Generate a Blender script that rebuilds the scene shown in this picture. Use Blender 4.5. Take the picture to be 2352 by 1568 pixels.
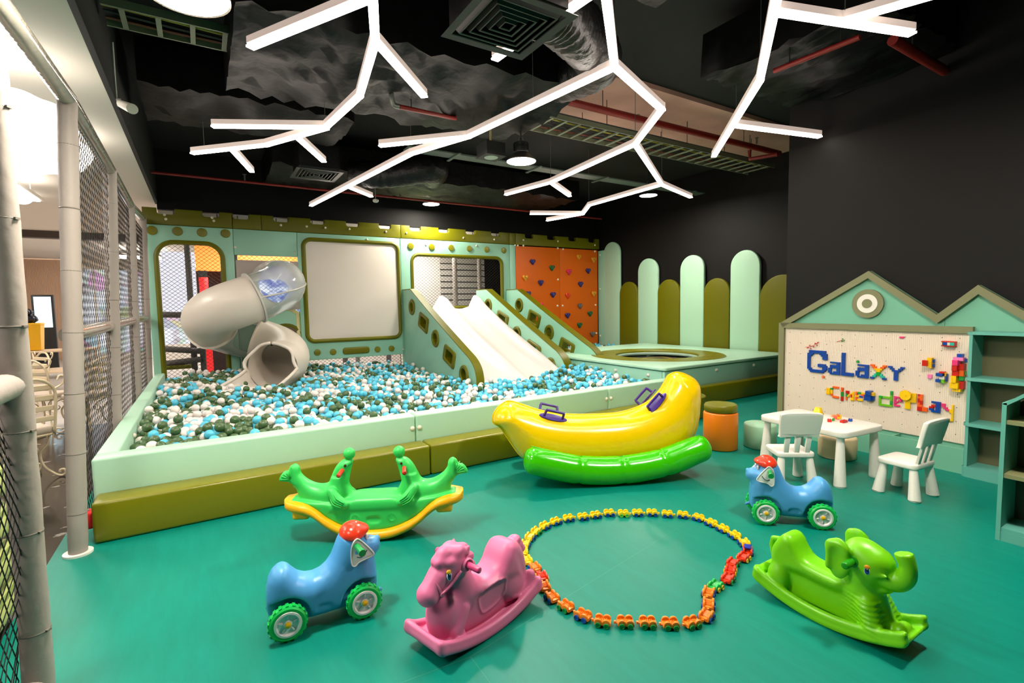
import bpy, bmesh, math, random
import numpy as np
from mathutils import Vector, Matrix
random.seed(7); RNG = np.random.default_rng(7)
for _o in list(bpy.data.objects): bpy.data.objects.remove(_o, do_unlink=True)
SC = bpy.context.scene
COL = SC.collection
# ------------------------------------------------------------------ camera
F_PX = 1144.6
CAM = np.array([0.0, 0.0, 1.55])
CR = np.array([0.84922321, -0.52770861, -0.01853558])
CU = np.array([0.05357559, 0.05118925, 0.99725088])
CW = np.array([0.52530905, 0.84788164, -0.0717434])
cam_d = bpy.data.cameras.new('camera'); cam = bpy.data.objects.new('camera', cam_d); COL.objects.link(cam)
cam_d.sensor_width = 36.0; cam_d.lens = F_PX / 2352 * 36; cam_d.clip_start = 0.02; cam_d.clip_end = 200
_m = Matrix.Identity(4)
for _i in range(3):
    _m[_i][0] = CR[_i]; _m[_i][1] = CU[_i]; _m[_i][2] = -CW[_i]; _m[_i][3] = CAM[_i]
cam.matrix_world = _m
SC.camera = cam
# ------------------------------------------------------------------ world, exposure, render quality
SC.view_settings.view_transform = 'Standard'; SC.view_settings.look = 'None'
SC.view_settings.gamma = 1.0; SC.view_settings.use_curve_mapping = False
SC.view_settings.exposure = 0.15
wd = bpy.data.worlds.new('world'); SC.world = wd; wd.use_nodes = True
wd.node_tree.nodes['Background'].inputs[0].default_value = (1.0, 0.95, 0.88, 1)
wd.node_tree.nodes['Background'].inputs[1].default_value = 0.02
SC.cycles.use_denoising = True
SC.cycles.max_bounces = 6; SC.cycles.diffuse_bounces = 3; SC.cycles.glossy_bounces = 3
SC.cycles.transparent_max_bounces = 12; SC.cycles.transmission_bounces = 4
SC.cycles.caustics_reflective = False; SC.cycles.caustics_refractive = False
SC.cycles.sample_clamp_indirect = 4.0
LED_POWER = 19.0      # emission strength of the linear lights
PENDANT_POWER = 345.0 # emission strength of the high bay lenses
MALL_POWER = 18.0      # emission of the light panels added to the mall
# ------------------------------------------------------------------ pixel to place
def ray(x, y): return CW + (x - 1176) / F_PX * CR - (y - 784) / F_PX * CU
def _pl(x, y, ax, v):
    d = ray(x, y); return CAM + (v - CAM[ax]) / d[ax] * d
def PX(x, y, v): return _pl(x, y, 0, v)
def PY(x, y, v): return _pl(x, y, 1, v)
def PZ(x, y, v=0.0): return _pl(x, y, 2, v)
def PD(x, y, dep): return CAM + ray(x, y) * dep
# ------------------------------------------------------------------ materials
def lin(c):
    c = c / 255.0
    return c / 12.92 if c <= 0.04045 else ((c + 0.055) / 1.055) ** 2.4
def L3(rgb): return (lin(rgb[0]), lin(rgb[1]), lin(rgb[2]), 1.0)
MATS = {}
def mat(name, rgb, rough=0.5, metal=0.0, spec=0.5, noise=None, bump=None, coat=0.0, trans=0.0, emit=None, sss=0.0):
    """procedural principled material; noise=(scale, amount), bump=(scale, strength, distance)"""
    if name in MATS: return MATS[name]
    m = bpy.data.materials.new(name); m.use_nodes = True
    nt = m.node_tree; b = nt.nodes['Principled BSDF']
    b.inputs['Base Color'].default_value = L3(rgb)
    b.inputs['Roughness'].default_value = rough
    b.inputs['Metallic'].default_value = metal
    b.inputs['Specular IOR Level'].default_value = spec
    b.inputs['Coat Weight'].default_value = coat
    if coat: b.inputs['Coat Roughness'].default_value = 0.08
    if trans: b.inputs['Transmission Weight'].default_value = trans
    if emit:
        b.inputs['Emission Color'].default_value = L3(emit[0]); b.inputs['Emission Strength'].default_value = emit[1]
    if noise or bump:
        tc = nt.nodes.new('ShaderNodeTexCoord')
    if noise:
        n = nt.nodes.new('ShaderNodeTexNoise'); n.inputs['Scale'].default_value = noise[0]; n.inputs['Detail'].default_value = 4
        nt.links.new(tc.outputs['Object'], n.inputs['Vector'])
        mx = nt.nodes.new('ShaderNodeMix'); mx.data_type = 'RGBA'; mx.blend_type = 'MULTIPLY'
        rp = nt.nodes.new('ShaderNodeMapRange')
        rp.inputs[1].default_value = 0.3; rp.inputs[2].default_value = 0.7
        rp.inputs[3].default_value = 1 - noise[1]; rp.inputs[4].default_value = 1.0
        nt.links.new(n.outputs['Fac'], rp.inputs[0])
        mx.inputs[0].default_value = 1.0; mx.inputs[6].default_value = L3(rgb)
        nt.links.new(rp.outputs[0], mx.inputs[7]); nt.links.new(mx.outputs[2], b.inputs['Base Color'])
    if bump:
        n2 = nt.nodes.new('ShaderNodeTexNoise'); n2.inputs['Scale'].default_value = bump[0]; n2.inputs['Detail'].default_value = 3
        nt.links.new(tc.outputs['Object'], n2.inputs['Vector'])
        bp = nt.nodes.new('ShaderNodeBump'); bp.inputs['Strength'].default_value = bump[1]
        bp.inputs['Distance'].default_value = bump[2] if len(bump) > 2 else 0.01
        nt.links.new(n2.outputs['Fac'], bp.inputs['Height']); nt.links.new(bp.outputs[0], b.inputs['Normal'])
    MATS[name] = m
    return m
def emat(name, rgb, power):
    if name in MATS: return MATS[name]
    m = bpy.data.materials.new(name); m.use_nodes = True; nt = m.node_tree
    nt.nodes.remove(nt.nodes['Principled BSDF'])
    e = nt.nodes.new('ShaderNodeEmission'); e.inputs[0].default_value = L3(rgb); e.inputs[1].default_value = power
    nt.links.new(e.outputs[0], nt.nodes['Material Output'].inputs[0]); MATS[name] = m
    return m
def clearmat(name, rgb, clear):
    """thin clear plastic: mostly see-through, with a sheen at grazing angles"""
    m = bpy.data.materials.new(name); m.use_nodes = True; nt = m.node_tree
    b = nt.nodes['Principled BSDF']; b.inputs['Base Color'].default_value = L3(rgb); b.inputs['Roughness'].default_value = 0.06
    t = nt.nodes.new('ShaderNodeBsdfTransparent'); t.inputs[0].default_value = (0.97, 0.98, 0.97, 1)
    fr = nt.nodes.new('ShaderNodeFresnel'); fr.inputs[0].default_value = 1.4
    mr = nt.nodes.new('ShaderNodeMapRange'); mr.inputs[1].default_value = 0.0; mr.inputs[2].default_value = 0.6
    mr.inputs[3].default_value = 1 - clear; mr.inputs[4].default_value = 0.75
    mx = nt.nodes.new('ShaderNodeMixShader')
    nt.links.new(fr.outputs[0], mr.inputs[0]); nt.links.new(mr.outputs[0], mx.inputs[0])
    nt.links.new(t.outputs[0], mx.inputs[1]); nt.links.new(b.outputs[0], mx.inputs[2])
    nt.links.new(mx.outputs[0], nt.nodes['Material Output'].inputs[0]); MATS[name] = m
    return m
# ------------------------------------------------------------------ objects
INV = {}
def thing(name, label, cat, loc=(0, 0, 0), rz=0.0, group=None):
    o = bpy.data.objects.new(name, None); COL.objects.link(o)
    o.location = [float(v) for v in loc]; o.rotation_euler = (0, 0, rz); o.empty_display_size = 0.1
    o['label'] = label; o['category'] = cat
    if group: o['group'] = group
    INV[o.name] = (Matrix.Translation(o.location) @ Matrix.Rotation(rz, 4, 'Z')).inverted()
    return o
def tag(o, label, cat, group=None, kind=None):
    o['label'] = label; o['category'] = cat
    if group: o['group'] = group
    if kind: o['kind'] = kind
    return o
def as_mesh(name, geo, smooth=35):
    """geo: (verts, faces) or a Mesh"""
    if isinstance(geo, bpy.types.Mesh):
        me = geo; me.name = name
    else:
        V, Fc = geo
        me = bpy.data.meshes.new(name)
        me.from_pydata([tuple(float(c) for c in v) for v in V], [], [tuple(int(i) for i in f) for f in Fc]); me.update()
    if smooth is not None:
        me.shade_smooth()
        if smooth < 180: me.set_sharp_from_angle(angle=math.radians(smooth))
    return me
def part(name, geo, m, parent=None, world=False, smooth=35, label=None, kind=None, loc=None):
    """link one mesh object; world=True when geo is in world space and the parent is a placed thing"""
    me = as_mesh(name, geo, smooth)
    mats = m if isinstance(m, (list, tuple)) else [m]
    for k in mats: me.materials.append(k)
    o = bpy.data.objects.new(name, me); COL.objects.link(o)
    if parent is not None:
        o.parent = parent
        if world:
            r = parent
            while r.parent is not None: r = r.parent
            if r.name in INV: me.transform(INV[r.name])
    if loc is not None: o.location = loc
    if label: o['label'] = label
    if kind: o['kind'] = kind
    return o
def struct(name, geo, m, smooth=35):
    o = part(name, geo, m, None, smooth=smooth); o['kind'] = 'structure'; return o
def solo(name, geo, m, label, cat, group=None, smooth=35):
    """a thing that is one mesh; its origin is put at the middle of its base"""
    o = part(name, geo, m, None, smooth=smooth)
    n = len(o.data.vertices); co = np.empty(n * 3); o.data.vertices.foreach_get('co', co); co = co.reshape(-1, 3)
    c = Vector(((co[:, 0].min() + co[:, 0].max()) / 2, (co[:, 1].min() + co[:, 1].max()) / 2, co[:, 2].min()))
    o.data.transform(Matrix.Translation(-c)); o.location = c
    return tag(o, label, cat, group)
def copy_tree(o, parent=None):
    c = o.copy(); COL.objects.link(c)
    if parent is not None: c.parent = parent
    for ch in list(o.children): copy_tree(ch, c)
    return c
# ------------------------------------------------------------------ shapes
def merge(*geos):
    V = []; Fc = []
    for g in geos:
        if isinstance(g, bpy.types.Mesh):
            g = ([tuple(v.co) for v in g.vertices], [tuple(p.vertices) for p in g.polygons])
        n = len(V); V.extend(g[0]); Fc.extend([tuple(i + n for i in f) for f in g[1]])
    return V, Fc
def xf(geo, M):
    if isinstance(geo, bpy.types.Mesh):
        geo = ([tuple(v.co) for v in geo.vertices], [tuple(p.vertices) for p in geo.polygons])
    return [tuple(M @ Vector(v)) for v in geo[0]], geo[1]
def T(x, y, z): return Matrix.Translation((float(x), float(y), float(z)))
def Rx(a): return Matrix.Rotation(a, 4, 'X')
def Ry(a): return Matrix.Rotation(a, 4, 'Y')
def Rz(a): return Matrix.Rotation(a, 4, 'Z')
def box(c, s):
    x, y, z = [v / 2 for v in s]
    V = [(c[0] + i * x, c[1] + j * y, c[2] + k * z) for k in (-1, 1) for j in (-1, 1) for i in (-1, 1)]
    return V, [(0, 2, 3, 1), (4, 5, 7, 6), (0, 1, 5, 4), (2, 6, 7, 3), (0, 4, 6, 2), (1, 3, 7, 5)]
def box2(a, b):
    a = np.array(a, float); b = np.array(b, float); return box(tuple((a + b) / 2), tuple(np.abs(b - a)))
def rbox(c, s, r=0.01, seg=3):
    bm = bmesh.new(); bmesh.ops.create_cube(bm, size=1.0)
    for v in bm.verts: v.co = Vector((v.co.x * s[0], v.co.y * s[1], v.co.z * s[2]))
    r = min(r, min(s) * 0.49)
    bmesh.ops.bevel(bm, geom=list(bm.edges), offset=r, segments=seg, profile=0.5, affect='EDGES')
    V = [(v.co.x + c[0], v.co.y + c[1], v.co.z + c[2]) for v in bm.verts]
    bm.verts.index_update(); Fc = [tuple(v.index for v in f.verts) for f in bm.faces]; bm.free()
    return V, Fc
def rbox2(a, b, r=0.01, seg=3):
    a = np.array(a, float); b = np.array(b, float); return rbox(tuple((a + b) / 2), tuple(np.abs(b - a)), r, seg)
def lathe(prof, n=32, cap=True):
    """prof: (radius, z) from bottom to top"""
    V = []; Fc = []
    for r, z in prof:
        for i in range(n):
            a = 2 * math.pi * i / n; V.append((r * math.cos(a), r * math.sin(a), z))
    for k in range(len(prof) - 1):
        for i in range(n):
            j = (i + 1) % n; Fc.append((k * n + i, k * n + j, (k + 1) * n + j, (k + 1) * n + i))
    if cap:
        Fc.append(tuple(range(n - 1, -1, -1))); m = (len(prof) - 1) * n; Fc.append(tuple(range(m, m + n)))
    return V, Fc
def cyl(a, b, r, n=16, r2=None):
    a = Vector(a); b = Vector(b); d = b - a; L = d.length
    g = lathe([(r, 0), (r2 if r2 is not None else r, L)], n)
    return xf(g, Matrix.Translation(a) @ d.to_track_quat('Z', 'Y').to_matrix().to_4x4())
def sphere(c, r, nu=16, nv=10):
    r = (r, r, r) if not hasattr(r, '__len__') else r
    V = [(c[0], c[1], c[2] - r[2])]; Fc = []
    for j in range(1, nv):
        t = -math.pi / 2 + math.pi * j / nv
        for i in range(nu):
            a = 2 * math.pi * i / nu
            V.append((c[0] + r[0] * math.cos(t) * math.cos(a), c[1] + r[1] * math.cos(t) * math.sin(a), c[2] + r[2] * math.sin(t)))
    V.append((c[0], c[1], c[2] + r[2])); top = len(V) - 1
    for i in range(nu):
        k = (i + 1) % nu
        Fc.append((0, 1 + k, 1 + i)); Fc.append((top, top - nu + i, top - nu + k))
    for j in range(nv - 2):
        for i in range(nu):
            k = (i + 1) % nu; a = 1 + j * nu
            Fc.append((a + i, a + k, a + nu + k, a + nu + i))
    return V, Fc
def spline(pts, n=8, closed=False):
    """Catmull-Rom through pts"""
    P = [np.array(p, float) for p in pts]; out = []; N = len(P)
    rng = range(N) if closed else range(N - 1)
    for i in rng:
        if closed: p0, p1, p2, p3 = P[i - 1], P[i], P[(i + 1) % N], P[(i + 2) % N]
        else: p0, p1, p2, p3 = P[max(i - 1, 0)], P[i], P[i + 1], P[min(i + 2, N - 1)]
        for k in range(n):
            t = k / n
            out.append(0.5 * ((2 * p1) + (-p0 + p2) * t + (2 * p0 - 5 * p1 + 4 * p2 - p3) * t * t + (-p0 + 3 * p1 - 3 * p2 + p3) * t ** 3))
    if not closed: out.append(P[-1])
    return out
def frames(path, closed=False):
    P = [Vector([float(c) for c in p]) for p in path]; N = len(P); fr = []
    tans = []
    for i in range(N):
        if closed: t = P[(i + 1) % N] - P[i - 1]
        else: t = P[min(i + 1, N - 1)] - P[max(i - 1, 0)]
        tans.append(t.normalized())
    up = Vector((0, 0, 1)) if abs(tans[0].z) < 0.9 else Vector((1, 0, 0))
    x = tans[0].cross(up).normalized()
    for i in range(N):
        x = (x - tans[i] * x.dot(tans[i])).normalized(); y = tans[i].cross(x).normalized() * -1
        fr.append((P[i], x.copy(), y, tans[i]))
    return fr
def tube(path, r, n=8, closed=False, caps=True):
    """sweep a circle; r scalar or per point"""
    fr = frames(path, closed); N = len(fr); V = []; Fc = []
    rr = r if hasattr(r, '__len__') else [r] * N
    for (p, x, y, t), rad in zip(fr, rr):
        for i in range(n):
            a = 2 * math.pi * i / n; v = p + (x * math.cos(a) + y * math.sin(a)) * rad; V.append(tuple(v))
    for k in range(N if closed else N - 1):
        m = (k + 1) % N
        for i in range(n):
            j = (i + 1) % n; Fc.append((k * n + i, m * n + i, m * n + j, k * n + j))
    if caps and not closed:
        Fc.append(tuple(range(n))); Fc.append(tuple(range((N - 1) * n + n - 1, (N - 1) * n - 1, -1)))
    return V, Fc
def rrect(x0, y0, x1, y1, r, n=6):
    """rounded rectangle outline, r scalar or 4 radii (bl, br, tr, tl)"""
    R = r if hasattr(r, '__len__') else (r, r, r, r); out = []
    for (cx, cy, a0, rad) in ((x0 + R[0], y0 + R[0], 180, R[0]), (x1 - R[1], y0 + R[1], 270, R[1]), (x1 - R[2], y1 - R[2], 0, R[2]), (x0 + R[3], y1 - R[3], 90, R[3])):
        if rad < 1e-5: out.append((cx, cy)); continue
        for k in range(n + 1):
            a = math.radians(a0 + 90 * k / n); out.append((cx + rad * math.cos(a), cy + rad * math.sin(a)))
    return out
def circle2(cx, cy, rx, n=24, ry=None):
    ry = rx if ry is None else ry
    return [(cx + rx * math.cos(2 * math.pi * i / n), cy + ry * math.sin(2 * math.pi * i / n)) for i in range(n)]
def slab(outer, holes=(), t=0.05, bev=0.006, plane='XZ', at=0.0, res=2):
    """flat board with holes: outline in 2D, thickness t centred on `at` along the third axis.
    plane 'XZ' -> (x, at, z); 'YZ' -> (at, x, z) ; 'XY' -> (x, y, at)"""
    cu = bpy.data.curves.new('tmp', 'CURVE'); cu.dimensions = '2D'; cu.fill_mode = 'BOTH'
    bev = min(bev, t * 0.45)
    cu.extrude = max(t / 2 - bev, 0.0); cu.bevel_depth = bev; cu.bevel_resolution = res; cu.offset = -bev
    for poly in [outer] + list(holes):
        s = cu.splines.new('POLY'); s.points.add(len(poly) - 1); s.use_cyclic_u = True
        for p, q in zip(s.points, poly): p.co = (float(q[0]), float(q[1]), 0, 1)
    ob = bpy.data.objects.new('tmp', cu)
    me = bpy.data.meshes.new_from_object(ob)
    V = [tuple(v.co) for v in me.vertices]; Fc = [tuple(p.vertices) for p in me.polygons]
    bpy.data.objects.remove(ob); bpy.data.curves.remove(cu); bpy.data.meshes.remove(me)
    if plane == 'XZ': V = [(v[0], at - v[2], v[1]) for v in V]
    elif plane == 'YZ': V = [(at + v[2], v[0], v[1]) for v in V]
    else: V = [(v[0], v[1], at + v[2]) for v in V]
    bm = bmesh.new(); vs = [bm.verts.new(v) for v in V]
    for f in Fc:
        try: bm.faces.new([vs[i] for i in f])
        except ValueError: pass
    bmesh.ops.remove_doubles(bm, verts=bm.verts, dist=1e-5)
    bm.verts.index_update(); V = [tuple(v.co) for v in bm.verts]; Fc = [tuple(v.index for v in f.verts) for f in bm.faces]; bm.free()
    return V, Fc
def ring2d(outl, w, plane, at, rz=None):
    """padded trim round an opening: a squashed tube along the outline"""
    path = [(p[0], at, p[1]) if plane == 'XZ' else (at, p[0], p[1]) for p in outl]
    return tube(path, w, 8, closed=True)
# ------------------------------------------------------------------ soft solids (distance fields meshed with surface nets)
def s_ell(P, c, r):
    q = (P - np.array(c, float)) / np.array(r, float); k0 = np.linalg.norm(q, axis=-1)
    k1 = np.linalg.norm(q / np.array(r, float), axis=-1); return k0 * (k0 - 1) / np.maximum(k1, 1e-9)
def s_cap(P, a, b, ra, rb=None):
    rb = ra if rb is None else rb; a = np.array(a, float); b = np.array(b, float); ab = b - a
    t = np.clip(((P - a) @ ab) / (ab @ ab), 0, 1); return np.linalg.norm(P - a - t[..., None] * ab, axis=-1) - (ra + (rb - ra) * t)
def s_chain(P, pts, rs, k=0.0):
    d = None
    for i in range(len(pts) - 1):
        e = s_cap(P, pts[i], pts[i + 1], rs[i], rs[i + 1]); d = e if d is None else smin(d, e, k)
    return d
def s_box(P, c, h, r=0.0, rot=None):
    q = P - np.array(c, float)
    if rot is not None: q = q @ np.array(rot.to_3x3())
    q = np.abs(q) - (np.array(h, float) - r)
    return np.linalg.norm(np.maximum(q, 0), axis=-1) + np.minimum(q.max(axis=-1), 0) - r
def s_poly(X, Z, poly):
    """signed distance to a closed polygon"""
    poly = np.array(poly, float); n = len(poly); d = np.full(X.shape, 1e9); s = np.ones(X.shape)
    for i in range(n):
        a = poly[i]; b = poly[i - 1]; e = b - a; wx = X - a[0]; wz = Z - a[1]
        t = np.clip((wx * e[0] + wz * e[1]) / max(e @ e, 1e-12), 0, 1)
        bx = wx - e[0] * t; bz = wz - e[1] * t; d = np.minimum(d, bx * bx + bz * bz)
        c1 = Z >= a[1]; c2 = Z < b[1]; c3 = e[0] * wz > e[1] * wx
        fl = (c1 & c2 & c3) | (~c1 & ~c2 & ~c3); s = np.where(fl, -s, s)
    return s * np.sqrt(d)
def s_ext(P, poly, w, r, yc=0.0):
    """polygon in x,z pillow-extruded to half width w (scalar or array) with rounding r"""
    d2 = s_poly(P[..., 0], P[..., 2], poly); dy = np.abs(P[..., 1] - yc) - w
    a = np.maximum(d2 + r, 0); b = np.maximum(dy + r, 0)
    return np.sqrt(a * a + b * b) - r + np.minimum(np.maximum(d2 + r, dy + r), 0)
def smin(a, b, k):
    if k <= 0: return np.minimum(a, b)
    h = np.maximum(k - np.abs(a - b), 0) / k; return np.minimum(a, b) - h * h * k * 0.25
def smax(a, b, k): return -smin(-a, -b, k)
def net(fn, lo, hi, h, relax=1):
    """surface nets of fn<0 on a grid of step h"""
    lo = np.array(lo, float); hi = np.array(hi, float); n = np.ceil((hi - lo) / h).astype(int) + 1
    ax = [lo[i] + h * np.arange(n[i]) for i in range(3)]
    G = np.stack(np.meshgrid(*ax, indexing='ij'), -1); D = fn(G)
    ins = D < 0
    c = [ins[i:n[0] - 1 + i, j:n[1] - 1 + j, k:n[2] - 1 + k] for i in (0, 1) for j in (0, 1) for k in (0, 1)]
    cnt = sum(x.astype(int) for x in c); act = (cnt > 0) & (cnt < 8)
    idx = -np.ones(act.shape, int); cells = np.argwhere(act); idx[act] = np.arange(len(cells))
    acc = np.zeros((len(cells), 3)); num = np.zeros(len(cells))
    off = [(i, j, k) for i in (0, 1) for j in (0, 1) for k in (0, 1)]
    for a in off:
        for e in range(3):
            if a[e]: continue
            b = list(a); b[e] = 1
            da = D[cells[:, 0] + a[0], cells[:, 1] + a[1], cells[:, 2] + a[2]]; db = D[cells[:, 0] + b[0], cells[:, 1] + b[1], cells[:, 2] + b[2]]
            m = (da < 0) != (db < 0); t = np.where(m, da / np.where(m, da - db, 1), 0)
            p = np.tile(np.array(a, float), (len(cells), 1)); p[:, e] += t
            acc[m] += p[m]; num[m] += 1
    V = lo + h * (cells + acc / num[:, None]); Q = []
    for e in range(3):
        u, v = (e + 1) % 3, (e + 2) % 3
        sl0 = [slice(None)] * 3; sl1 = [slice(None)] * 3; sl0[e] = slice(0, n[e] - 1); sl1[e] = slice(1, n[e])
        cr = ins[tuple(sl0)] != ins[tuple(sl1)]; pos = np.argwhere(cr)
        pos = pos[(pos[:, u] > 0) & (pos[:, v] > 0) & (pos[:, u] < n[u] - 1) & (pos[:, v] < n[v] - 1)]
        q = []
        for du, dv in ((1, 1), (0, 1), (0, 0), (1, 0)):
            w = pos.copy(); w[:, u] -= du; w[:, v] -= dv; q.append(idx[w[:, 0], w[:, 1], w[:, 2]])
        q = np.stack(q, 1); fl = ins[pos[:, 0], pos[:, 1], pos[:, 2]]
        q[~fl] = q[~fl][:, ::-1]; Q.append(q)
    Q = np.concatenate(Q)
    for _ in range(relax):
        s = np.zeros_like(V); k = np.zeros(len(V))
        for a, b in ((0, 1), (1, 2), (2, 3), (3, 0)):
            np.add.at(s, Q[:, a], V[Q[:, b]]); np.add.at(k, Q[:, a], 1)
            np.add.at(s, Q[:, b], V[Q[:, a]]); np.add.at(k, Q[:, b], 1)
        V = 0.5 * V + 0.5 * s / k[:, None]
    me = bpy.data.meshes.new('net'); me.vertices.add(len(V)); me.vertices.foreach_set('co', V.ravel())
    me.loops.add(len(Q) * 4); me.loops.foreach_set('vertex_index', Q.ravel().astype(np.int32))
    me.polygons.add(len(Q)); me.polygons.foreach_set('loop_start', np.arange(0, len(Q) * 4, 4, dtype=np.int32))
    me.update(calc_edges=True); me.validate()
    return me
# ================================================================== materials used widely
M_MINT = mat('mint_vinyl', (176, 218, 190), 0.38, bump=(9, 0.12, 0.02))
M_MINTP = mat('mint_padding', (152, 206, 182), 0.45, bump=(7, 0.10, 0.02))
M_OLIVE = mat('olive_vinyl', (116, 114, 0), 0.34, bump=(9, 0.12, 0.02))
M_OLIVED = mat('olive_padding', (101, 100, 0), 0.42, spec=0.3)
M_BTN = mat('cream_plastic_cap', (235, 225, 208), 0.3)
M_BLACKWALL = mat('black_paint', (11, 10, 10), 0.7, spec=0.25, noise=(1.5, 0.2))
M_BROWNWALL = mat('charcoal_brown_paint', (11, 9, 8), 0.62, spec=0.25, noise=(1.2, 0.15))
M_CEIL = mat('black_ceiling', (8, 8, 8), 0.8, noise=(2, 0.4))
M_FOIL = mat('black_wrapped_foil', (7, 7, 7), 0.5, bump=(4, 0.4, 0.06), spec=0.2)
M_METAL = mat('galvanised_steel', (120, 125, 118), 0.45, metal=0.7)
M_DARKM = mat('dark_metal', (40, 41, 40), 0.5, metal=0.4)
M_RED = mat('red_pipe_paint', (130, 22, 16), 0.5)
M_WHITEP = mat('white_plastic', (236, 230, 222), 0.35)
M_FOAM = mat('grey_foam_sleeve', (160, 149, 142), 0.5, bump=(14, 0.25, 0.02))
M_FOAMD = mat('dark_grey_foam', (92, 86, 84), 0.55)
M_CLEARWRAP = mat('taped_grey_sleeve', (158, 152, 140), 0.16, bump=(10, 0.3, 0.02), coat=0.6)
M_NET = mat('black_net_cord', (40, 36, 34), 0.8)
M_WHITEWALL = mat('white_paint', (238, 232, 224), 0.6)
M_TILE = None
# ------------------------------------------------------------------ floor
def floor_mat():
    m = mat('green_rubber_floor', (0, 122, 106), 0.38, spec=0.22); nt = m.node_tree; b = nt.nodes['Principled BSDF']
    tc = nt.nodes.new('ShaderNodeTexCoord')
    mp = nt.nodes.new('ShaderNodeMapping'); mp.inputs['Scale'].default_value = (7, 1.2, 1); mp.inputs['Rotation'].default_value = (0, 0, 1.2)
    n = nt.nodes.new('ShaderNodeTexNoise'); n.inputs['Scale'].default_value = 2.2; n.inputs['Detail'].default_value = 8; n.inputs['Roughness'].default_value = 0.7
    n2 = nt.nodes.new('ShaderNodeTexNoise'); n2.inputs['Scale'].default_value = 1.0; n2.inputs['Detail'].default_value = 3
    nt.links.new(tc.outputs['Object'], mp.inputs[0]); nt.links.new(mp.outputs[0], n.inputs['Vector']); nt.links.new(tc.outputs['Object'], n2.inputs['Vector'])
    rp = nt.nodes.new('ShaderNodeValToRGB'); e = rp.color_ramp.elements
    e[0].position = 0.3; e[0].color = L3((0, 118, 102)); e[1].position = 0.62; e[1].color = L3((0, 126, 110))
    k = e.new(0.72); k.color = L3((5, 131, 114)); k = e.new(0.8); k.color = L3((30, 142, 124))
    nt.links.new(n.outputs['Fac'], rp.inputs[0]); nt.links.new(rp.outputs[0], b.inputs['Base Color'])
    mr = nt.nodes.new('ShaderNodeMapRange'); mr.inputs[3].default_value = 0.36; mr.inputs[4].default_value = 0.5
    nt.links.new(n2.outputs['Fac'], mr.inputs[0]); nt.links.new(mr.outputs[0], b.inputs['Roughness'])
    return m
fl = struct('floor', box2((-0.9, -5, -0.04), (9.3, 10.45, 0)), floor_mat())
seamV, seamF = [], []
for x0, y0, x1, y1 in ((-0.9, 4.05, 0.9, 3.95), (0.93, 1.9, 3.3, 2.36), (0.2, 1.95, 0.93, 1.9), (3.3, 2.36, 6.0, 2.65), (0.9, -1, 0.93, 1.9)):
    d = np.array([x1 - x0, y1 - y0]); d = d / np.linalg.norm(d); nrm = np.array([-d[1], d[0]]) * 0.0014
    k = len(seamV); seamV += [(x0 - nrm[0], y0 - nrm[1], 0.0008), (x1 - nrm[0], y1 - nrm[1], 0.0008), (x1 + nrm[0], y1 + nrm[1], 0.0008), (x0 + nrm[0], y0 + nrm[1], 0.0008)]
    seamF.append((k, k + 1, k + 2, k + 3))
part('seam', (seamV, seamF), mat('floor_seam', (52, 138, 116), 0.6), fl)
def mallfloor_mat():
    m = mat('polished_dark_stone', (60, 54, 50), 0.12, spec=0.6); nt = m.node_tree; b = nt.nodes['Principled BSDF']
    tc = nt.nodes.new('ShaderNodeTexCoord')
    v = nt.nodes.new('ShaderNodeTexNoise'); v.inputs['Scale'].default_value = 9; v.inputs['Detail'].default_value = 6
    rp = nt.nodes.new('ShaderNodeValToRGB'); e = rp.color_ramp.elements
    e[0].position = 0.35; e[0].color = L3((32, 29, 27)); e[1].position = 0.64; e[1].color = L3((46, 42, 39)); k = e.new(0.69); k.color = L3((150, 142, 134))
    nt.links.new(tc.outputs['Object'], v.inputs['Vector']); nt.links.new(v.outputs['Fac'], rp.inputs[0]); nt.links.new(rp.outputs[0], b.inputs['Base Color'])
    return m
struct('floor_mall', box2((-14, -5, -0.05), (-0.9, 9.0, -0.012)), mallfloor_mat())
struct('floor_far', box2((-14, 9.0, -0.05), (-0.9, 24, -0.012)), mat('pale_mall_floor', (214, 206, 198), 0.25))
struct('floor_behind', box2((-0.9, 10.45, -0.05), (9.3, 24, -0.012)), mat('pale_mall_floor', (200, 192, 184), 0.25))
# ------------------------------------------------------------------ walls and ceilings
BA = math.radians(3.3); BP0 = np.array([5.80, 1.55])         # the toy wall runs at a slight angle
BD = np.array([math.sin(BA), math.cos(BA)]); BN = np.array([-math.cos(BA), math.sin(BA)])  # along / out into the room
def bw(s, o, z): q = BP0 + BD * s + BN * o; return (float(q[0]), float(q[1]), float(z))
a = bw(1.80, -0.03, 0); b_ = bw(-4.6, -0.03, 0)
struct('wall_right', ([(a[0], a[1], 0), (b_[0], b_[1], 0), (9.3, b_[1], 0), (9.3, a[1], 0), (a[0], a[1], 4.3), (b_[0], b_[1], 4.3), (9.3, b_[1], 4.3), (9.3, a[1], 4.3)],
       [(0, 3, 2, 1), (4, 5, 6, 7), (0, 1, 5, 4), (1, 2, 6, 5), (2, 3, 7, 6), (3, 0, 4, 7)]), M_BROWNWALL)
struct('wall_recess', box2((9.175, a[1] + 0.001, 0), (9.3, 10.4, 4.3)), M_BROWNWALL)
struct('wall_back', merge(box2((6.5, 10.42, 0), (9.3, 10.6, 4.3)), box2((-0.55, 10.42, 3.29), (6.5, 10.6, 4.3))), M_BLACKWALL)
struct('ceiling', box2((-0.56, -5, 4.3), (9.3, 10.6, 4.4)), M_CEIL)
struct('ceiling_slab', box2((3.7, 4.55, 4.24), (9.17, 5.75, 4.299)), mat('bare_pink_slab', (226, 172, 156), 0.8, noise=(1.5, 0.25)))
struct('trim_1', box2((-0.58, -5, 3.4), (-0.54, 10.6, 4.3)), mat('black_bulkhead', (22, 23, 22), 0.7))
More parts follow.
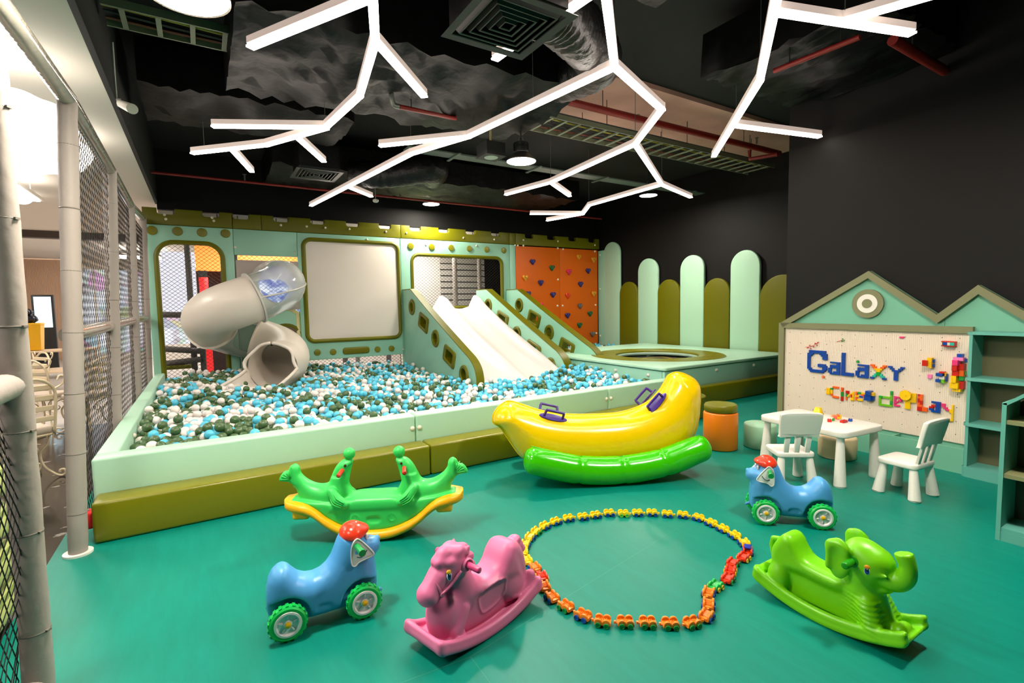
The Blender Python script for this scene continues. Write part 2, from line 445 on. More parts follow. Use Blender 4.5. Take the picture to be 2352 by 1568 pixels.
struct('ceiling_mall', box2((-14, -5, 3.4), (-0.581, 24, 3.5)), mat('white_ceiling', (226, 218, 206), 0.7))
struct('ceiling_behind', box2((-0.58, 10.61, 3.4), (9.3, 24, 3.5)), mat('white_ceiling', (226, 218, 206), 0.7))
struct('wall_mall', box2((-14, 24, -0.05), (9.3, 24.2, 3.5)), M_WHITEWALL)
struct('wall_front', box2((-0.9, -5.2, 0), (9.3, -5, 4.4)), M_BLACKWALL)
struct('wall_side', box2((9.3, 10.6, 0), (9.5, 24, 3.5)), M_WHITEWALL)
struct('wall_far', box2((-14.2, -5, 0), (-14, 24, 3.5)), M_WHITEWALL)
# ------------------------------------------------------------------ linear branch lights
M_HOUS = mat('opal_light_housing', (215, 200, 192), 0.4, emit=((255, 226, 212), 0.42))
M_LED = emat('led_diffuser', (255, 240, 226), LED_POWER)
ZL = 3.3
def branch(label, segs, wires):
    p0 = PZ(*segs[0][1], ZL); t = thing('branch_light', label, 'ceiling light', (p0[0], p0[1], ZL), 0, 'branching linear lights')
    for a, b in segs:
        A = PZ(a[0], a[1], ZL); B = PZ(b[0], b[1], ZL); d = B - A; L = np.linalg.norm(d); an = math.atan2(d[1], d[0])
        M = T(*((A + B) / 2)) @ Rz(an)
        h = part('light_bar', xf(rbox((0, 0, 0.052), (L + 0.04, 0.056, 0.05), 0.004, 1), M), M_HOUS, t, True)
        part('diffuser', xf(box((0, 0, 0.012), (L + 0.044, 0.058, 0.012)), M), M_LED, h, True)
    for w in wires:
        q = PZ(w[0], w[1], ZL); part('hanging_wire', tube([(q[0], q[1], ZL + 0.07), (q[0], q[1], 4.3)], 0.003, 5), M_METAL, t, True)
branch('branching white light bar nearest the grey net, over the ball pit wall',
       [((847, -160), (862, 100)), ((862, 100), (826, 225)), ((826, 225), (748, 297)), ((748, 297), (493, 294)), ((748, 299), (611, 337)),
        ((611, 337), (445, 355)), ((536, 350), (578, 396)), ((686, 322), (743, 373)), ((866, 104), (973, 224)), ((850, 3), (579, 112))], [(862, 100), (748, 297), (470, 353)])
branch('largest branching white light bar, in the middle over slide and banana rocker',
       [((1372, -170), (1412, 160)), ((1412, 160), (1076, 318)), ((1076, 318), (876, 338)), ((1076, 318), (945, 357)), ((945, 357), (715, 474)), ((800, 432), (852, 453)),
        ((1412, 160), (1520, 256)), ((1520, 256), (1459, 335)), ((1459, 335), (1265, 422)), ((1265, 422), (1163, 449)), ((1265, 422), (1308, 452)), ((1459, 335), (1520, 427)),
        ((1520, 427), (1586, 455)), ((1520, 427), (1353, 474)), ((1353, 474), (1338, 494)), ((1338, 494), (1220, 493)), ((1338, 494), (1258, 508)), ((1376, -18), (1309, 28))],
       [(1412, 160), (1225, 248), (945, 357), (1459, 335), (1520, 427), (1265, 422), (1353, 474)])
branch('branching white light bar nearest the black wall above the toy house wall',
       [((1800, -150), (1784, 0)), ((1784, 0), (1745, 190)), ((1745, 190), (1640, 361)), ((1690, 293), (1880, 317)), ((1790, 36), (2090, 82)), ((1942, 54), (2180, -14))], [(1940, 50), (1745, 190), (1690, 292)])
branch('short single light bar peeping out behind the square ceiling air vent', [((1140, 139), (1205, 92))], [(1180, 110)])
# ------------------------------------------------------------------ high bay pendants
M_LENS = emat('pendant_lens', (255, 246, 228), PENDANT_POWER)
def pendant(x, y, z, label, s=1.0):
    t = thing('pendant_lamp', label, 'pendant lamp', (x, y, z), 0, 'round high bay pendants')
    part('shade', lathe([(0.165 * s, 0.004), (0.172 * s, 0.0), (0.172 * s, 0.012), (0.085 * s, 0.10), (0.075 * s, 0.105)], 32, cap=False), mat('dark_reflector', (70, 66, 60), 0.35, metal=0.6), t)
    part('lens', lathe([(0.163 * s, 0.003), (0.163 * s, 0.010)], 32), M_LENS, t)
    part('heat_sink', merge(lathe([(0.075 * s, 0.105), (0.08 * s, 0.12), (0.08 * s, 0.15), (0.07 * s, 0.155), (0.07 * s, 0.175), (0.08 * s, 0.18), (0.08 * s, 0.21), (0.05 * s, 0.225)], 24),
         *[box((0.082 * s * math.cos(k * .52), 0.082 * s * math.sin(k * .52), 0.165), (0.008, 0.008, 0.09)) for k in range(12)]), M_DARKM, t)
    part('rod', tube([(0, 0, 0.22), (0, 0, 4.3 - z)], 0.008, 6), M_DARKM, t)
    part('hook', tube([(0.03 * math.cos(a), 0, 0.25 + 0.03 * math.sin(a)) for a in np.linspace(0, 6.28, 13)[:-1]], 0.005, 5, closed=True), M_METAL, t)
pendant(0.02, 2.72, 2.95, 'largest looking pendant lamp, over the end of the mint ball pit wall')
pendant(3.22, 4.92, 3.2, 'dark metal pendant lamp glowing in the middle of the room above the ball pit')
pendant(4.15, 9.78, 3.67, 'small dark pendant lamp hanging close above the olive battlement strip')
pendant(7.6, 7.06, 3.66, 'pendant lamp half hidden behind the far end of the big light branch')
pendant(3.3, 0.9, 3.2, 'pendant lamp above the green floor near the elephant rocker')
# ------------------------------------------------------------------ air vents
def diffuser(cx, cy, z, s, label, rot=0.0):
    t = thing('air_vent', label, 'air vent', (cx, cy, z), rot, 'square ceiling air vents')
    def frame(o, i, z0, z1):
        V = []; Fc = []
        for r, zz in ((o, z0), (i, z1), (i - 0.004, z1 + 0.004), (o - 0.004, z0 + 0.006)):
            for k in range(4): V.append((r * (1, -1, -1, 1)[k], r * (1, 1, -1, -1)[k], zz))
        for a in range(4):
            for k in range(4):
                m = (k + 1) % 4; b = (a + 1) % 4; Fc.append((a * 4 + k, a * 4 + m, b * 4 + m, b * 4 + k))
        return V, Fc
    part('frame', frame(s / 2, s / 2 - 0.05, 0, 0.004), mat('vent_frame', (32, 35, 31), 0.5), t)
    for k in range(5):
        o = s / 2 - 0.055 - k * (s / 2 - 0.08) / 5
        part('louvre', frame(o, max(o - 0.030, 0.012), 0.05, 0.0), mat('vent_louvre', (22, 25, 22), 0.5), t)
        part('louvre_lip', frame(max(o - 0.029, 0.014), max(o - 0.036, 0.008), -0.001, -0.001), mat('vent_lip', (58, 62, 55), 0.5), t)
    part('neck', box((0, 0, 0.2), (s * 0.86, s * 0.86, 0.3)), M_FOIL, t)
q = [PZ(1000, 77, 3.2), PZ(1190, 133, 3.2), PZ(1338, 45, 3.2)]
e = q[1] - q[0]; c = (q[0] + q[2]) / 2
diffuser(c[0], c[1], 3.2, float(np.linalg.norm(e)), 'large black square air vent high in the middle, louvres stepped like a pyramid', math.atan2(e[1], e[0]))
c = (PZ(668, 412, 3.45) + PZ(790, 392, 3.45)) / 2
diffuser(c[0], c[1], 3.45, 0.62, 'small black square air vent above the screen panel, left of the back pendants')
# ------------------------------------------------------------------ ducts, ladders, pipes
def wavy_box(lo, hi, n=(24, 10), amp=0.04, seed=1):
    """a duct wrapped in loose black foil: box with a crumpled, sagging underside"""
    rg = np.random.default_rng(seed); nx, ny = n; V = []; Fc = []
    for s, z in ((0, lo[2]), (1, hi[2])):
        for j in range(ny + 1):
            for i in range(nx + 1):
                u, v = i / nx, j / ny
                dz = (rg.uniform(-1, 1) * amp * 0.5 - amp * math.sin(math.pi * v) * (0.6 + 0.5 * math.sin(u * 17 + seed))) if s == 0 else 0
                dy = rg.uniform(-1, 1) * amp * 0.5
                V.append((lo[0] + (hi[0] - lo[0]) * u, lo[1] + (hi[1] - lo[1]) * v + dy, z + dz))
    m = (nx + 1) * (ny + 1)
    for s in (0, 1):
        for j in range(ny):
            for i in range(nx):
                a = s * m + j * (nx + 1) + i; f = (a, a + nx + 1, a + nx + 2, a + 1); Fc.append(f if s == 0 else f[::-1])
    for i in range(nx):
        Fc.append((i, i + 1, m + i + 1, m + i)); a = ny * (nx + 1) + i; Fc.append((a + 1, a, m + a, m + a + 1))
    for j in range(ny):
        a = j * (nx + 1); Fc.append((a + nx + 1, a, m + a, m + a + nx + 1)); a += nx; Fc.append((a, a + nx + 1, m + a + nx + 1, m + a))
    return V, Fc
solo('air_duct', wavy_box((0.3, 3.9, 3.62), (3.3, 5.5, 4.05), (30, 14), 0.07, 3), M_FOIL, 'wide black foil-wrapped duct sagging across the ceiling behind the big air vent', 'duct', 'black ceiling ducts', 60)
solo('air_duct', wavy_box((-0.4, 5.9, 3.7), (1.6, 7.0, 4.1), (24, 10), 0.05, 5), M_FOIL, 'black foil-wrapped duct above the light branch beside the white bulkhead', 'duct', 'black ceiling ducts', 60)
solo('air_duct', wavy_box((1.0, 8.2, 3.72), (6.8, 9.7, 4.1), (50, 12), 0.06, 7), M_FOIL, 'black foil-wrapped duct along the back over the slide', 'duct', 'black ceiling ducts', 60)
solo('air_duct', wavy_box((4.3, 1.8, 3.75), (5.82, 3.3, 4.15), (36, 12), 0.05, 9), M_FOIL, 'black duct crossing to the right hand black wall', 'duct', 'black ceiling ducts', 60)
solo('air_duct', wavy_box((-0.4, 1.6, 3.75), (3.0, 2.7, 4.15), (30, 10), 0.05, 11), M_FOIL, 'black duct above the largest pendant lamp', 'duct', 'black ceiling ducts', 60)
def flex(path, r, label):
    p = spline(path, 14); rr = [r * (1 + 0.035 * math.sin(i * 2.2)) for i in range(len(p))]
    solo('flexible_duct', tube(p, rr, 20), mat('black_flexible_foil', (9, 10, 9), 0.42, spec=0.3, bump=(9, 0.7, 0.04)), label, 'flexible duct', 'flexible ducts', 60)
a = PZ(1330, 60, 3.4); b = PZ(1370, 130, 3.6)
flex([(a[0] - 0.3, a[1], 3.45), (a[0], a[1] + 0.15, 3.52), (b[0] + 0.1, b[1] + 0.1, 3.62), (b[0] + 0.3, b[1] + 0.9, 3.8)], 0.2, 'shiny black flexible duct bending down beside the big air vent')
a = PZ(900, 390, 3.6)
flex([(a[0] - 0.5, a[1] + 0.5, 3.6), (a[0], a[1] + 0.3, 3.6), (a[0] + 0.6, a[1] - 0.1, 3.66), (a[0] + 0.9, a[1] + 0.6, 3.75)], 0.2, 'shiny black flexible duct behind the small air vent')
def ladder(x0, x1, y, z, w, label, step=0.22):
    t = thing('cable_tray', label, 'cable tray', (x0, y, z), 0, 'metal cable trays under the ceiling'); m = mat('tray_steel', (120, 130, 108), 0.5, metal=0.3)
    for s in (0, 1): part('side_rail', box2((x0, y + s * w - 0.008, z), (x1, y + s * w + 0.008, z + 0.06)), m, t, True)
    k = x0 + 0.1
    g = []
    while k < x1: g.append(box2((k, y, z), (k + 0.035, y + w, z + 0.015))); k += step
    for r in g: part('rung', r, m, t, True)
    for c, cc in enumerate(((150, 140, 30), (40, 40, 40), (120, 60, 40))):
        yy = y + w * (0.25 + 0.25 * c)
        part('cable', tube([(x, yy + 0.02 * math.sin(x * 3 + c), z + 0.03) for x in np.arange(x0, x1 + 0.1, 0.25)], 0.011, 5), mat('cable_%d' % c, cc, 0.6), t, True)
    for x in np.arange(x0 + 0.5, x1, 1.6):
        for s in (0, 1): part('hanger_rod', tube([(x, y + s * w, z + 0.05), (x, y + s * w, 4.3)], 0.005, 5), M_DARKM, t, True)
a = PZ(260, 45, 3.75); ladder(-0.5, 1.5, a[1] - 0.2, 3.75, 0.32, 'metal cable tray over the largest pendant lamp')
a = PZ(1250, 262, 3.85); ladder(2.6, 8.6, a[1] + 0.05, 3.85, 0.5, 'long metal cable tray with yellow cables below the pink slab')
a = PZ(1200, 352, 3.75); solo('cable_duct', merge(box2((2.5, a[1] + 0.4, 3.72), (8.7, a[1] + 0.62, 3.74)), *[box2((x, a[1] + 0.3, 3.70), (x + 0.04, a[1] + 0.72, 3.715)) for x in (3.2, 4.6, 6.0, 7.4, 8.3)]), mat('green_grey_trunking', (78, 92, 84), 0.5), 'thin grey cable trunk running past the middle pendant lamp', 'cable trunk')
def pipe(path, r, label, fl=()):
    p0 = path[0]; t = thing('sprinkler_pipe', label, 'pipe', (p0[0], p0[1], p0[2]), 0, 'red sprinkler pipes')
    part('pipe_run', tube(path, r, 10), M_RED, t, True, smooth=50)
    for u in (0.2, 0.8):
        h = np.array(path[0]) * (1 - u) + np.array(path[1]) * u; part('hanger_rod', tube([(h[0], h[1], h[2] + r * 0.8), (h[0], h[1], 4.3)], 0.005, 5), M_DARKM, t, True)
    for q in fl: part('sprinkler_head', merge(cyl((q[0], q[1], q[2]), (q[0], q[1], q[2] + 0.09), 0.012, 8), cyl((q[0], q[1], q[2] + 0.09), (q[0], q[1], q[2] + 0.095), 0.03, 8)), M_METAL, t, True)
a = PZ(335, 394, 3.62)
pipe([(-0.53, a[1], 3.62), (8.4, a[1] + 0.1, 3.62)], 0.02, 'thin red sprinkler pipe running along the back over the battlements', [(0.7, a[1], 3.64), (3.3, a[1] + 0.05, 3.64)])
a = PZ(1260, 232, 4.0); b = PZ(1790, 352, 4.0)
pipe([(a[0] - 0.2, a[1] - 0.1, 4.0), tuple(b)], 0.045, 'thick red sprinkler pipe below the pink slab beside the cable tray', [tuple(PZ(1465, 280, 4.04)), tuple(PZ(1738, 330, 4.04))])
a = PZ(1722, 345, 4.0); pipe([(a[0], a[1], 4.0), (a[0], a[1], 3.86), tuple(PZ(1785, 355, 3.86))], 0.03, 'red sprinkler pipe end bent in a hook by the recess wall')
a = PZ(918, 245, 3.5); b = PZ(1046, 272, 3.5)
pipe([tuple(a), tuple(b), (b[0], b[1], 3.9)], 0.022, 'short red pipe with a grey elbow hanging under the wide duct', [])
solo('pipe_elbow', tube(spline([(a[0], a[1], 3.5), (a[0] - 0.05, a[1] + 0.01, 3.51), (a[0] - 0.075, a[1], 3.56), (a[0] - 0.08, a[1], 3.64)], 6), 0.024, 10), M_METAL, 'grey metal elbow on the end of the short red pipe', 'pipe fitting')
a = PZ(1778, 163, 3.6); b = PZ(1975, 85, 3.6); pipe([tuple(a), tuple(b)], 0.022, 'thin red pipe slanting up beside the light branch near the black wall')
a = PZ(2050, 92, 3.6); b = PZ(2240, 205, 3.6); pipe([tuple(a), tuple(b)], 0.04, 'thick dark red pipe running to the black wall')
# ------------------------------------------------------------------ small ceiling devices
def detector(x, y, z, label):
    t = thing('smoke_detector', label, 'smoke detector', (x, y, z)); part('drop_rod', tube([(0, 0, 0.05), (0, 0, 4.3 - z)], 0.01, 6), M_METAL, t)
    part('detector_head', lathe([(0.015, 0), (0.035, 0.005), (0.05, 0.02), (0.05, 0.045), (0.03, 0.06)], 20), M_WHITEP, t)
a = PZ(863, 465, 3.4); detector(a[0], a[1], 3.4, 'white smoke detector on a drop rod above the screen panel')
a = PZ(1128, 362, 3.25); t = thing('loudspeaker', 'small square ceiling speaker on a yellowish rod by the middle pendant', 'speaker', (a[0], a[1], 3.25))
part('plate', box((0, 0, 0.004), (0.26, 0.26, 0.008)), M_DARKM, t); part('grille', lathe([(0.075, -0.004), (0.08, 0.0)], 24), M_WHITEP, t)
part('body', box((0, 0, 0.08), (0.24, 0.24, 0.14)), M_DARKM, t); part('rod', tube([(0, 0, 0.14), (0, 0, 1.05)], 0.014, 6), mat('tan_conduit', (150, 140, 96), 0.5), t)
a = PX(272, 235, -0.52); t = thing('security_camera', 'white bullet camera on the black bulkhead beside the white ceiling edge', 'camera', (-0.53, a[1], a[2]))
d = np.array(PX(304, 250, -0.35)) - np.array([-0.53, a[1], a[2]])
part('mount', merge(cyl((0, 0, 0), (0.03, 0, 0), 0.035, 16), cyl((0.03, 0, 0), tuple(d * 0.35), 0.014, 10)), M_WHITEP, t)
part('camera_body', merge(cyl(tuple(d * 0.3), tuple(d), 0.03, 16, 0.036)), M_WHITEP, t); part('cord', tube([(0, 0, 0.02), (0, -0.02, 0.25), (0, 0.0, 0.5)], 0.008, 6), M_WHITEP, t)
# ================================================================== ball pit walls and benches
def button(c, n, r=0.022):
    """domed fixing cap on a face with normal n"""
    M = T(*c) @ Vector(n).to_track_quat('Z', 'Y').to_matrix().to_4x4()
    return xf(lathe([(r, 0), (r, r * 0.35), (r * 0.75, r * 0.75), (r * 0.3, r * 0.95)], 14), M)
WT = 0.525   # pit wall top
def block(name, a, b, m, label, cat, group, r=0.02, buttons=()):
    a = np.array(a, float); b = np.array(b, float)
    lo = np.minimum(a, b); hi = np.maximum(a, b); c = ((lo[0] + hi[0]) / 2, (lo[1] + hi[1]) / 2, lo[2])
    t = thing(name, label, cat, c, 0, group)
    part('foam_body', rbox2(lo, hi, r, 3), m, t, True, smooth=60)
    for p, n in buttons: part('fixing_cap', button(p, n), M_BTN, t, True)
    return t
YF = 4.487; YI = 4.665
G = 'mint foam walls round the ball pit'
block('pit_barrier', (-0.72, YF, 0), (1.677, YI, WT), M_MINT, 'long mint padded wall of the pit front behind the seal seesaw', 'padded barrier', G, buttons=[((1.645, YF, 0.40), (0, -1, 0))])
block('pit_barrier', (1.683, YF, 0), (4.145, YI, WT), M_MINT, 'middle mint padded wall of the ball pit front, partly behind the banana rocker', 'padded barrier', G, buttons=[((1.715, YF, 0.40), (0, -1, 0)), ((4.11, YF, 0.40), (0, -1, 0))])
block('pit_barrier', (4.151, YF, 0), (5.62, YI, WT), M_MINT, 'short mint padded wall of the pit front behind the raised banana tip', 'padded barrier', G, buttons=[((4.185, YF, 0.40), (0, -1, 0))])
block('pit_barrier', (-0.72, YI + 0.004, 0), (-0.585, 7.3, WT), M_MINT, 'near mint padded side wall of the ball pit along the grey net', 'padded barrier', G, buttons=[((-0.585, 5.6, 0.44), (1, 0, 0))])
block('pit_barrier', (-0.72, 7.305, 0), (-0.585, 10.19, WT), M_MINT, 'far mint padded side wall of the ball pit, reaching the doorway panel', 'padded barrier', G)
G = 'olive foam bench blocks'
block('foam_bench', (-0.7, 4.243, 0), (1.722, YF - 0.004, 0.28), M_OLIVE, 'long olive padded bench block beside the seal seesaw', 'bench', G, 0.022)
block('foam_bench', (1.73, 4.243, 0), (4.12, YF - 0.004, 0.28), M_OLIVE, 'olive padded bench block behind the banana rocker', 'bench', G, 0.022)
pts = [(4.128, YF - 0.004), (4.128, 4.243)] + [(5.55 + 0.36 * math.sin(a), 4.603 - 0.36 * math.cos(a)) for a in np.linspace(0, math.pi / 2, 10)] + [(5.91, 4.78), (5.63, 4.78), (5.63, YF - 0.004)]
solo('foam_bench', slab(pts, (), 0.28, 0.02, 'XY', 0.14), M_OLIVE, 'olive padded bench end with a rounded corner behind the orange stool', 'bench', G)
block('foam_bench', (5.92, 4.79, 0), (9.1, 4.94, 0.28), M_OLIVE, 'low olive padded bench block in front of the trampoline platform', 'bench', G, 0.02)
# ================================================================== back panels
YP = 10.2; PT = 0.09
def wx(px, py=650): return float(PY(px, py, YP)[0])
def wz(px, py): return float(PY(px, py, YP)[2])
XL, X1, X2, X3, X4, X5 = -0.735, 0.543, 1.595, 3.605, 6.30, 6.47
X6 = 9.09; ZT = 3.0
def panel_thing(label, x, cat='padded panel', name='padded_panel'):
    return thing(name, label, cat, (x, YP + PT, 0), 0, 'mint padded panels of the play wall')
def disc(x, z, r, t, y=YP, name='disc'):
    part(name, xf(lathe([(r, 0), (r, 0.012), (r * 0.93, 0.022), (r * 0.5, 0.027)], 28), T(x, y, z) @ Rx(math.pi / 2)), M_OLIVE, t, True)
# doorway panel
t = panel_thing('tall mint panel with an olive rimmed doorway in front of the net', (XL + X1) / 2)
ox0, ox1, oz1 = wx(357, 650), wx(520, 650), wz(440, 553)
o = rrect(ox0 + 0.03, 0.18, ox1 - 0.03, oz1 - 0.03, (0.05, 0.05, 0.26, 0.26), 8)
part('panel_board', slab(rrect(XL, 0.05, X1 - 0.004, ZT, 0.012, 2), [o], PT, 0.012, 'XZ', YP + PT / 2), M_MINTP, t, True)
part('opening_trim', ring2d(o, 0.042, 'XZ', YP + 0.02), M_OLIVED, t, True)
for px in ((349, 529), (408, 531), (464, 534), (518, 536)): disc(wx(*px), wz(*px), 0.075, t)
# infill panel over the tube slide
t = panel_thing('plain mint panel above the spiral tube slide', (X1 + X2) / 2)
zb = wz(608, 587)
part('panel_board', rbox2((X1, YP, zb), (X2 - 0.004, YP + PT, ZT), 0.012), M_MINTP, t, True)
for px in ((540, 568), (677, 580)): part('fixing_cap', button((wx(*px), YP, wz(*px)), (0, -1, 0)), M_BTN, t, True)
# low arched panel under the slide
t = panel_thing('low mint panel with a pale yellow rounded edge below the spiral slide', 1.1)
za = wz(640, 709)
oh = circle2(1.33, za - 0.55, 0.28, 28, 0.24)
part('panel_board', slab(rrect(X1 + 0.02, 0.08, X2 - 0.02, za, (0.01, 0.01, 0.2, 0.02), 8), [oh], 0.07, 0.012, 'XZ', YP + 0.12), M_MINTP, t, True)
part('opening_trim', ring2d(oh, 0.04, 'XZ', YP + 0.1), M_OLIVED, t, True)
part('edge_band', tube(spline([(X1 + 0.03, YP + 0.1, za), (X2 - 0.28, YP + 0.1, za), (X2 - 0.09, YP + 0.1, za - 0.06), (X2 - 0.03, YP + 0.1, za - 0.26), (X2 - 0.03, YP + 0.1, 0.1)], 6), 0.045, 8), mat('pale_yellow_edge', (226, 216, 160), 0.45), t, True)
# backing plate of the slide comes with the slide
# screen panel
t = panel_thing('mint panel holding a big blank white board', (X2 + X3) / 2)
zb = 0.565
s0, s1, q0, q1 = wx(697, 660), wx(919, 660), wz(800, 783), wz(800, 551)
o = rrect(s0 + 0.03, q0 + 0.03, s1 - 0.03, q1 - 0.03, 0.14, 8)
part('panel_board', slab(rrect(X2, zb, X3 - 0.004, ZT, 0.012, 2), [], PT, 0.012, 'XZ', YP + PT / 2), M_MINTP, t, True)
part('white_board', slab(o, (), 0.02, 0.003, 'XZ', YP - 0.012), mat('white_board', (232, 222, 212), 0.45), t, True, label='blank white board')
part('board_trim', ring2d(o, 0.042, 'XZ', YP - 0.012), M_OLIVED, t, True)
for px in ((729, 809), (765, 808), (867, 802), (899, 800)): disc(wx(*px), wz(*px), 0.062, t)
part('bumper', slab(rrect(wx(787, 803), wz(787, 814), wx(848, 803), wz(848, 795), 0.05, 5), (), 0.05, 0.02, 'XZ', YP - 0.015), M_OLIVED, t, True)
for px in ((843, 550), (695, 596), (694, 822), (926, 683), (921, 697), (925, 802)): part('fixing_cap', button((wx(*px), YP, wz(*px)), (0, -1, 0)), M_BTN, t, True)
# window panel
t = panel_thing('mint panel with a wide olive rimmed window over the white slide', (X3 + X4) / 2)
s0, s1, q0, q1 = wx(944, 640), wx(1156, 640), 1.50, wz(1050, 585)
o = rrect(s0 + 0.03, q0 + 0.03, s1 - 0.03, q1 - 0.03, 0.16, 8)
part('panel_board', slab(rrect(X3, 0.1, X4 - 0.004, ZT, 0.012, 2), [o], PT, 0.012, 'XZ', YP + PT / 2), M_MINTP, t, True)
part('opening_trim', ring2d(o, 0.04, 'XZ', YP + 0.01), M_OLIVED, t, True)
for px in ((943, 565), (991, 567), (1036, 569), (1078, 571), (1118, 573), (1157, 575)): disc(wx(*px), wz(*px), 0.068, t)
for px in ((978, 562), (1094, 564)): part('fixing_cap', button((wx(*px), YP, wz(*px)), (0, -1, 0)), M_BTN, t, True)
t = panel_thing('narrow mint strip between the window panel and the orange climbing wall', (X4 + X5) / 2)
part('panel_board', rbox2((X4, YP, 0.1), (X5 - 0.004, YP + PT, ZT), 0.012), M_MINTP, t, True)
for px in ((1183, 563),): part('fixing_cap', button((wx(*px), YP, wz(*px)), (0, -1, 0)), M_BTN, t, True)
# ------------------------------------------------------------------ climbing wall
M_ORANGE = mat('orange_board', (214, 96, 4), 0.5, spec=0.3)
XM = wx(1286.5, 660); XR = wx(1373, 660)
HOLD = {'blue': (40, 34, 110), 'green': (14, 92, 48), 'yellow': (222, 150, 24), 'pink': (226, 40, 92), 'red': (226, 60, 20), 'grey': (104, 96, 92)}
def heart(s):
    p = []
    for a in np.linspace(0, 2 * math.pi, 24, endpoint=False):
        x = 16 * math.sin(a) ** 3; z = 13 * math.cos(a) - 5 * math.cos(2 * a) - 2 * math.cos(3 * a) - math.cos(4 * a); p.append((-x * s / 17, z * s / 17))
    return p
def climb(label, x0, x1, holds, caps):
    t = thing('climbing_panel', label, 'climbing wall', ((x0 + x1) / 2, YP + PT, 0), 0, 'orange climbing panels')
    part('board', rbox2((x0, YP, 0.47), (x1, YP + 0.06, ZT - 0.02), 0.006), M_ORANGE, t, True)
    for px, py, c in holds:
        x, z = wx(px, py), wz(px, py)
        h = part('climbing_hold', xf(merge(slab(heart(0.085), (), 0.055, 0.022, 'XZ', -0.03)), T(x, YP, z)), mat('hold_' + c, HOLD[c], 0.4), t, True, label=c + ' heart climbing hold')
        part('bolt', xf(lathe([(0.014, 0), (0.014, 0.006), (0.008, 0.007)], 10), T(x, YP - 0.056, z) @ Rx(math.pi / 2)), M_METAL, h, True)
    for px in caps: part('fixing_cap', button((wx(*px), YP, wz(*px)), (0, -1, 0), 0.026), M_BTN, t, True)
def cv(l): return [(900 + x * 0.2997, 480 + y * 0.2997, c) for x, y, c in l]
climb('left orange climbing board with heart shaped holds, beside the mint window panel', X5, XM - 0.004,
      cv([(1075, 403, 'blue'), (1223, 449, 'green'), (1018, 525, 'yellow'), (1138, 562, 'blue'), (1231, 654, 'blue'), (1040, 648, 'blue'), (1135, 735, 'pink')]),
      [(1189, 564), (1202, 564), (1281, 570), (1281.6, 642), (1280.5, 702)])
climb('right orange climbing board with heart shaped holds, beside the palisade', XM, XR,
      cv([(1427, 366, 'yellow'), (1541, 388, 'yellow'), (1352, 479, 'pink'), (1500, 472, 'blue'), (1442, 574, 'blue'), (1541, 647, 'yellow'), (1345, 661, 'red'),
          (1438, 740, 'grey'), (1515, 799, 'green'), (1342, 813, 'blue'), (1435, 887, 'green'), (1534, 955, 'grey')]),
      [(1293, 572), (1366, 577), (1292, 702), (1367.5, 700), (1369.5, 765)])
t = panel_thing('narrow mint panel closing the corner between the climbing wall and the palisade', (XR + X6) / 2)
part('panel_board', rbox2((X6 - 0.02, float(PX(1390, 650, 9.08)[1]) + 0.004, 0.35), (X6 + 0.07, YP - 0.004, ZT - 0.04), 0.012), M_MINTP, t, True)
for zz in (2.85, 1.95, 0.7): part('fixing_cap', button((X6 - 0.02, YP - 0.08, zz), (-1, 0, 0)), M_BTN, t, True)
# ------------------------------------------------------------------ battlement strip
Z0, Z1 = ZT + 0.004, 3.275
notch = [(380, 485), (484, 491), (553, 497), (645, 504), (729, 509), (809.5, 515), (884, 519), (953.7, 523), (1019, 528), (1081, 533), (1139, 537), (1215.6, 541), (1266, 545), (1314.6, 547), (1360, 549)]
nx = [wx(*p) for p in notch]; hw = 0.125; nd = 0.10
def crown(x0, x1, label, caps):
    pts = [(x0, Z0), (x1, Z0), (x1, Z1)]
    for n in sorted([v for v in nx if x0 < v < x1], reverse=True):
        pts += [(n + hw, Z1), (n + hw, Z1 - nd + 0.03), (n + hw - 0.03, Z1 - nd), (n - hw + 0.03, Z1 - nd), (n - hw, Z1 - nd + 0.03), (n - hw, Z1)]
    pts.append((x0, Z1))
    t = thing('battlement_strip', label, 'padded strip', ((x0 + x1) / 2, YP + PT, Z0), 0, 'olive battlement strips on the play wall')
    part('foam_body', slab(pts, (), 0.10, 0.010, 'XZ', YP + 0.045), M_OLIVED, t, True)
    for px in caps: part('fixing_cap', button((wx(*px), YP - 0.005, wz(*px)), (0, -1, 0)), M_BTN, t, True)
cs = wx(600, 500); ct = wx(920, 520)
crown(XL - 0.01, X1 - 0.004, 'olive battlement strip over the doorway panel', [(378, 493), (381, 503), (487, 500), (491, 507)])
crown(X1, cs - 0.004, 'short olive battlement strip over the plain panel above the slide', [])
crown(cs, ct - 0.004, 'olive battlement strip over the blank white board', [(645, 517), (704, 520), (747, 523), (802, 526), (886, 532)])
crown(ct, X4 - 0.004, 'brightly lit olive battlement strip over the mint window', [(933, 535), (1064, 546), (1135, 550)])
crown(X4, X5 - 0.004, 'narrow olive battlement piece at the left of the climbing wall', [])
crown(X5, X6 + 0.03, 'dark olive battlement strip over the orange climbing wall', [(1202, 551), (1281, 554), (1366, 563)])
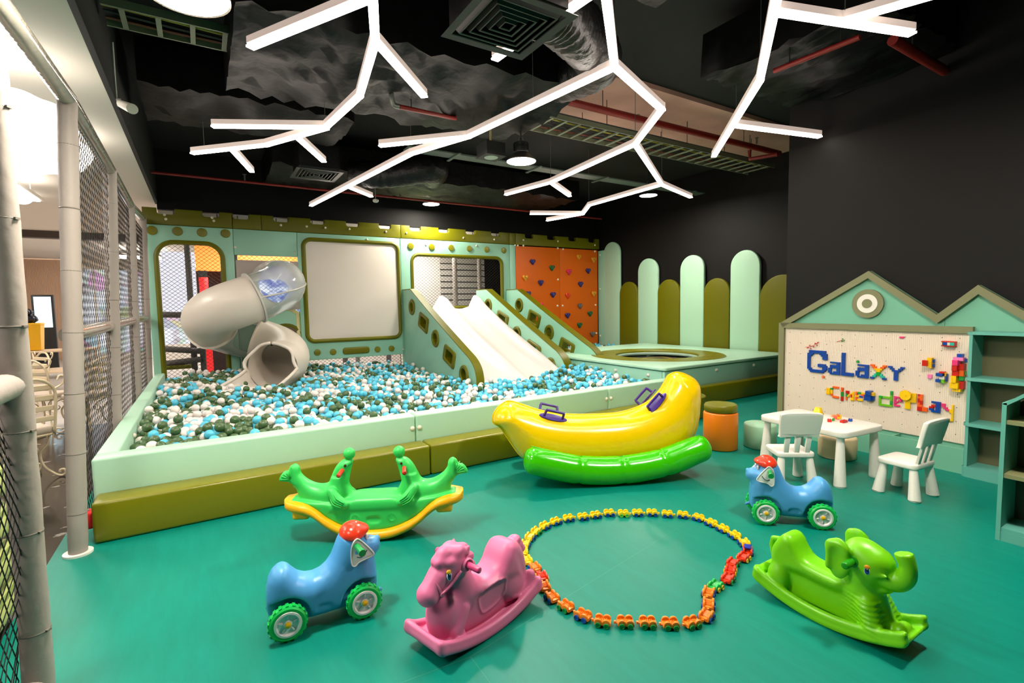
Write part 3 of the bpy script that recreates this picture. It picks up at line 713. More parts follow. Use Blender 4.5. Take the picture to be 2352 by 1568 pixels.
# ================================================================== spiral tube slide
def spiral():
    t = thing('spiral_slide', 'cream spiral tube slide with clear sections standing in the ball pit', 'slide', (0.65, 9.5, 0))
    r = 0.375; cx, cy, R = 0.64, 9.46, 0.56
    M_CR = mat('cream_plastic', (228, 217, 204), 0.32); M_CL = clearmat('clear_plastic', (225, 228, 224), 0.93)
    M_FL = mat('clear_flange', (205, 202, 196), 0.25)
    TE = 386
    def P(th):  # th in degrees along the helix from the wall
        if th < 0: return np.array([cx + R, cy - th / 57.3 * R * 1.0, 2.03])
        z = 2.03 - 1.37 * min(th / 392.0, 1) - 0.02 * max(0, th - 392) / 57
        a = math.radians(min(th, TE)); p = np.array([cx + R * math.cos(a), cy - R * math.sin(a), z]); e = math.radians(max(th - TE, 0)) * R
        return p + np.array([-math.sin(a) * e, -math.cos(a) * e, 0])
    def shell(th0, th1, r0, n=28, step=6):
        pts = [P(th) for th in np.linspace(th0, th1, max(4, int((th1 - th0) / step)))]
        g = tube(pts, r0, n, caps=False); gi = tube(pts, r0 - 0.012, n, caps=False)
        return merge(g, (gi[0], [f[::-1] for f in gi[1]])), pts
    def flange(th, r0):
        pts = [P(th - 1.6), P(th + 1.6)]
        return tube(pts, r0 + 0.035, 32)
    def flange_ring(th, r0):
        d = P(th + 1) - P(th - 1); d = d / np.linalg.norm(d); c = P(th)
        g = lathe([(r0 - 0.014, -0.012), (r0 + 0.038, -0.012), (r0 + 0.038, 0.012), (r0 - 0.014, 0.012), (r0 - 0.014, -0.012)], 40, cap=False)
        return xf(g, T(*c) @ Vector(d).to_track_quat('Z', 'Y').to_matrix().to_4x4())
    end = TE + 54
    start = -math.degrees((YP - 0.03 - cy) / R)
    part('clear_section', shell(start, 82, r)[0], M_CL, t, True, smooth=180, label='clear upper tube section')
    part('elbow', shell(82, 205, r)[0], M_CR, t, True, smooth=180)
    part('clear_section', shell(205, 288, r)[0], M_CL, t, True, smooth=180, label='clear lower tube section')
    part('exit_tube', shell(288, end, r + 0.01)[0], M_CR, t, True, smooth=180)
    for th in (82, 205, 288): part('flange', flange_ring(th, r), M_CR if th != 82 else M_FL, t, True, smooth=60)
    for s in (0, 1):   # joint seams of the clear upper section
        pts = []
        for th in np.linspace(start, 82, 16):
            d = P(th + 1) - P(th - 1); d /= np.linalg.norm(d); side = np.cross(d, (0, 0, 1)); side /= np.linalg.norm(side)
            pts.append(P(th) + side * (r + 0.005) * (1 if s else -1))
        part('joint_rib', tube(pts, 0.013, 6), M_FL, t, True)
    # open chute with a flared lip
    ca, sa = math.cos(math.radians(TE - 360)), math.sin(math.radians(TE - 360)); c0 = P(end); V = []; Fc = []; edge = [[], []]; n = 28; steps = 22
    for k in range(steps + 1):
        u = (k / steps) ** 1.5; half = math.radians(178 - 88 * min(u / 0.14, 1) ** 0.8 - 24 * u)
        rr = r + 0.01 + 0.10 * u ** 2; yy = -0.52 * u; zz = -0.08 * u - 0.05 * u * u; dx = -0.22 * u * u
        for i in range(n + 1):
            f = -half + 2 * half * i / n
            bulge = 1 + 0.09 * math.sin(6 * f) * (1 - u) * (1 if abs(f) > 1 else 0)
            lx, ly = dx + rr * bulge * math.sin(f), yy; V.append((c0[0] + lx * ca + ly * sa, c0[1] - lx * sa + ly * ca, c0[2] + zz - rr * math.cos(f) + 0.06 * u))
        edge[0].append(V[-n - 1]); edge[1].append(V[-1])
    front = [V[steps * (n + 1) + i] for i in range(n + 1)]
    for k in range(steps):
        for i in range(n):
            a = k * (n + 1) + i; Fc.append((a, a + 1, a + n + 2, a + n + 1))
    m = len(V); V2 = [(x, y, z - 0.012) for x, y, z in V]; Fc2 = [tuple(i + m for i in f[::-1]) for f in Fc]
    part('chute', (V + V2, Fc + Fc2), M_CR, t, True, smooth=180)
    rim = edge[0] + front[1:-1] + edge[1][::-1]
    part('chute_rim', tube(spline(rim, 2), 0.026, 8), M_CR, t, True, smooth=180)
    x0, x1, z0, z1 = wx(543, 650), wx(690, 650), wz(600, 712), wz(600, 598)
    part('backing_plate', slab(rrect(x0 + 0.01, z0, x1 - 0.02, z1, 0.02, 3), [circle2(cx + R, 2.03, r - 0.03, 32)], 0.03, 0.004, 'XZ', YP + 0.02), mat('grey_backing_plate', (172, 162, 154), 0.4), t, True)
    part('mounting_ring', xf(lathe([(r - 0.02, 0), (r + 0.06, 0), (r + 0.06, 0.02), (r - 0.02, 0.02), (r - 0.02, 0)], 40, cap=False), T(cx + R, YP, 2.03) @ Rx(math.pi / 2)), M_FL, t, True)
    for a in range(8): part('bolt', button((cx + R + (r + 0.04) * math.cos(a * .785 + .4), YP - 0.02, 2.03 + (r + 0.04) * math.sin(a * .785 + .4)), (0, -1, 0), 0.014), M_BTN, t, True)
spiral()
# ================================================================== white double slide with boards
def wave_slide():
    t = thing('double_slide', 'white two lane slide between mint side boards', 'slide', (4.5, 8.5, 0))
    def zc(y):  # lane height
        u = (10.12 - y) / (10.12 - 6.75)
        u = min(max(u, 0), 1)
        if u < 0.08: return 1.50
        v = (u - 0.08) / 0.92
        return 0.25 + 1.25 * (1 - v) ** 1.2 if v < 1 else 0.25
    xs = [3.735, 3.80, 3.87, 3.95, 4.1, 4.25, 4.36, 4.42, 4.47, 4.52, 4.58, 4.66, 4.80, 4.98, 5.14, 5.22, 5.27, 5.31, 5.36]
    hs = [0.16, 0.165, 0.06, 0.01, 0, 0.02, 0.10, 0.155, 0.17, 0.155, 0.09, 0.02, 0, 0.005, 0.05, 0.12, 0.165, 0.175, 0.13]
    ys = list(np.linspace(10.14, 6.72, 40)); V = []; Fc = []; nx_ = len(xs)
    for s in (0, 0.02):
        for y in ys:
            u = (10.14 - y) / 3.42
            ear = 0.75 * math.exp(-((u - 0.0) / 0.09) ** 2)
            end = 1 - 0.75 * max(0, (u - 0.75) / 0.25) ** 1.5
            for x, h in zip(xs, hs): V.append((x, y, zc(y) + h * (end + ear * (h > 0.08)) - s))
    m = len(ys) * nx_
    for k in range(len(ys) - 1):
        for i in range(nx_ - 1):
            a = k * nx_ + i; f = (a, a + nx_, a + nx_ + 1, a + 1); Fc.append(f); Fc.append(tuple(v + m for v in f[::-1]))
    part('slide_bed', (V, Fc), mat('white_slide_plastic', (226, 218, 214), 0.28), t, True, smooth=180)
    part('top_deck', rbox2((3.74, 10.0, 1.36), (5.36, 10.19, 1.46), 0.02), M_OLIVED, t, True)
wave_slide()
HOLES = [('c', 9.63, 1.555, 0.165), ('r', 9.04, 1.255, 0.20), ('c', 8.48, 0.975, 0.165), ('r', 7.90, 0.69, 0.20), ('c', 7.34, 0.43, 0.165)]
def side_board(x, th, label):
    t = thing('slide_board', label, 'padded board', (x + th / 2, 8.5, 0), 0, 'mint boards beside the slides')
    out = [(YP - 0.006, 0.03), (YP - 0.006, 1.915), (9.72, 1.915)] + spline([(9.64, 1.88), (8.5, 1.33), (7.42, 0.835), (7.13, 0.70), (6.97, 0.56), (6.91, 0.40), (6.90, 0.2)], 4) + [(6.90, 0.03)]
    holes = []
    for k, y, z, s in HOLES:
        if k == 'c': holes.append(circle2(y, z, 0.138, 26))
        else:  # slanted window
            q = [(0.145, 0.19), (-0.245, 0.055), (-0.14, -0.195), (0.245, -0.055)]
            pts = []
            for i in range(4):
                a = np.array(q[i]); b = np.array(q[i - 1]); c = np.array(q[(i + 1) % 4])
                for w in (b - a, None, c - a):
                    p = a if w is None else a + w / np.linalg.norm(w) * 0.05
                    if w is None: p = a * 0.5 + 0.25 * ((a + (b - a) / np.linalg.norm(b - a) * 0.05) + (a + (c - a) / np.linalg.norm(c - a) * 0.05))
                    pts.append((y + p[0], z + p[1]))
            holes.append(pts)
    part('board', slab(out, holes, th, 0.008, 'YZ', x + th / 2), M_MINTP, t, True)
    part('olive_edge', tape(out[1:-1], th + 0.006, 0.014, x + th / 2), M_OLIVED, t, True, label='olive vinyl edge')
    for h in holes:
        part('hole_trim', trim_tube(h, x, th), M_OLIVED, t, True)
def tape(path, w, th, xc):
    """a strip running along the edge of a board, width across X"""
    P = [np.array(p, float) for p in path]; V = []; Fc = []
    for i, p in enumerate(P):
        d = P[min(i + 1, len(P) - 1)] - P[max(i - 1, 0)]; d /= np.linalg.norm(d); n = np.array([-d[1], d[0]]) * -1
        if n[1] < -0.2 and False: n = -n
        for dx, k in ((-w / 2, 0), (w / 2, 0), (w / 2, th), (-w / 2, th)): q = p - n * k * -1; V.append((xc + dx, q[0], q[1]))
    for i in range(len(P) - 1):
        for k in range(4):
            j = (k + 1) % 4; Fc.append((i * 4 + k, i * 4 + j, i * 4 + 4 + j, i * 4 + 4 + k))
    Fc.append((0, 1, 2, 3)); m = (len(P) - 1) * 4; Fc.append((m + 3, m + 2, m + 1, m))
    return V, Fc
def trim_tube(h, x, th):
    """olive lining of a hole: raised rim on both faces and a sleeve between"""
    c = np.mean(np.array(h), 0); rings = []
    for sc, dx in ((0.70, th / 2 - 0.02), (0.70, th / 2 + 0.008), (0.80, th / 2 + 0.024), (1.06, th / 2 + 0.024), (1.17, th / 2 + 0.010), (1.20, th / 2 - 0.004)): rings.append((sc, dx))
    seq = [(s, d) for s, d in rings] ; seq = [(s, -d) for s, d in rings[::-1]] + seq
    V = []; Fc = []; n = len(h)
    for s, d in seq:
        for p in h: q = c + (np.array(p) - c) * s; V.append((x + th / 2 + d, q[0], q[1]))
    for k in range(len(seq) - 1):
        for i in range(n):
            j = (i + 1) % n; Fc.append((k * n + i, k * n + j, k * n + n + j, k * n + n + i))
    return V, Fc
side_board(3.61, 0.13, 'left mint slide board with olive rimmed holes, next to the white board panel')
side_board(5.37, 0.15, 'middle mint slide board with olive rimmed holes, right of the white slide')
side_board(6.18, 0.15, 'right mint slide board with olive rimmed holes, next to the trampoline platform')
# ================================================================== palisade
XW = 9.13
def post(y0, y1, z0, z1, m, label, xo=0.0):
    r = (y1 - y0) / 2
    out = [(y0, z0), (y1, z0)] + [(y0 + r + r * math.cos(a), z1 - r + r * math.sin(a)) for a in np.linspace(0, math.pi, 18)]
    solo('palisade_post', slab(out, (), 0.075, 0.018, 'YZ', XW - 0.02 - xo), m, label, 'padded post', 'rounded padded posts of the palisade', 40)
def yx(px, py): return float(PX(px, py, XW)[1])
e = [yx(1390, 650), yx(1427, 700), yx(1468.5, 700), yx(1514, 700), yx(1565, 700), yx(1620, 700), yx(1680, 700), yx(1748, 700)]
post(e[1] + 0.004, min(e[0], YP - 0.03), 0.2, 3.14, M_MINT, 'tallest mint palisade post, in the corner beside the climbing wall')
post(e[2] + 0.004, e[1] - 0.004, 0.2, 2.09, M_OLIVED, 'olive palisade post nearest the climbing wall', 0.01)
post(e[3] + 0.004, e[2] - 0.004, 0.2, 2.61, M_MINT, 'shortest looking tall mint palisade post, second from the climbing wall')
post(e[4] + 0.004, e[3] - 0.004, 0.2, 2.08, M_OLIVED, 'olive palisade post second from the climbing wall', 0.01)
post(e[5] + 0.004, e[4] - 0.004, 0.2, 2.57, M_MINT, 'mint palisade post in the middle behind the trampoline ring')
post(e[6] + 0.004, e[5] - 0.004, 0.2, 2.04, M_OLIVED, 'olive palisade post third from the climbing wall, right of the trampoline hole', 0.01)
post(e[7] + 0.004, e[6] - 0.004, 0.2, 2.55, M_MINT, 'widest looking mint palisade post, nearest the toy house wall')
post(4.75, e[7] - 0.004, 0.285, 2.03, M_OLIVED, 'wide olive palisade post cut off by the toy house wall', 0.01)
# ================================================================== trampoline platform
def tramp():
    x0, x1, y0, y1, z = 5.68, 8.99, 4.955, 8.45, 0.60
    t = thing('trampoline_platform', 'square mint trampoline platform with an olive ring beside the palisade', 'trampoline', ((x0 + x1) / 2, (y0 + y1) / 2, 0))
    cx, cy = 7.13, 6.42; R, r = 1.2, 0.74
    hole = circle2(cx, cy, R, 56)
    part('top_pad', slab(rrect(x0, y0, x1, y1, 0.06, 4), [hole], 0.05, 0.016, 'XY', z - 0.025), M_MINT, t, True)
    part('ring_pad', slab(circle2(cx, cy, R - 0.004, 56), [circle2(cx, cy, r, 48)], 0.05, 0.016, 'XY', z - 0.022), M_OLIVE, t, True, label='olive ring pad')
    part('front_skirt', rbox2((x0 + 0.03, y0 + 0.03, 0), (x1 - 0.03, y0 + 0.08, z - 0.06), 0.008), M_MINTP, t, True)
    part('side_skirt', rbox2((x0 + 0.03, y0 + 0.085, 0), (x0 + 0.08, y1 - 0.03, z - 0.06), 0.008), M_MINTP, t, True)
    part('back_skirt', rbox2((x0 + 0.085, y1 - 0.08, 0), (x1 - 0.03, y1 - 0.03, z - 0.06), 0.008), M_MINTP, t, True)
    part('frame_pad', tube([(cx + r * 0.97 * math.cos(a), cy + r * 0.97 * math.sin(a), z - 0.06) for a in np.linspace(0, 2 * math.pi, 48, endpoint=False)], 0.03, 8, closed=True), mat('grey_green_cover', (150, 178, 160), 0.4), t, True)
    part('jumping_bed', xf(lathe([(r * 0.98, 0), (r * 0.98, 0.008)], 48), T(cx, cy, z - 0.12)), mat('black_woven_bed', (34, 31, 30), 0.7), t, True)
    part('bed_stripe', merge(*[xf(box((0, 0, 0), (0.9, 0.02, 0.003)), T(cx + 0.42 * math.cos(b), cy + 0.42 * math.sin(b), z - 0.110) @ Rz(b + math.pi / 2)) for b in (math.radians(76), math.radians(-14))]), mat('yellow_stripe', (220, 186, 40), 0.5), t, True)
    for p in ((5.71, 5.3), (5.71, 6.0), (5.71, 6.6)): part('fixing_cap', button((p[0], p[1], 0.46), (-1, 0, 0), 0.028), M_BTN, t, True)
    for x in (6.9, 7.9, 8.85): part('fixing_cap', button((x, y0 + 0.03, 0.47), (0, -1, 0), 0.028), M_BTN, t, True)
tramp()
block('pit_barrier', (8.2, 8.6, 0), (8.98, 8.78, 0.56), M_MINT, 'low mint padded wall behind the trampoline below the palisade', 'padded barrier', 'mint foam walls round the ball pit')
# ================================================================== balls
def ball_mat(name, rgb, rough, speck=False):
    m = mat(name, rgb, rough, spec=0.5)
    return m
M_BW = ball_mat('white_ball', (232, 224, 218), 0.3); M_BB = ball_mat('sky_blue_ball', (84, 192, 222), 0.28); M_BG = mat('dark_green_ball', (66, 96, 54), 0.22, spec=0.6, bump=(140, 0.35, 0.006))
BR = 0.042
def ico(sub):
    bm = bmesh.new(); bmesh.ops.create_icosphere(bm, subdivisions=sub, radius=BR)
    V = np.array([v.co[:] for v in bm.verts]); bm.verts.index_update(); F = np.array([[v.index for v in f.verts] for f in bm.faces]); bm.free(); return V, F
def balls():
    rg = np.random.default_rng(11); P = []; s = BR * 2.02
    x = -0.54
    rows = np.arange(YI + BR, 10.9, s * 0.866)
    for j, y in enumerate(rows):
        for x in np.arange(-0.54 + (j % 2) * s / 2, 9.0, s): P.append((x + rg.uniform(-.012, .012), y + rg.uniform(-.012, .012)))
    P = np.array(P)
    ok = np.ones(len(P), bool)
    X, Y = P[:, 0], P[:, 1]
    ok &= ~((X > 5.64) & (Y < 8.55))                                     # trampoline
    ok &= ~((X > 5.62) & (X < 5.70))
    ok &= ~((X > 3.56) & (X < 3.80) & (Y > 6.86)); ok &= ~((X > 5.32) & (X < 5.57) & (Y > 6.86)); ok &= ~((X > 6.13) & (X < 6.38) & (Y > 6.86))
    ok &= ~((X > 3.7) & (X < 5.4) & (Y > 6.95))                          # under the slide bed
    ok &= ~((X > 0.55) & (X < 1.6) & (Y > 8.62) & (Y < 9.9)) 
    ok &= ~((Y > 10.12) & (Y < 10.36)); ok &= ~((Y > 10.3) & ((X < 1.7) | (X > 3.55)))
    ok &= ~((X > 8.15) & (Y < 8.82)); ok &= ~((X > 0.56) & (X < 1.62) & (Y > 10.0))
    P = P[ok]; X, Y = P[:, 0], P[:, 1]
    big = 0.03 * np.sin(X * 1.7 + 0.6) * np.cos(Y * 1.3) + 0.02 * np.sin(X * 3.9 + Y * 2.6)
    Z = 0.42 - 0.15 * np.clip((X - 0.6) / 2.4, 0, 1) + 0.11 * np.clip((X - 4.4) / 1.0, 0, 1) + big + rg.uniform(-0.035, 0.035, len(P)) + 0.02 * (Y > 6) - 0.0
    edge = np.minimum.reduce([X + 0.585, Y - YI, 5.64 - X + 9 * (Y > 6)]); Z -= 0.03 * np.clip(1 - edge / 0.25, 0, 1)
    # press the balls down under the chute
    ch = (X > 0.1) & (X < 1.25) & (Y > 8.05) & (Y < 8.75); Z[ch] = np.minimum(Z[ch], 0.24 + 0.05 * rg.random(ch.sum()))
    ch = ch | ((X > 0.0) & (X < 1.7) & (Y > 8.0))
    # loose balls on top
    k = rg.choice(len(P), int(len(P) * 0.24), replace=False)
    k = k[~ch[k]]
    top = np.stack([X[k] + rg.uniform(-.02, .02, len(k)), Y[k] + rg.uniform(-.02, .02, len(k)), Z[k] + BR * 1.35], 1)
    top = top[(top[:, 1] > YI + 0.05) & (top[:, 0] > -0.54)]
    A = np.concatenate([np.stack([X, Y, Z], 1), top])
    # colours: more blue to the right, clumped greens and whites
    n1 = np.sin(A[:, 0] * 2.3 + 1.1) * np.sin(A[:, 1] * 2.9) + rg.normal(0, 0.9, len(A)); b = np.clip(0.22 + 0.075 * A[:, 0], 0.18, 0.55)
    rr = rg.random(len(A)); colr = np.where(rr < b, 1, np.where(n1 > 0, 2, 0))
    dep = (A - CAM) @ CW
    px = 1176 + F_PX * ((A - CAM) @ CR) / dep; py = 784 - F_PX * ((A - CAM) @ CU) / dep
    # hidden by the front wall, or under other balls?
    line = CAM[2] + (A[:, 2] + BR - CAM[2]) * (YI) / A[:, 1]
    vis = (line > WT) & (px > 150) & (px < 2352)
    topness = np.ones(len(A), bool); n0 = len(X)
    cov = np.zeros(len(A), bool)
    order = np.argsort(np.where(vis & ~cov, dep, 1e6))[:300]
    sel = np.zeros(len(A), bool); sel[order] = True
    Vb, Fb = ico(3); me0 = []
    for m in (M_BW, M_BB, M_BG):
        me = as_mesh('ball', (Vb, Fb), 180); me.materials.append(m); me0.append(me)
    names = [('white_ball', 'glossy white plastic ball among those nearest the pit front', 'white balls near the pit front'), ('blue_ball', 'sky blue plastic ball among those nearest the pit front', 'sky blue balls near the pit front'), ('green_ball', 'dark green speckled plastic ball among those nearest the pit front', 'dark green balls near the pit front')]
    for i in np.where(sel)[0]:
        c = int(colr[i]); o = bpy.data.objects.new('play_ball', me0[c]); COL.objects.link(o); o.location = A[i]
        o.name = names[c][0]; tag(o, names[c][1], 'ball', names[c][2])
    rest = A[~sel]; rc = colr[~sel]; Vs, Fs = ico(2); n = len(rest); nv, nf = len(Vs), len(Fs)
    V = (rest[:, None, :] + Vs[None]).reshape(-1, 3); Fc = (np.arange(n)[:, None, None] * nv + Fs[None]).reshape(-1)
    me = bpy.data.meshes.new('play_balls'); me.vertices.add(n * nv); me.vertices.foreach_set('co', V.ravel())
    me.loops.add(n * nf * 3); me.loops.foreach_set('vertex_index', Fc.astype(np.int32)); me.polygons.add(n * nf)
    me.polygons.foreach_set('loop_start', np.arange(0, n * nf * 3, 3, dtype=np.int32)); me.polygons.foreach_set('material_index', np.repeat(rc, nf).astype(np.int32))
    for m in (M_BW, M_BB, M_BG): me.materials.append(m)
    me.update(calc_edges=True); me.shade_smooth()
    o = bpy.data.objects.new('play_balls', me); COL.objects.link(o)
    tag(o, 'mass of white, blue and green plastic balls filling the pit', 'balls', None, 'stuff')
balls()
# ================================================================== ride-on and rocking toys
def M_toy(name, rgb, rough=0.36): return mat(name, rgb, rough, spec=0.45)
def smooth_poly(pts, n=3): return [tuple(p) for p in spline(pts, n, closed=True)]
# ------------------------------------------------------------------ blue dog on wheels
def dog(label, x, y, rz):
    t = thing('ride_on_dog', label, 'ride-on toy', (x, y, 0), rz, 'blue ride-on dogs'); ox = 0.185
    M_B = M_toy('blue_toy_plastic', (78, 156, 216)); M_G = M_toy('green_tyre_plastic', (26, 190, 84), 0.3); M_W = M_toy('white_toy_plastic', (236, 232, 232), 0.3)
    M_R = M_toy('red_cap_plastic', (228, 60, 34), 0.2); M_Y = M_toy('yellow_hub_plastic', (246, 186, 20), 0.3); M_HG = M_toy('green_handle_plastic', (10, 150, 72), 0.3); M_D = M_toy('dark_blue_line', (30, 46, 84), 0.4)
    body = [(-0.062, 0.07), (-0.077, 0.144), (-0.073, 0.219), (-0.063, 0.269), (-0.044, 0.303), (-0.018, 0.323), (0.007, 0.326), (0.028, 0.314), (0.047, 0.29), (0.07, 0.264), (0.102, 0.246), (0.138, 0.242), (0.172, 0.251), (0.202, 0.273), (0.225, 0.304),
            (0.241, 0.341), (0.256, 0.38), (0.272, 0.412), (0.307, 0.425), (0.351, 0.417), (0.386, 0.392), (0.405, 0.366), (0.42, 0.35), (0.43, 0.29), (0.438, 0.253), (0.443, 0.179), (0.442, 0.132), (0.437, 0.094), (0.40, 0.068), (0.291, 0.05), (0.222, 0.048), (0.113, 0.045), (0.0, 0.05)]
    body = [(a - ox, b) for a, b in body]
    def f(P):
        Z = P[..., 2]; w = np.interp(Z, [0.16, 0.36], [0.097, 0.082])
        d = s_ext(P, body, w, 0.072)
        d = smin(d, s_ell(P, (0.425 - ox, 0, 0.318), (0.048, 0.05, 0.046)), 0.03)
        d = smin(d, s_ell(P, (0.461 - ox, 0, 0.350), (0.012, 0.016, 0.012)), 0.012)
        for xa in (0.01, 0.36):   # wheel arches
            q = np.hypot(P[..., 0] - (xa - ox), Z - 0.088); cut = np.maximum(q - 0.103, 0.058 - np.abs(P[..., 1])); d = smax(d, -cut, 0.012)
        for xx in (0.15, 0.215):  # recessed pill on the sides
            pass
        pill = np.maximum(s_cap(np.stack([P[..., 0], 0 * Z, Z], -1), (0.155 - ox, 0, 0.105), (0.195 - ox, 0, 0.105), 0.017), 0.088 - np.abs(P[..., 1])); d = smax(d, -pill, 0.006)
        d = smin(d, s_cap(P, (0.445 - ox, -0.04, 0.09), (0.455 - ox, -0.04, 0.085), 0.012), 0.01)
        return d
    part('body', net(f, (-0.29, -0.115, 0.02), (0.31, 0.115, 0.45), 0.0068, 2), M_B, t, smooth=180)
    def fc(P):
        d = s_ell(P, (0.335 - ox, 0, 0.405), (0.066, 0.084, 0.056)); d = smin(d, s_ell(P, (0.388 - ox, 0, 0.417), (0.03, 0.05, 0.018)), 0.02)
        nx, nz = -0.28, -0.96
        return smax(d, (P[..., 0] - (0.335 - ox)) * -0.18 * -1 * 0 - (P[..., 2] - 0.392 - (P[..., 0] - (0.335 - ox)) * 0.02), 0.01)
    part('cap', net(fc, (0.05, -0.1, 0.37), (0.27, 0.1, 0.47), 0.006, 1), M_R, t, smooth=180)
    ear = [(0.335, 0.407), (0.358, 0.397), (0.416, 0.322), (0.405, 0.303), (0.373, 0.296), (0.345, 0.288), (0.325, 0.273), (0.309, 0.291), (0.312, 0.372)]
    ear = [(a - ox, b) for a, b in smooth_poly(ear, 4)]
    for s in (-1, 1):
        e = part('ear_plate', slab(ear, (), 0.014, 0.005, 'XZ', s * 0.092), M_W, t)
        part('ear_rim', tube([(p[0], s * 0.099, p[1]) for p in ear], 0.0035, 5, closed=True), M_W, e)
        part('eye_spot', xf(lathe([(0.0095, 0), (0.0095, 0.003)], 16), T(0.338 - ox, s * 0.0985, 0.340) @ Rx(s * -math.pi / 2)), M_B, e)
        part('smile', tube([(0.336 - ox + u * 0.05, s * 0.0995, 0.318 - 0.017 * math.sin(math.pi * u) ** 1 + 0.024 * u) for u in np.linspace(0, 1, 9)], 0.0022, 5), M_D, e)
        part('handle', merge(cyl((0.336 - ox, s * 0.09, 0.374), (0.346 - ox, s * 0.165, 0.372), 0.0145, 14), cyl((0.346 - ox, s * 0.165, 0.372), (0.348 - ox, s * 0.185, 0.3715), 0.0175, 14)), M_HG, t)
        ey = part('eye', sphere((0.398 - ox, s * 0.032, 0.378), (0.009, 0.013, 0.016), 12, 8), M_W, t)
        part('pupil', sphere((0.4035 - ox, s * 0.033, 0.378), (0.005, 0.006, 0.007), 10, 6), M_D, ey)
        for xa in (0.01, 0.36):
            tread = []
            for k in range(18):
                a = 2 * math.pi * k / 18; tread.append(xf(box((0, 0, 0.0845), (0.014, 0.030, 0.006)), Ry(a)))
            wprof = [(0.0005, -0.003), (0.052, -0.003), (0.054, -0.020), (0.074, -0.022), (0.083, -0.014), (0.0845, 0.0), (0.083, 0.014), (0.074, 0.022), (0.054, 0.020), (0.052, 0.003), (0.0005, 0.003)]
            M = T(xa - ox, s * 0.106, 0.0875)
            w = part('wheel', xf(merge(xf(lathe(wprof, 36, cap=False), Rx(math.pi / 2)), *tread), M), M_G, t)
            rim = lathe([(0.050, 0.012), (0.061, 0.021), (0.060, 0.025), (0.051, 0.026), (0.046, 0.013), (0.020, 0.009), (0.017, 0.020), (0.004, 0.023)], 32)
            sp = [xf(rbox((0.034, 0, 0.015), (0.020, 0.009, 0.010), 0.004, 2), Rz(k * 2 * math.pi / 5 + 0.3)) for k in range(5)]
            part('rim', xf(merge(rim, *sp), M @ Rx(s * -math.pi / 2)), M_W, w)
            part('hub_cap', xf(lathe([(0.0135, 0.02), (0.0135, 0.027), (0.006, 0.031)], 18), M @ Rx(s * -math.pi / 2)), M_Y, w)
        
    for xa in (0.01, 0.36): part('axle', cyl((xa - ox, -0.1, 0.0875), (xa - ox, 0.1, 0.0875), 0.008, 10), M_W, t)
    return t
_h = math.atan2(-0.025, 0.363); _c = np.array([.254, 2.466]) + 0.11 * np.array([.07, .998]) + 0.185 * np.array([math.cos(_h), math.sin(_h)])
dog1 = dog('blue ride-on dog on the left, between the seal seesaw and the pink horse', _c[0], _c[1], _h)
dog2 = copy_tree(dog1)
_d = np.array([3.241 - 3.489, 1.942 - 1.684]); _d /= np.linalg.norm(_d); _h2 = math.atan2(_d[1], _d[0])
_c2 = np.array([(3.241 + 3.489) / 2, (1.942 + 1.684) / 2]) + np.array([-_d[1], _d[0]]) * -0.11
dog2.location = (_c2[0], _c2[1], 0); dog2.rotation_euler = (0, 0, _h2); dog2['label'] = 'blue ride-on dog in front of the white table and chairs'
# ------------------------------------------------------------------ curved rocker base
def rocker(P, R, L0, L1, W, th, rim, front=False, rear=True, rw=0.03):
    """curved tray with rolled edges: plate along an arc, raised rims on both sides and across the ends"""
    r = np.hypot(P[..., 0], P[..., 2] - R); u = np.where(P[..., 2] < R, R - r, -1e3); a = np.abs(P[..., 1]); X = P[..., 0]
    def rb(du, da, dx, q):
        du, da, dx = du + q, da + q, dx + q
        return np.sqrt(np.maximum(du, 0) ** 2 + np.maximum(da, 0) ** 2 + np.maximum(dx, 0) ** 2) - q + np.minimum(np.maximum(np.maximum(du, da), dx), 0)
    xc, xh = (L0 + L1) / 2, (L1 - L0) / 2; H = (th + rim) / 2
    d = rb(np.abs(u - th / 2) - th / 2, a - W, np.abs(X - xc) - xh, 0.008)
    d = smin(d, rb(np.abs(u - H) - H, np.abs(a - W + rw / 2) - rw / 2, np.abs(X - xc) - xh, rw * 0.46), 0.02)
    if rear: d = smin(d, rb(np.abs(u - H) - H, a - W, np.abs(X - L0 - rw / 2) - rw / 2, rw * 0.46), 0.02)
    if front: d = smin(d, rb(np.abs(u - H) - H, a - W, np.abs(X - L1 + rw / 2) - rw / 2, rw * 0.46), 0.02)
    return d
def eye(t, c, n, s, lid):
    """decal eye on the head side: white rim, blue iris, dark pupil, coloured lid"""
    c = Vector(c); q = Vector(n).to_track_quat('Z', 'Y').to_matrix().to_4x4(); M = T(*c) @ q
    e = part('eye', xf(sphere((0, 0, 0), (0.012 * s, 0.019 * s, 0.0035), 18, 8), M), mat('eye_white', (236, 236, 240), 0.3), t)
    part('iris', xf(sphere((0, -0.002 * s, 0.001), (0.0095 * s, 0.0155 * s, 0.0037), 16, 8), M), mat('eye_blue', (24, 70, 140), 0.25), e)
    part('pupil', xf(sphere((0, 0.001 * s, 0.0018), (0.006 * s, 0.010 * s, 0.0038), 14, 8), M), mat('eye_dark', (14, 18, 40), 0.2), e)
    part('glint', xf(sphere((0.001 * s, 0.005 * s, 0.0035), (0.002 * s, 0.003 * s, 0.0028), 8, 6), M), mat('eye_white', (236, 236, 240), 0.3), e)
    part('eyelid', xf(sphere((0, 0.0145 * s, 0.0012), (0.0115 * s, 0.009 * s, 0.0042), 14, 8), M), mat('lid_' + lid, {'yellow': (242, 190, 40), 'orange': (246, 150, 30)}[lid], 0.35), e)
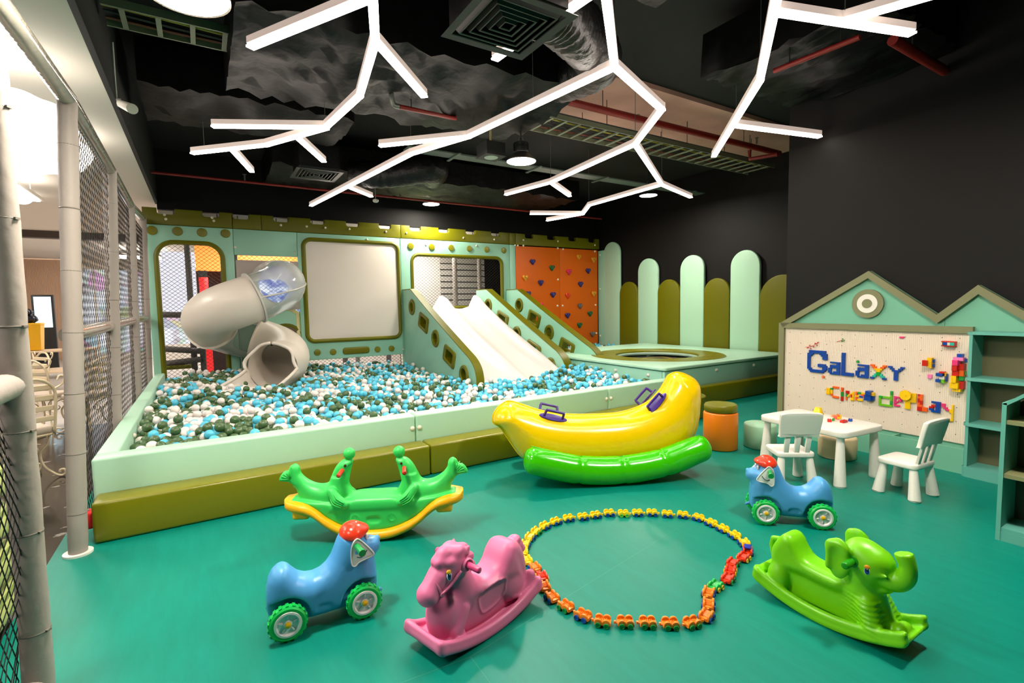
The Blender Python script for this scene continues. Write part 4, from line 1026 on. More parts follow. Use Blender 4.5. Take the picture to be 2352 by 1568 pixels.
# ------------------------------------------------------------------ pink rocking horse
def horse():
    th = math.atan2(-0.275, -0.961); t = thing('rocking_horse', 'pink plastic rocking horse on the green floor beside the train of toy cars', 'rocking toy', (1.075, 2.1, 0), th)
    M_P = M_toy('pink_toy_plastic', (228, 118, 164), 0.38)
    torso = smooth_poly([(-0.30, 0.05), (-0.315, 0.14), (-0.30, 0.24), (-0.265, 0.31), (-0.215, 0.348), (-0.165, 0.352), (-0.128, 0.322), (-0.10, 0.275), (-0.06, 0.248), (0.0, 0.238), (0.06, 0.242), (0.10, 0.26), (0.16, 0.24), (0.24, 0.20), (0.265, 0.13), (0.24, 0.05), (0.0, 0.01)], 4)
    def f(P):
        X, Y, Z = P[..., 0], P[..., 1], P[..., 2]; A = np.stack([X, np.abs(Y), Z], -1)
        w = 0.066 + 0.022 * np.exp(-((X + 0.17) / 0.11) ** 2) * np.clip((Z - 0.1) / 0.1, 0, 1)
        d = s_ext(P, torso, w, 0.05)
        d = smin(d, s_ext(P, smooth_poly([(-0.24, 0.16), (-0.2, 0.30), (-0.14, 0.31), (-0.08, 0.245), (0.06, 0.235), (0.075, 0.2), (0, 0.19), (-0.15, 0.19)], 3), 0.092, 0.045), 0.02)
        d = smin(d, s_ell(P, (0.215, 0, 0.15), (0.085, 0.078, 0.105)), 0.04)                        # chest
        d = smin(d, s_chain(P, [(0.10, 0, 0.22), (0.135, 0, 0.31), (0.16, 0, 0.375)], [0.074, 0.058, 0.064]), 0.04)  # neck
        d = smin(d, s_chain(P, [(0.155, 0, 0.375), (0.235, 0, 0.335), (0.30, 0, 0.285)], [0.064, 0.056, 0.044]), 0.02)  # head
        d = smin(d, s_ell(P, (0.300, 0, 0.275), (0.05, 0.054, 0.05)), 0.014)
        d = smin(d, s_cap(A, (0.112, 0.048, 0.412), (0.098, 0.052, 0.438), 0.017, 0.007), 0.01)     # ears
        for q, r in (((0.19, 0.0, 0.425), 0.044), ((0.225, 0.01, 0.402), 0.034), ((0.195, 0.036, 0.397), 0.028), ((0.145, 0.03, 0.425), 0.034), ((0.105, 0.0, 0.41), 0.036), ((0.08, 0.02, 0.37), 0.030), ((0.065, 0.01, 0.32), 0.03)):
            d = smin(d, s_ell(A, q, (r * 1.25, r * 0.9, r * 0.85)), 0.014)                           # forelock and mane
        d = smin(d, s_chain(A, [(0.15, 0.058, 0.165), (0.205, 0.068, 0.095), (0.185, 0.072, 0.065)], [0.034, 0.036, 0.028]), 0.008)  # folded fore legs
        d = smin(d, s_cap(A, (0.19, 0.074, 0.062), (0.235, 0.072, 0.048), 0.024, 0.028), 0.006)
        d = smin(d, s_ell(A, (-0.19, 0.055, 0.13), (0.085, 0.04, 0.085)), 0.012)                      # haunches
        d = smin(d, s_chain(A, [(-0.17, 0.066, 0.085), (-0.22, 0.076, 0.072), (-0.285, 0.074, 0.105)], [0.024, 0.022, 0.024]), 0.006)
        d = smin(d, s_cap(A, (-0.28, 0.074, 0.10), (-0.312, 0.074, 0.135), 0.024, 0.028), 0.006)
        for k in range(3): d = smin(d, s_ell(P, (-0.275 - 0.018 * k, 0.0, 0.318 - 0.030 * k), (0.034, 0.034, 0.024)), 0.012)  # tail tuft
        d = smin(d, s_ell(A, (0.322, 0.018, 0.288), (0.012, 0.010, 0.010)), 0.008)
        sad = np.abs(s_poly(X, Z, smooth_poly([(-0.10, 0.215), (0.05, 0.20), (0.045, 0.11), (0.01, 0.085), (-0.08, 0.10), (-0.115, 0.15)], 3))) - 0.004
        d = smin(d, np.maximum(np.maximum(sad, np.abs(np.abs(Y) - 0.07) - 0.03), d - 0.0045), 0.003)  # saddle flap ridge
        d = smax(d, 0.008 - (0.86 - np.hypot(X, Z - 0.86)), 0.008)
        return smin(d, rocker(P, 0.86, -0.342, 0.342, 0.13, 0.024, 0.03, True, True, 0.034), 0.01)
    part('body', net(f, (-0.36, -0.145, -0.015), (0.37, 0.145, 0.475), 0.0058, 1), M_P, t, smooth=180)
    def strap(pts, r=0.0065): return tube(spline(pts, 5), r, 7)
    part('bridle', merge(strap([(0.268, -0.056, 0.285), (0.283, -0.035, 0.334), (0.29, 0.0, 0.347), (0.283, 0.035, 0.334), (0.268, 0.056, 0.285)]), strap([(0.268, 0.058, 0.287), (0.22, 0.064, 0.31), (0.165, 0.072, 0.355)]), strap([(0.268, -0.058, 0.287), (0.22, -0.064, 0.31), (0.165, -0.072, 0.355)]),
         xf(lathe([(0.009, 0), (0.012, 0.006), (0.006, 0.008)], 12), T(0.266, 0.054, 0.283) @ Rx(-math.pi / 2)), xf(lathe([(0.009, 0), (0.012, 0.006), (0.006, 0.008)], 12), T(0.266, -0.054, 0.283) @ Rx(math.pi / 2))), M_P, t, smooth=180)
    for s in (-1, 1):
        part('handle_socket', xf(lathe([(0.026, 0.0), (0.032, 0.012), (0.026, 0.020), (0.018, 0.014)], 20), T(0.125, s * 0.060, 0.368) @ Rx(-s * math.pi / 2)), M_P, t)
        part('handle', tube(spline([(0.125, s * 0.05, 0.368), (0.125, s * 0.11, 0.368), (0.123, s * 0.145, 0.366), (0.1225, s * 0.152, 0.366)], 4), [0.015] * 8 + [0.0145, 0.0135, 0.011, 0.006, 0.002], 12), M_toy('deep_pink_plastic', (214, 70, 128), 0.3), t, smooth=180)
        eye(t, (0.225, s * 0.0585, 0.352), (0.12, s, 0.25), 1.12, 'yellow')
horse()
# ------------------------------------------------------------------ green rocking elephant
def elephant():
    t = thing('rocking_elephant', 'bright lime green rocking elephant with its trunk raised, at the right of the floor', 'rocking toy', (2.555, 1.19, 0), -math.pi / 2)
    M_L = M_toy('lime_toy_plastic', (118, 206, 14), 0.34)
    torso = smooth_poly([(-0.275, 0.05), (-0.27, 0.15), (-0.272, 0.235), (-0.25, 0.29), (-0.215, 0.338), (-0.185, 0.345), (-0.155, 0.325), (-0.125, 0.275), (-0.09, 0.246), (-0.02, 0.236), (0.06, 0.232), (0.085, 0.215), (0.07, 0.17), (-0.02, 0.165), (-0.12, 0.17), (-0.19, 0.15), (-0.21, 0.05)], 4)
    def f(P):
        X, Y, Z = P[..., 0], P[..., 1], P[..., 2]; A = np.stack([X, np.abs(Y), Z], -1)
        d = s_ext(P, torso, 0.078, 0.042)
        d = smin(d, s_ext(P, [(-0.25, 0.03), (-0.2, 0.2), (0.1, 0.2), (0.2, 0.03)], 0.05, 0.02), 0.03)
        rib = 0.003 * np.sin(Z * 330)
        d = smin(d, s_chain(P, [(0.20, 0, 0.05), (0.165, 0, 0.14), (0.14, 0, 0.25)], [0.085, 0.080, 0.072]) + np.where((Z > 0.06) & (Z < 0.2) & (np.abs(Y) > 0.03), rib, 0), 0.035)     # chest
        d = smin(d, s_ell(P, (0.16, 0, 0.335), (0.098, 0.088, 0.094)), 0.04)                        # head
        d = smin(d, s_ell(P, (0.125, 0, 0.385), (0.06, 0.07, 0.05)), 0.03)
        d = smin(d, s_ell(P, (0.205, 0, 0.355), (0.052, 0.055, 0.045)), 0.03)
        tr = [(0.20, 0, 0.310), (0.247, 0, 0.296), (0.283, 0, 0.305), (0.306, 0, 0.338), (0.309, 0, 0.385), (0.292, 0, 0.432)]
        trs = spline([tuple(q) + (w,) for q, w in zip(tr, [0.056, 0.047, 0.040, 0.035, 0.031, 0.035])], 5); trn = s_chain(P, [q[:3] for q in trs], [q[3] for q in trs], 0.006)
        nrm = np.array([-0.25, 0, 0.97]); cut = (P - np.array([0.290, 0, 0.437])) @ nrm; trn = smax(trn, cut, 0.006)
        d = smin(d, trn, 0.012)
        d = smin(d, s_cap(A, (0.20, 0.058, 0.318), (0.252, 0.060, 0.328), 0.017, 0.006), 0.008)     # tusks
        d = smin(d, s_ell(P, (0.222, 0, 0.245), (0.036, 0.034, 0.022)), 0.015)                      # lower lip
        e = s_ell(A, (0.072, 0.088, 0.345), (0.052, 0.020, 0.098)); e = smin(e, s_ell(A, (0.068, 0.098, 0.395), (0.052, 0.016, 0.032)), 0.02); e = smin(e, s_cap(A, (0.04, 0.10, 0.41), (0.035, 0.106, 0.30), 0.012), 0.02)
        e = smax(e, -s_ell(A, (0.078, 0.122, 0.345), (0.038, 0.022, 0.066)), 0.012)
        d = smin(d, e, 0.02)                                                                        # ears
        d = smin(d, s_chain(A, [(0.185, 0.062, 0.16), (0.215, 0.078, 0.09), (0.235, 0.085, 0.045)], [0.042, 0.042, 0.044]) + np.where((Z > 0.06) & (Z < 0.2), rib, 0), 0.02)
        for k in range(4): d = smin(d, s_ell(A, (0.225 + 0.018 * k, 0.10 - 0.008 * k, 0.050 + 0.004 * k), (0.012, 0.011, 0.014)), 0.006)  # toes
        d = smin(d, s_ell(A, (-0.225, 0.06, 0.11), (0.055, 0.045, 0.075)), 0.02); d = smin(d, s_cap(A, (-0.235, 0.078, 0.09), (-0.19, 0.085, 0.055), 0.022, 0.02), 0.012)
        d = smin(d, s_chain(P, [(-0.258, 0, 0.285), (-0.292, 0, 0.275), (-0.300, 0, 0.235), (-0.285, 0, 0.17), (-0.272, 0, 0.12)], [0.013, 0.013, 0.013, 0.014, 0.017]), 0.008)  # tail
        bar = s_cap(P, (0.30, -0.02, 0.09), (0.30, 0.02, 0.09), 0.03); d = smin(d, bar, 0.02)
        d = smax(d, 0.008 - (0.80 - np.hypot(X, Z - 0.80)), 0.008)
        return smin(d, rocker(P, 0.80, -0.332, 0.352, 0.121, 0.02, 0.042, False, True, 0.04), 0.01)
    part('body', net(f, (-0.36, -0.14, -0.015), (0.37, 0.14, 0.475), 0.0058, 1), M_L, t, smooth=180)
    for s in (-1, 1):
        part('handle', tube(spline([(0.128, s * 0.06, 0.352), (0.128, s * 0.12, 0.352), (0.127, s * 0.152, 0.351), (0.127, s * 0.158, 0.351)], 4), [0.0165] * 8 + [0.016, 0.0145, 0.012, 0.007, 0.002], 14), M_toy('dark_green_handle', (32, 150, 16), 0.35), t, smooth=180)
        part('handle_socket', xf(lathe([(0.026, 0.0), (0.026, 0.012), (0.017, 0.014)], 20), T(0.128, s * 0.076, 0.352) @ Rx(-s * math.pi / 2)), M_toy('dark_green_handle', (32, 150, 16), 0.35), t)
        eye(t, (0.187, s * 0.082, 0.336), (0.25, s, 0.12), 1.05, 'orange')
    part('seam', tube([(x, -0.119, 0.80 - math.sqrt(0.8 ** 2 - x * x) + 0.004) for x in np.linspace(-0.31, 0.33, 24)], 0.003, 5), M_L, t, smooth=180)
elephant()
# ------------------------------------------------------------------ seal seesaw
def seesaw():
    th = math.atan2(-0.457, 0.889); t = thing('seal_seesaw', 'green two seat seesaw of facing seals on a yellow rocker, before the olive bench', 'seesaw', (0.95, 3.35, 0), th)
    M_G = M_toy('spring_green_plastic', (58, 206, 92), 0.38); M_Y = M_toy('yellow_orange_plastic', (250, 178, 14), 0.34)
    cur = [(-0.60, 0.225), (-0.561, 0.216), (-0.498, 0.214), (-0.43, 0.20), (-0.372, 0.165), (-0.307, 0.108), (-0.222, 0.055), (-0.11, 0.016), (0.0, 0.006), (0.11, 0.016), (0.222, 0.055), (0.307, 0.108), (0.372, 0.165), (0.43, 0.20), (0.498, 0.214), (0.561, 0.216), (0.60, 0.225)]
    low = [tuple(p) for p in spline(cur, 4)]; up = [(x, z + 0.062) for x, z in low]
    band = low + up[::-1]
    def fy(P):
        d = s_ext(P, band, np.maximum(0.15 * np.sqrt(np.clip(1 - (np.maximum(np.abs(P[..., 0]) - 0.42, 0) / 0.19) ** 2, 0.03, 1)), 0.035), 0.029)
        A = np.stack([np.abs(P[..., 0]), np.abs(P[..., 1]), P[..., 2]], -1)
        return smin(d, s_box(A, (0.47, 0.07, 0.195), (0.055, 0.05, 0.03), 0.018), 0.012)
    part('rocker', net(fy, (-0.65, -0.18, -0.015), (0.65, 0.18, 0.31), 0.008, 1), M_Y, t, smooth=180)
    up2 = [(x, z + 0.052) for x, z in low if abs(x) < 0.56]
    skirt = up2 + [(0.548, 0.285), (0.42, 0.275), (0.30, 0.262), (0.15, 0.262), (-0.15, 0.262), (-0.30, 0.262), (-0.42, 0.275), (-0.548, 0.285)]
    half = [(-0.06, 0.255), (-0.0, 0.285), (-0.03, 0.286), (-0.10, 0.288), (-0.142, 0.30), (-0.165, 0.335), (-0.178, 0.37), (-0.168, 0.42), (-0.156, 0.469), (-0.143, 0.515), (-0.158, 0.527), (-0.197, 0.530), (-0.232, 0.512), (-0.262, 0.476), (-0.285, 0.43), (-0.307, 0.378), (-0.345, 0.362), (-0.402, 0.371), (-0.455, 0.402), (-0.492, 0.444), (-0.50, 0.484), (-0.523, 0.509), (-0.556, 0.50), (-0.574, 0.468), (-0.602, 0.462), (-0.628, 0.43), (-0.632, 0.397), (-0.57, 0.388), (-0.525, 0.34), (-0.51, 0.29), (-0.47, 0.25), (-0.3, 0.22)]
    half = smooth_poly(half, 3)
    def fg(P):
        X, Y, Z = P[..., 0], P[..., 1], P[..., 2]; A = np.stack([-np.abs(X), Y, Z], -1); B = np.stack([-np.abs(X), np.abs(Y), Z], -1)
        ax = np.abs(X); w = np.interp(ax, [0, 0.12, 0.2, 0.3, 0.42, 0.5, 0.56, 0.66], [0.085, 0.075, 0.062, 0.085, 0.068, 0.042, 0.05, 0.055]); w = np.where((Z > 0.42) & (ax < 0.3), 0.05, w); r = np.minimum(w * 0.92, np.where(ax > 0.53, 0.03, 0.07))
        w = np.where(ax > 0.54, 0.032, w)
        d = s_ext(A, half, w, r)
        d = smin(d, s_ext(P, skirt, 0.105 * np.sqrt(np.clip(1 - (np.maximum(np.abs(X) - 0.35, 0) / 0.24) ** 2, 0.1, 1)), 0.02), 0.02)
        d = smin(d, s_ext(P, [(-0.3, 0.2), (-0.3, 0.25), (-0.12, 0.285), (0.12, 0.285), (0.3, 0.25), (0.3, 0.2)], 0.112, 0.03), 0.02)   # seat between the seals
        d = smin(d, s_cap(A, (-0.167, 0, 0.528), (-0.167, 0, 0.545), 0.012), 0.008)
        d = smin(d, s_ell(A, (-0.167, 0, 0.566), (0.040, 0.040, 0.040)), 0.004)
        fl = s_chain(B, [(-0.268, 0.088, 0.335), (-0.235, 0.108, 0.29), (-0.18, 0.112, 0.255)], [0.032, 0.036, 0.026])
        fl = fl + 0.0
        d = smin(d, fl, 0.008)
        # raised circles and the recessed pill on the sides
        for cx in (-0.12, 0.12): d = smin(d, np.maximum(np.abs(np.hypot(X - cx, Z - 0.150) - 0.026) - 0.003, np.abs(np.abs(Y) - 0.105) - 0.004), 0.004)
        pill = np.maximum(s_cap(np.stack([X, 0 * X, Z], -1), (-0.022, 0, 0.137), (0.022, 0, 0.137), 0.021), 0.096 - np.abs(Y)); d = smax(d, -pill, 0.004)
        return d
    part('seals', net(fg, (-0.67, -0.16, 0.02), (0.67, 0.16, 0.62), 0.0075, 1), M_G, t, smooth=180)
    M_E = M_toy('dark_red_eye', (60, 22, 22), 0.2); M_H = M_toy('red_peg', (232, 62, 36), 0.3)
    for k in (-1, 1):
        for s in (-1, 1):
            for j in range(5):
                a = math.radians(100 + 19 * j); part('fluke_rib', tube([(k * (-0.548 + 0.012 * math.cos(a)), s * 0.0325, 0.412 + 0.012 * math.sin(a)), (k * (-0.548 + 0.066 * math.cos(a)), s * 0.0325, 0.412 + 0.066 * math.sin(a))], 0.0035, 5), M_G, t, smooth=180)
            for j in range(4):
                o = (j - 1.5) * 0.012; part('flipper_rib', tube(spline([(k * (-0.262 + o * 0.6), s * 0.119, 0.318 + o), (k * (-0.235 + o * 0.7), s * 0.143, 0.286 + o), (k * (-0.19 + o * 0.5), s * 0.138, 0.258 + o * 0.8)], 3), 0.004, 5), M_G, t, smooth=180)
            part('eye', sphere((k * 0.186, s * 0.047, 0.497), 0.0095, 12, 8), M_E, t)
            part('handle', tube(spline([(k * 0.205, s * 0.03, 0.468), (k * 0.208, s * 0.07, 0.462), (k * 0.214, s * 0.112, 0.452), (k * 0.216, s * 0.12, 0.450)], 4), [0.0145] * 7 + [0.015, 0.0155, 0.015, 0.013, 0.008, 0.003], 12), M_H, t, smooth=180)
            part('mouth_line', tube(spline([(k * 0.146, s * 0.016, 0.505), (k * 0.158, s * 0.036, 0.500), (k * 0.172, s * 0.043, 0.494)], 4), 0.0025, 5), M_toy('green_line', (20, 120, 50), 0.4), t, smooth=180)
seesaw()
# ------------------------------------------------------------------ inflatable banana rocker
def banana():
    F = np.array([.906, -.423]); F /= np.linalg.norm(F); th = math.atan2(F[1], F[0]); g0 = np.array([2.834, 3.167]); pp = np.array([-F[1], F[0]])
    c = g0 + 0.36 * pp; t = thing('banana_rocker', 'yellow inflatable banana rocker on two green tubes with purple handles', 'inflatable toy', (c[0], c[1], 0), th)
    M_Y = mat('yellow_vinyl', (250, 205, 4), 0.18, spec=0.5, coat=0.3); M_G = mat('green_vinyl', (58, 190, 6), 0.16, spec=0.5, bump=(6, 0.06, 0.02), coat=0.3); M_P = mat('purple_plastic', (62, 34, 132), 0.25)
    pol = [(-0.627, 0.165), (-0.735, 0.31), (-0.822, 0.448), (-0.892, 0.505), (-0.878, 0.592), (-0.81, 0.665), (-0.733, 0.690), (-0.60, 0.648), (-0.45, 0.594), (-0.23, 0.550), (0.085, 0.535), (0.33, 0.548), (0.53, 0.608), (0.655, 0.692), (0.735, 0.797), (0.785, 0.883), (0.875, 0.895), (0.99, 0.847), (1.052, 0.785), (1.062, 0.655), (1.045, 0.458), (0.995, 0.30), (0.84, 0.14), (0.55, 0.055), (0.15, 0.03), (-0.2, 0.045), (-0.45, 0.09)]
    pol = smooth_poly(pol, 4)
    def f(P):
        d2 = s_poly(P[..., 0], P[..., 2], pol); y = np.abs(P[..., 1]); r = 0.235
        a = np.maximum(d2 + r, 0); d = np.sqrt(a * a + (y * 1.0) ** 2) - r
        return np.maximum(d, d2)
    part('banana_body', net(f, (-0.95, -0.27, 0.0), (1.12, 0.27, 0.94), 0.014, 10), M_Y, t, smooth=180)
    part('seam', tube([(p[0], 0, p[1]) for p in pol], 0.007, 6, closed=True), M_Y, t, smooth=180)
    def gt(s):
        key = [(-0.665, 0.252), (-0.55, 0.232), (-0.19, 0.142), (0.19, 0.118), (0.56, 0.160), (0.86, 0.255), (0.985, 0.288)]
        raw = np.array(spline([(x, s * 0.35, z) for x, z in key], 40)); cum = np.concatenate([[0], np.cumsum(np.linalg.norm(np.diff(raw, axis=0), axis=1))]); LL = cum[-1]
        ss = np.concatenate([0.1 * (1 - np.cos(np.linspace(0, math.pi / 2, 10)[:-1])), np.linspace(0.1, LL - 0.1, 70), LL - 0.1 * (1 - np.cos(np.linspace(0, math.pi / 2, 10)[::-1][1:]))])
        pts = [np.array([np.interp(v, cum, raw[:, a]) for a in range(3)]) for v in ss]; n = len(pts); rr = []
        for i, p in enumerate(pts):
            r = 0.122 * (1 - 0.08 * max(0, 1 - min(ss[i], LL - ss[i]) / 0.25))
            for q in (-0.19, 0.19, 0.56): r -= 0.008 * math.exp(-((p[0] - q) / 0.018) ** 2)
            e = min(min(ss[i], LL - ss[i]) / 0.1, 1); r *= (1 - (1 - e) ** 2.6) ** (1 / 2.6)
            rr.append(max(r, 0.004))
        return tube(pts, rr, 28)
    for s in (-1, 1): part('side_tube', gt(s), M_G, t, smooth=180)
    part('belly_seam', tube([(p[0], -0.352 + 0.0, p[2] + 0.118) for p in spline([(-0.6, 0, 0.25), (-0.19, 0, 0.142), (0.19, 0, 0.118), (0.56, 0, 0.16), (0.9, 0, 0.27)], 8)], 0.004, 5), M_G, t, smooth=180)
    for x, z, a in ((-0.36, 0.563, -0.25), (0.60, 0.648, 0.80)):
        for s in (-1, 1):
            M = T(x, s * 0.115, z - 0.016) @ Ry(-a) @ Rx(-s * 0.50)
            h = part('handle', xf(tube(spline([(-0.085, 0, 0), (-0.08, 0, 0.062), (-0.07, 0, 0.07), (0.07, 0, 0.07), (0.08, 0, 0.062), (0.085, 0, 0)], 5), 0.012, 8), M), M_P, t, smooth=60)
            part('handle_base', xf(slab([(0.13 * math.cos(b), 0.042 * math.sin(b)) for b in np.linspace(0, 2 * math.pi, 24, endpoint=False)], (), 0.014, 0.005, 'XY', 0), M), M_P, h)
banana()
# ------------------------------------------------------------------ chain of toy cars
CARC = {'y': (244, 204, 16), 'o': (238, 128, 26), 'r': (226, 52, 20), 'g': (20, 180, 78)}; WHC = {'b': (20, 72, 170), 'g': (20, 140, 60), 'y': (240, 190, 30), 'l': (110, 200, 60)}
def toy_car(body, wheel):
    t = thing('toy_car', 'toy car', 'toy car', (0, 0, 0)); M_B = mat('car_' + body, CARC[body], 0.32); M_W = mat('carwheel_' + wheel, WHC[wheel], 0.32)
    L = 0.039
    prof = [(-L, 0.012), (-L, 0.022)] + [(-0.019 + 0.0185 * math.cos(a), 0.026 + 0.016 * math.sin(a)) for a in np.linspace(math.pi, 0.35, 9)] + [(0.0, 0.027)] + [(0.019 + 0.0185 * math.cos(a), 0.026 + 0.016 * math.sin(a)) for a in np.linspace(math.pi - 0.35, 0, 9)] + [(L, 0.022), (L, 0.012)]
    fl = [(-L, 0.010), (-L, 0.024), (L, 0.024), (L, 0.010)]
    g = [slab(fl, (), 0.046, 0.003, 'XZ', 0)] + [slab(prof, (), 0.012, 0.003, 'XZ', s * 0.021) for s in (-1, 1)] + [rbox((k * 0.009 - 0.018, 0, 0.026), (0.006, 0.03, 0.006), 0.002, 1) for k in range(5)]
    part('car_body', merge(*g), M_B, t)
    part('coupling', merge(box((L + 0.006, 0, 0.016), (0.014, 0.012, 0.006)), cyl((L + 0.010, 0, 0.012), (L + 0.010, 0, 0.024), 0.006, 10)), M_B, t)
    for sx in (-1, 1):
        for sy in (-1, 1):
            part('wheel', xf(lathe([(0.0125, -0.004), (0.014, 0.0), (0.013, 0.004), (0.009, 0.0045), (0.008, 0.002), (0.002, 0.002)], 18), T(sx * 0.02, sy * 0.029, 0.014) @ Rx(-sy * math.pi / 2)), M_W, t)
    return t
def c6(l): return [(1170 + x / 4.9, 1140 + y / 4.9, k) for x, y, k in l]
def c7(l): return [(1440 + x / 4.9, 1140 + y / 4.9, k) for x, y, k in l]
loop = c6([(195, 700, 'yl'), (158, 605, 'yg'), (178, 520, 'yb'), (232, 437, 'yb'), (305, 370, 'yg'), (402, 310, 'yb'), (525, 262, 'yb'), (668, 226, 'yb'), (832, 210, 'yb'), (975, 190, 'yb'), (1125, 168, 'yb'), (1285, 174, 'yl')]) + \
       c7([(122, 168, 'yb'), (283, 166, 'yb'), (455, 180, 'yb'), (628, 190, 'yb'), (800, 220, 'yb'), (945, 278, 'yb'), (1075, 342, 'yb'), (1208, 415, 'yb'), (1318, 500, 'yb'), (1358, 592, 'rb'), (1315, 665, 'ry'), (1195, 728, 'rg'), (1165, 812, 'ry'), (1138, 905, 'rg'), (1000, 985, 'gy'), (920, 1062, 'ob'), (918, 1190, 'ob'), (895, 1320, 'ob'), (735, 1400, 'og'), (490, 1412, 'og'), (235, 1400, 'og')]) + \
       c6([(1305, 1395, 'og'), (1050, 1385, 'og'), (828, 1318, 'ob'), (635, 1215, 'og'), (478, 1112, 'ob'), (392, 990, 'oy'), (365, 880, 'ry'), (285, 780, 'ob')])
lw = {'y': 'yellow', 'o': 'orange', 'r': 'red', 'g': 'green', 'b': 'blue', 'l': 'light green'}
where = {'y': 'in the far half of the loop of linked cars', 'o': 'in the near half of the loop of linked cars', 'r': 'in the zigzag on the right of the car loop', 'g': 'between the red and orange linked cars'}
pos = [np.array(PZ(x, y + 3, 0.02)) for x, y, k in loop]; protos = {}; N = len(loop)
cnt = {}
for x, y, k in loop: cnt[k] = cnt.get(k, 0) + 1
red_l = {24: 'red toy car in the middle of the zigzag of the car loop', 22: 'red toy car next to the car carrying a blue plate', 39: 'red toy car between orange cars behind the pink horse', 23: 'red toy car with green wheels second from the blue plate car', 25: 'red toy car with green wheels touching the green toy car'}
one = {'yg': None}
for i, (x, y, k) in enumerate(loop):
    p = pos[i]; d = pos[(i + 1) % N] - pos[i - 1]; an = math.atan2(d[1], d[0])
    if k not in protos: o = protos[k] = toy_car(k[0], k[1])
    else: o = copy_tree(protos[k])
    o.location = (p[0], p[1], 0); o.rotation_euler = (0, 0, an)
    b, w = lw[k[0]], lw[k[1]]
    if k == 'rb': lab = 'red toy car carrying a blue plate at the right turn of the car loop'
    elif k[0] == 'r': lab = red_l.get(i, 'red toy car %s' % where['r'])
    elif k == 'gy': lab = 'green toy car with yellow wheels %s' % where['g']
    elif k == 'oy': lab = 'orange toy car behind the pink horse tail in front of a red car'
    elif k == 'ob' and 27 <= i <= 29: lab = 'orange toy car in the short straight leading to the green toy car'
    else: lab = '%s toy car with %s wheels %s' % (b, w.replace('light green', 'lime'), where[k[0]])
    o['label'] = lab; o['group'] = ('linked toy cars: ' + lab)[:80]
    if k == 'rb': part('blue_plate', rbox((0, 0, 0.045), (0.052, 0.04, 0.012), 0.003, 1), mat('car_blue_plate', (16, 40, 150), 0.4), o, label='blue plate')
# ================================================================== stools, table, chairs
def stool(label, x, y, r, h, m, seam=True, grp='round foam stools'):
    t = thing('foam_stool', label, 'stool', (x, y, 0), 0, grp)
    part('seat_body', lathe([(r - 0.012, 0), (r, 0.012), (r, h - 0.018), (r - 0.006, h - 0.005), (r - 0.02, h), (0.01, h + 0.004)], 48), m, t, smooth=50)
    return t
t = stool('orange round foam stool with an olive cap beside the banana rocker', 4.615, 3.275, 0.172, 0.395, mat('orange_vinyl', (240, 128, 8), 0.4))
part('cap_cushion', xf(lathe([(0.155, 0), (0.165, 0.008), (0.167, 0.06), (0.155, 0.078), (0.02, 0.084)], 48), T(0, 0, 0.396)), M_OLIVE, t, smooth=50, label='olive cap cushion')
stool('pale mint round foam stool behind the nearer side of the white chair', 4.985, 3.06, 0.16, 0.255, mat('pale_mint_vinyl', (160, 204, 172), 0.4))
stool('beige round foam stool under the white table', 5.27, 2.43, 0.165, 0.21, mat('beige_vinyl', (214, 190, 150), 0.5))
def leg_geo(p0, p1, r0, r1):
    return cyl(p0, p1, r0, 20, r1)
def table():
    t = thing('kids_table', 'low white plastic play table with loose building bricks on top', 'table', (4.70, 2.33, 0), math.radians(-6))
    part('table_top', merge(slab(rrect(-0.29, -0.40, 0.29, 0.40, 0.07, 6), (), 0.055, 0.012, 'XY', 0.442)), M_WHITEP, t)
    for sx in (-1, 1):
        for sy in (-1, 1):
            part('leg', merge(leg_geo((sx * 0.235, sy * 0.335, 0.415), (sx * 0.25, sy * 0.35, 0.012), 0.028, 0.047), leg_geo((sx * 0.25, sy * 0.35, 0.012), (sx * 0.25, sy * 0.35, 0.0), 0.047, 0.043)), M_WHITEP, t)
table()
def chair(label, x, y, rz):
    t = thing('kids_chair', label, 'chair', (x, y, 0), rz, 'white children chairs')
    part('seat', slab(rrect(-0.15, -0.135, 0.15, 0.145, 0.04, 5), (), 0.045, 0.012, 'XY', 0.262), M_WHITEP, t)
    for sx in (-1, 1):
        for sy in (-1, 1):
            part('leg', merge(leg_geo((sx * 0.112, sy * 0.10, 0.245), (sx * 0.135, sy * 0.125, 0.01), 0.026, 0.042), leg_geo((sx * 0.135, sy * 0.125, 0.01), (sx * 0.135, sy * 0.125, 0), 0.042, 0.036)), M_WHITEP, t)
    lean = Matrix.Shear('XY', 4, (0, 0)); 
    def tilt(g): return [(v[0], v[1] - 0.22 * (v[2] - 0.27), v[2]) for v in g[0]], g[1]
    for k in (-1, 0, 1): part('back_slat', tilt(rbox((k * 0.085, -0.112, 0.355), (0.042, 0.022, 0.19), 0.006, 2)), M_WHITEP, t)
    rail = [(-0.158, 0.445), (-0.14, 0.43), (0.14, 0.43), (0.158, 0.445), (0.168, 0.60), (0.15, 0.628), (0.08, 0.636), (-0.08, 0.636), (-0.15, 0.628), (-0.168, 0.60)]
    rail = [tuple(p) for p in spline(rail, 3, closed=True)]
    part('back_rail', tilt(slab(rail, (), 0.034, 0.01, 'XZ', -0.112)), M_WHITEP, t)
    return t
ch = chair('white children chair seen from behind, backing the viewer at the left of the table', 4.225, 2.325, -math.atan2(0.58, 0.81))
c2 = copy_tree(ch); c2.location = (4.69, 1.655, 0); c2.rotation_euler = (0, 0, math.radians(-5)); c2['label'] = 'white children chair seen from the side, at the near end of the table'
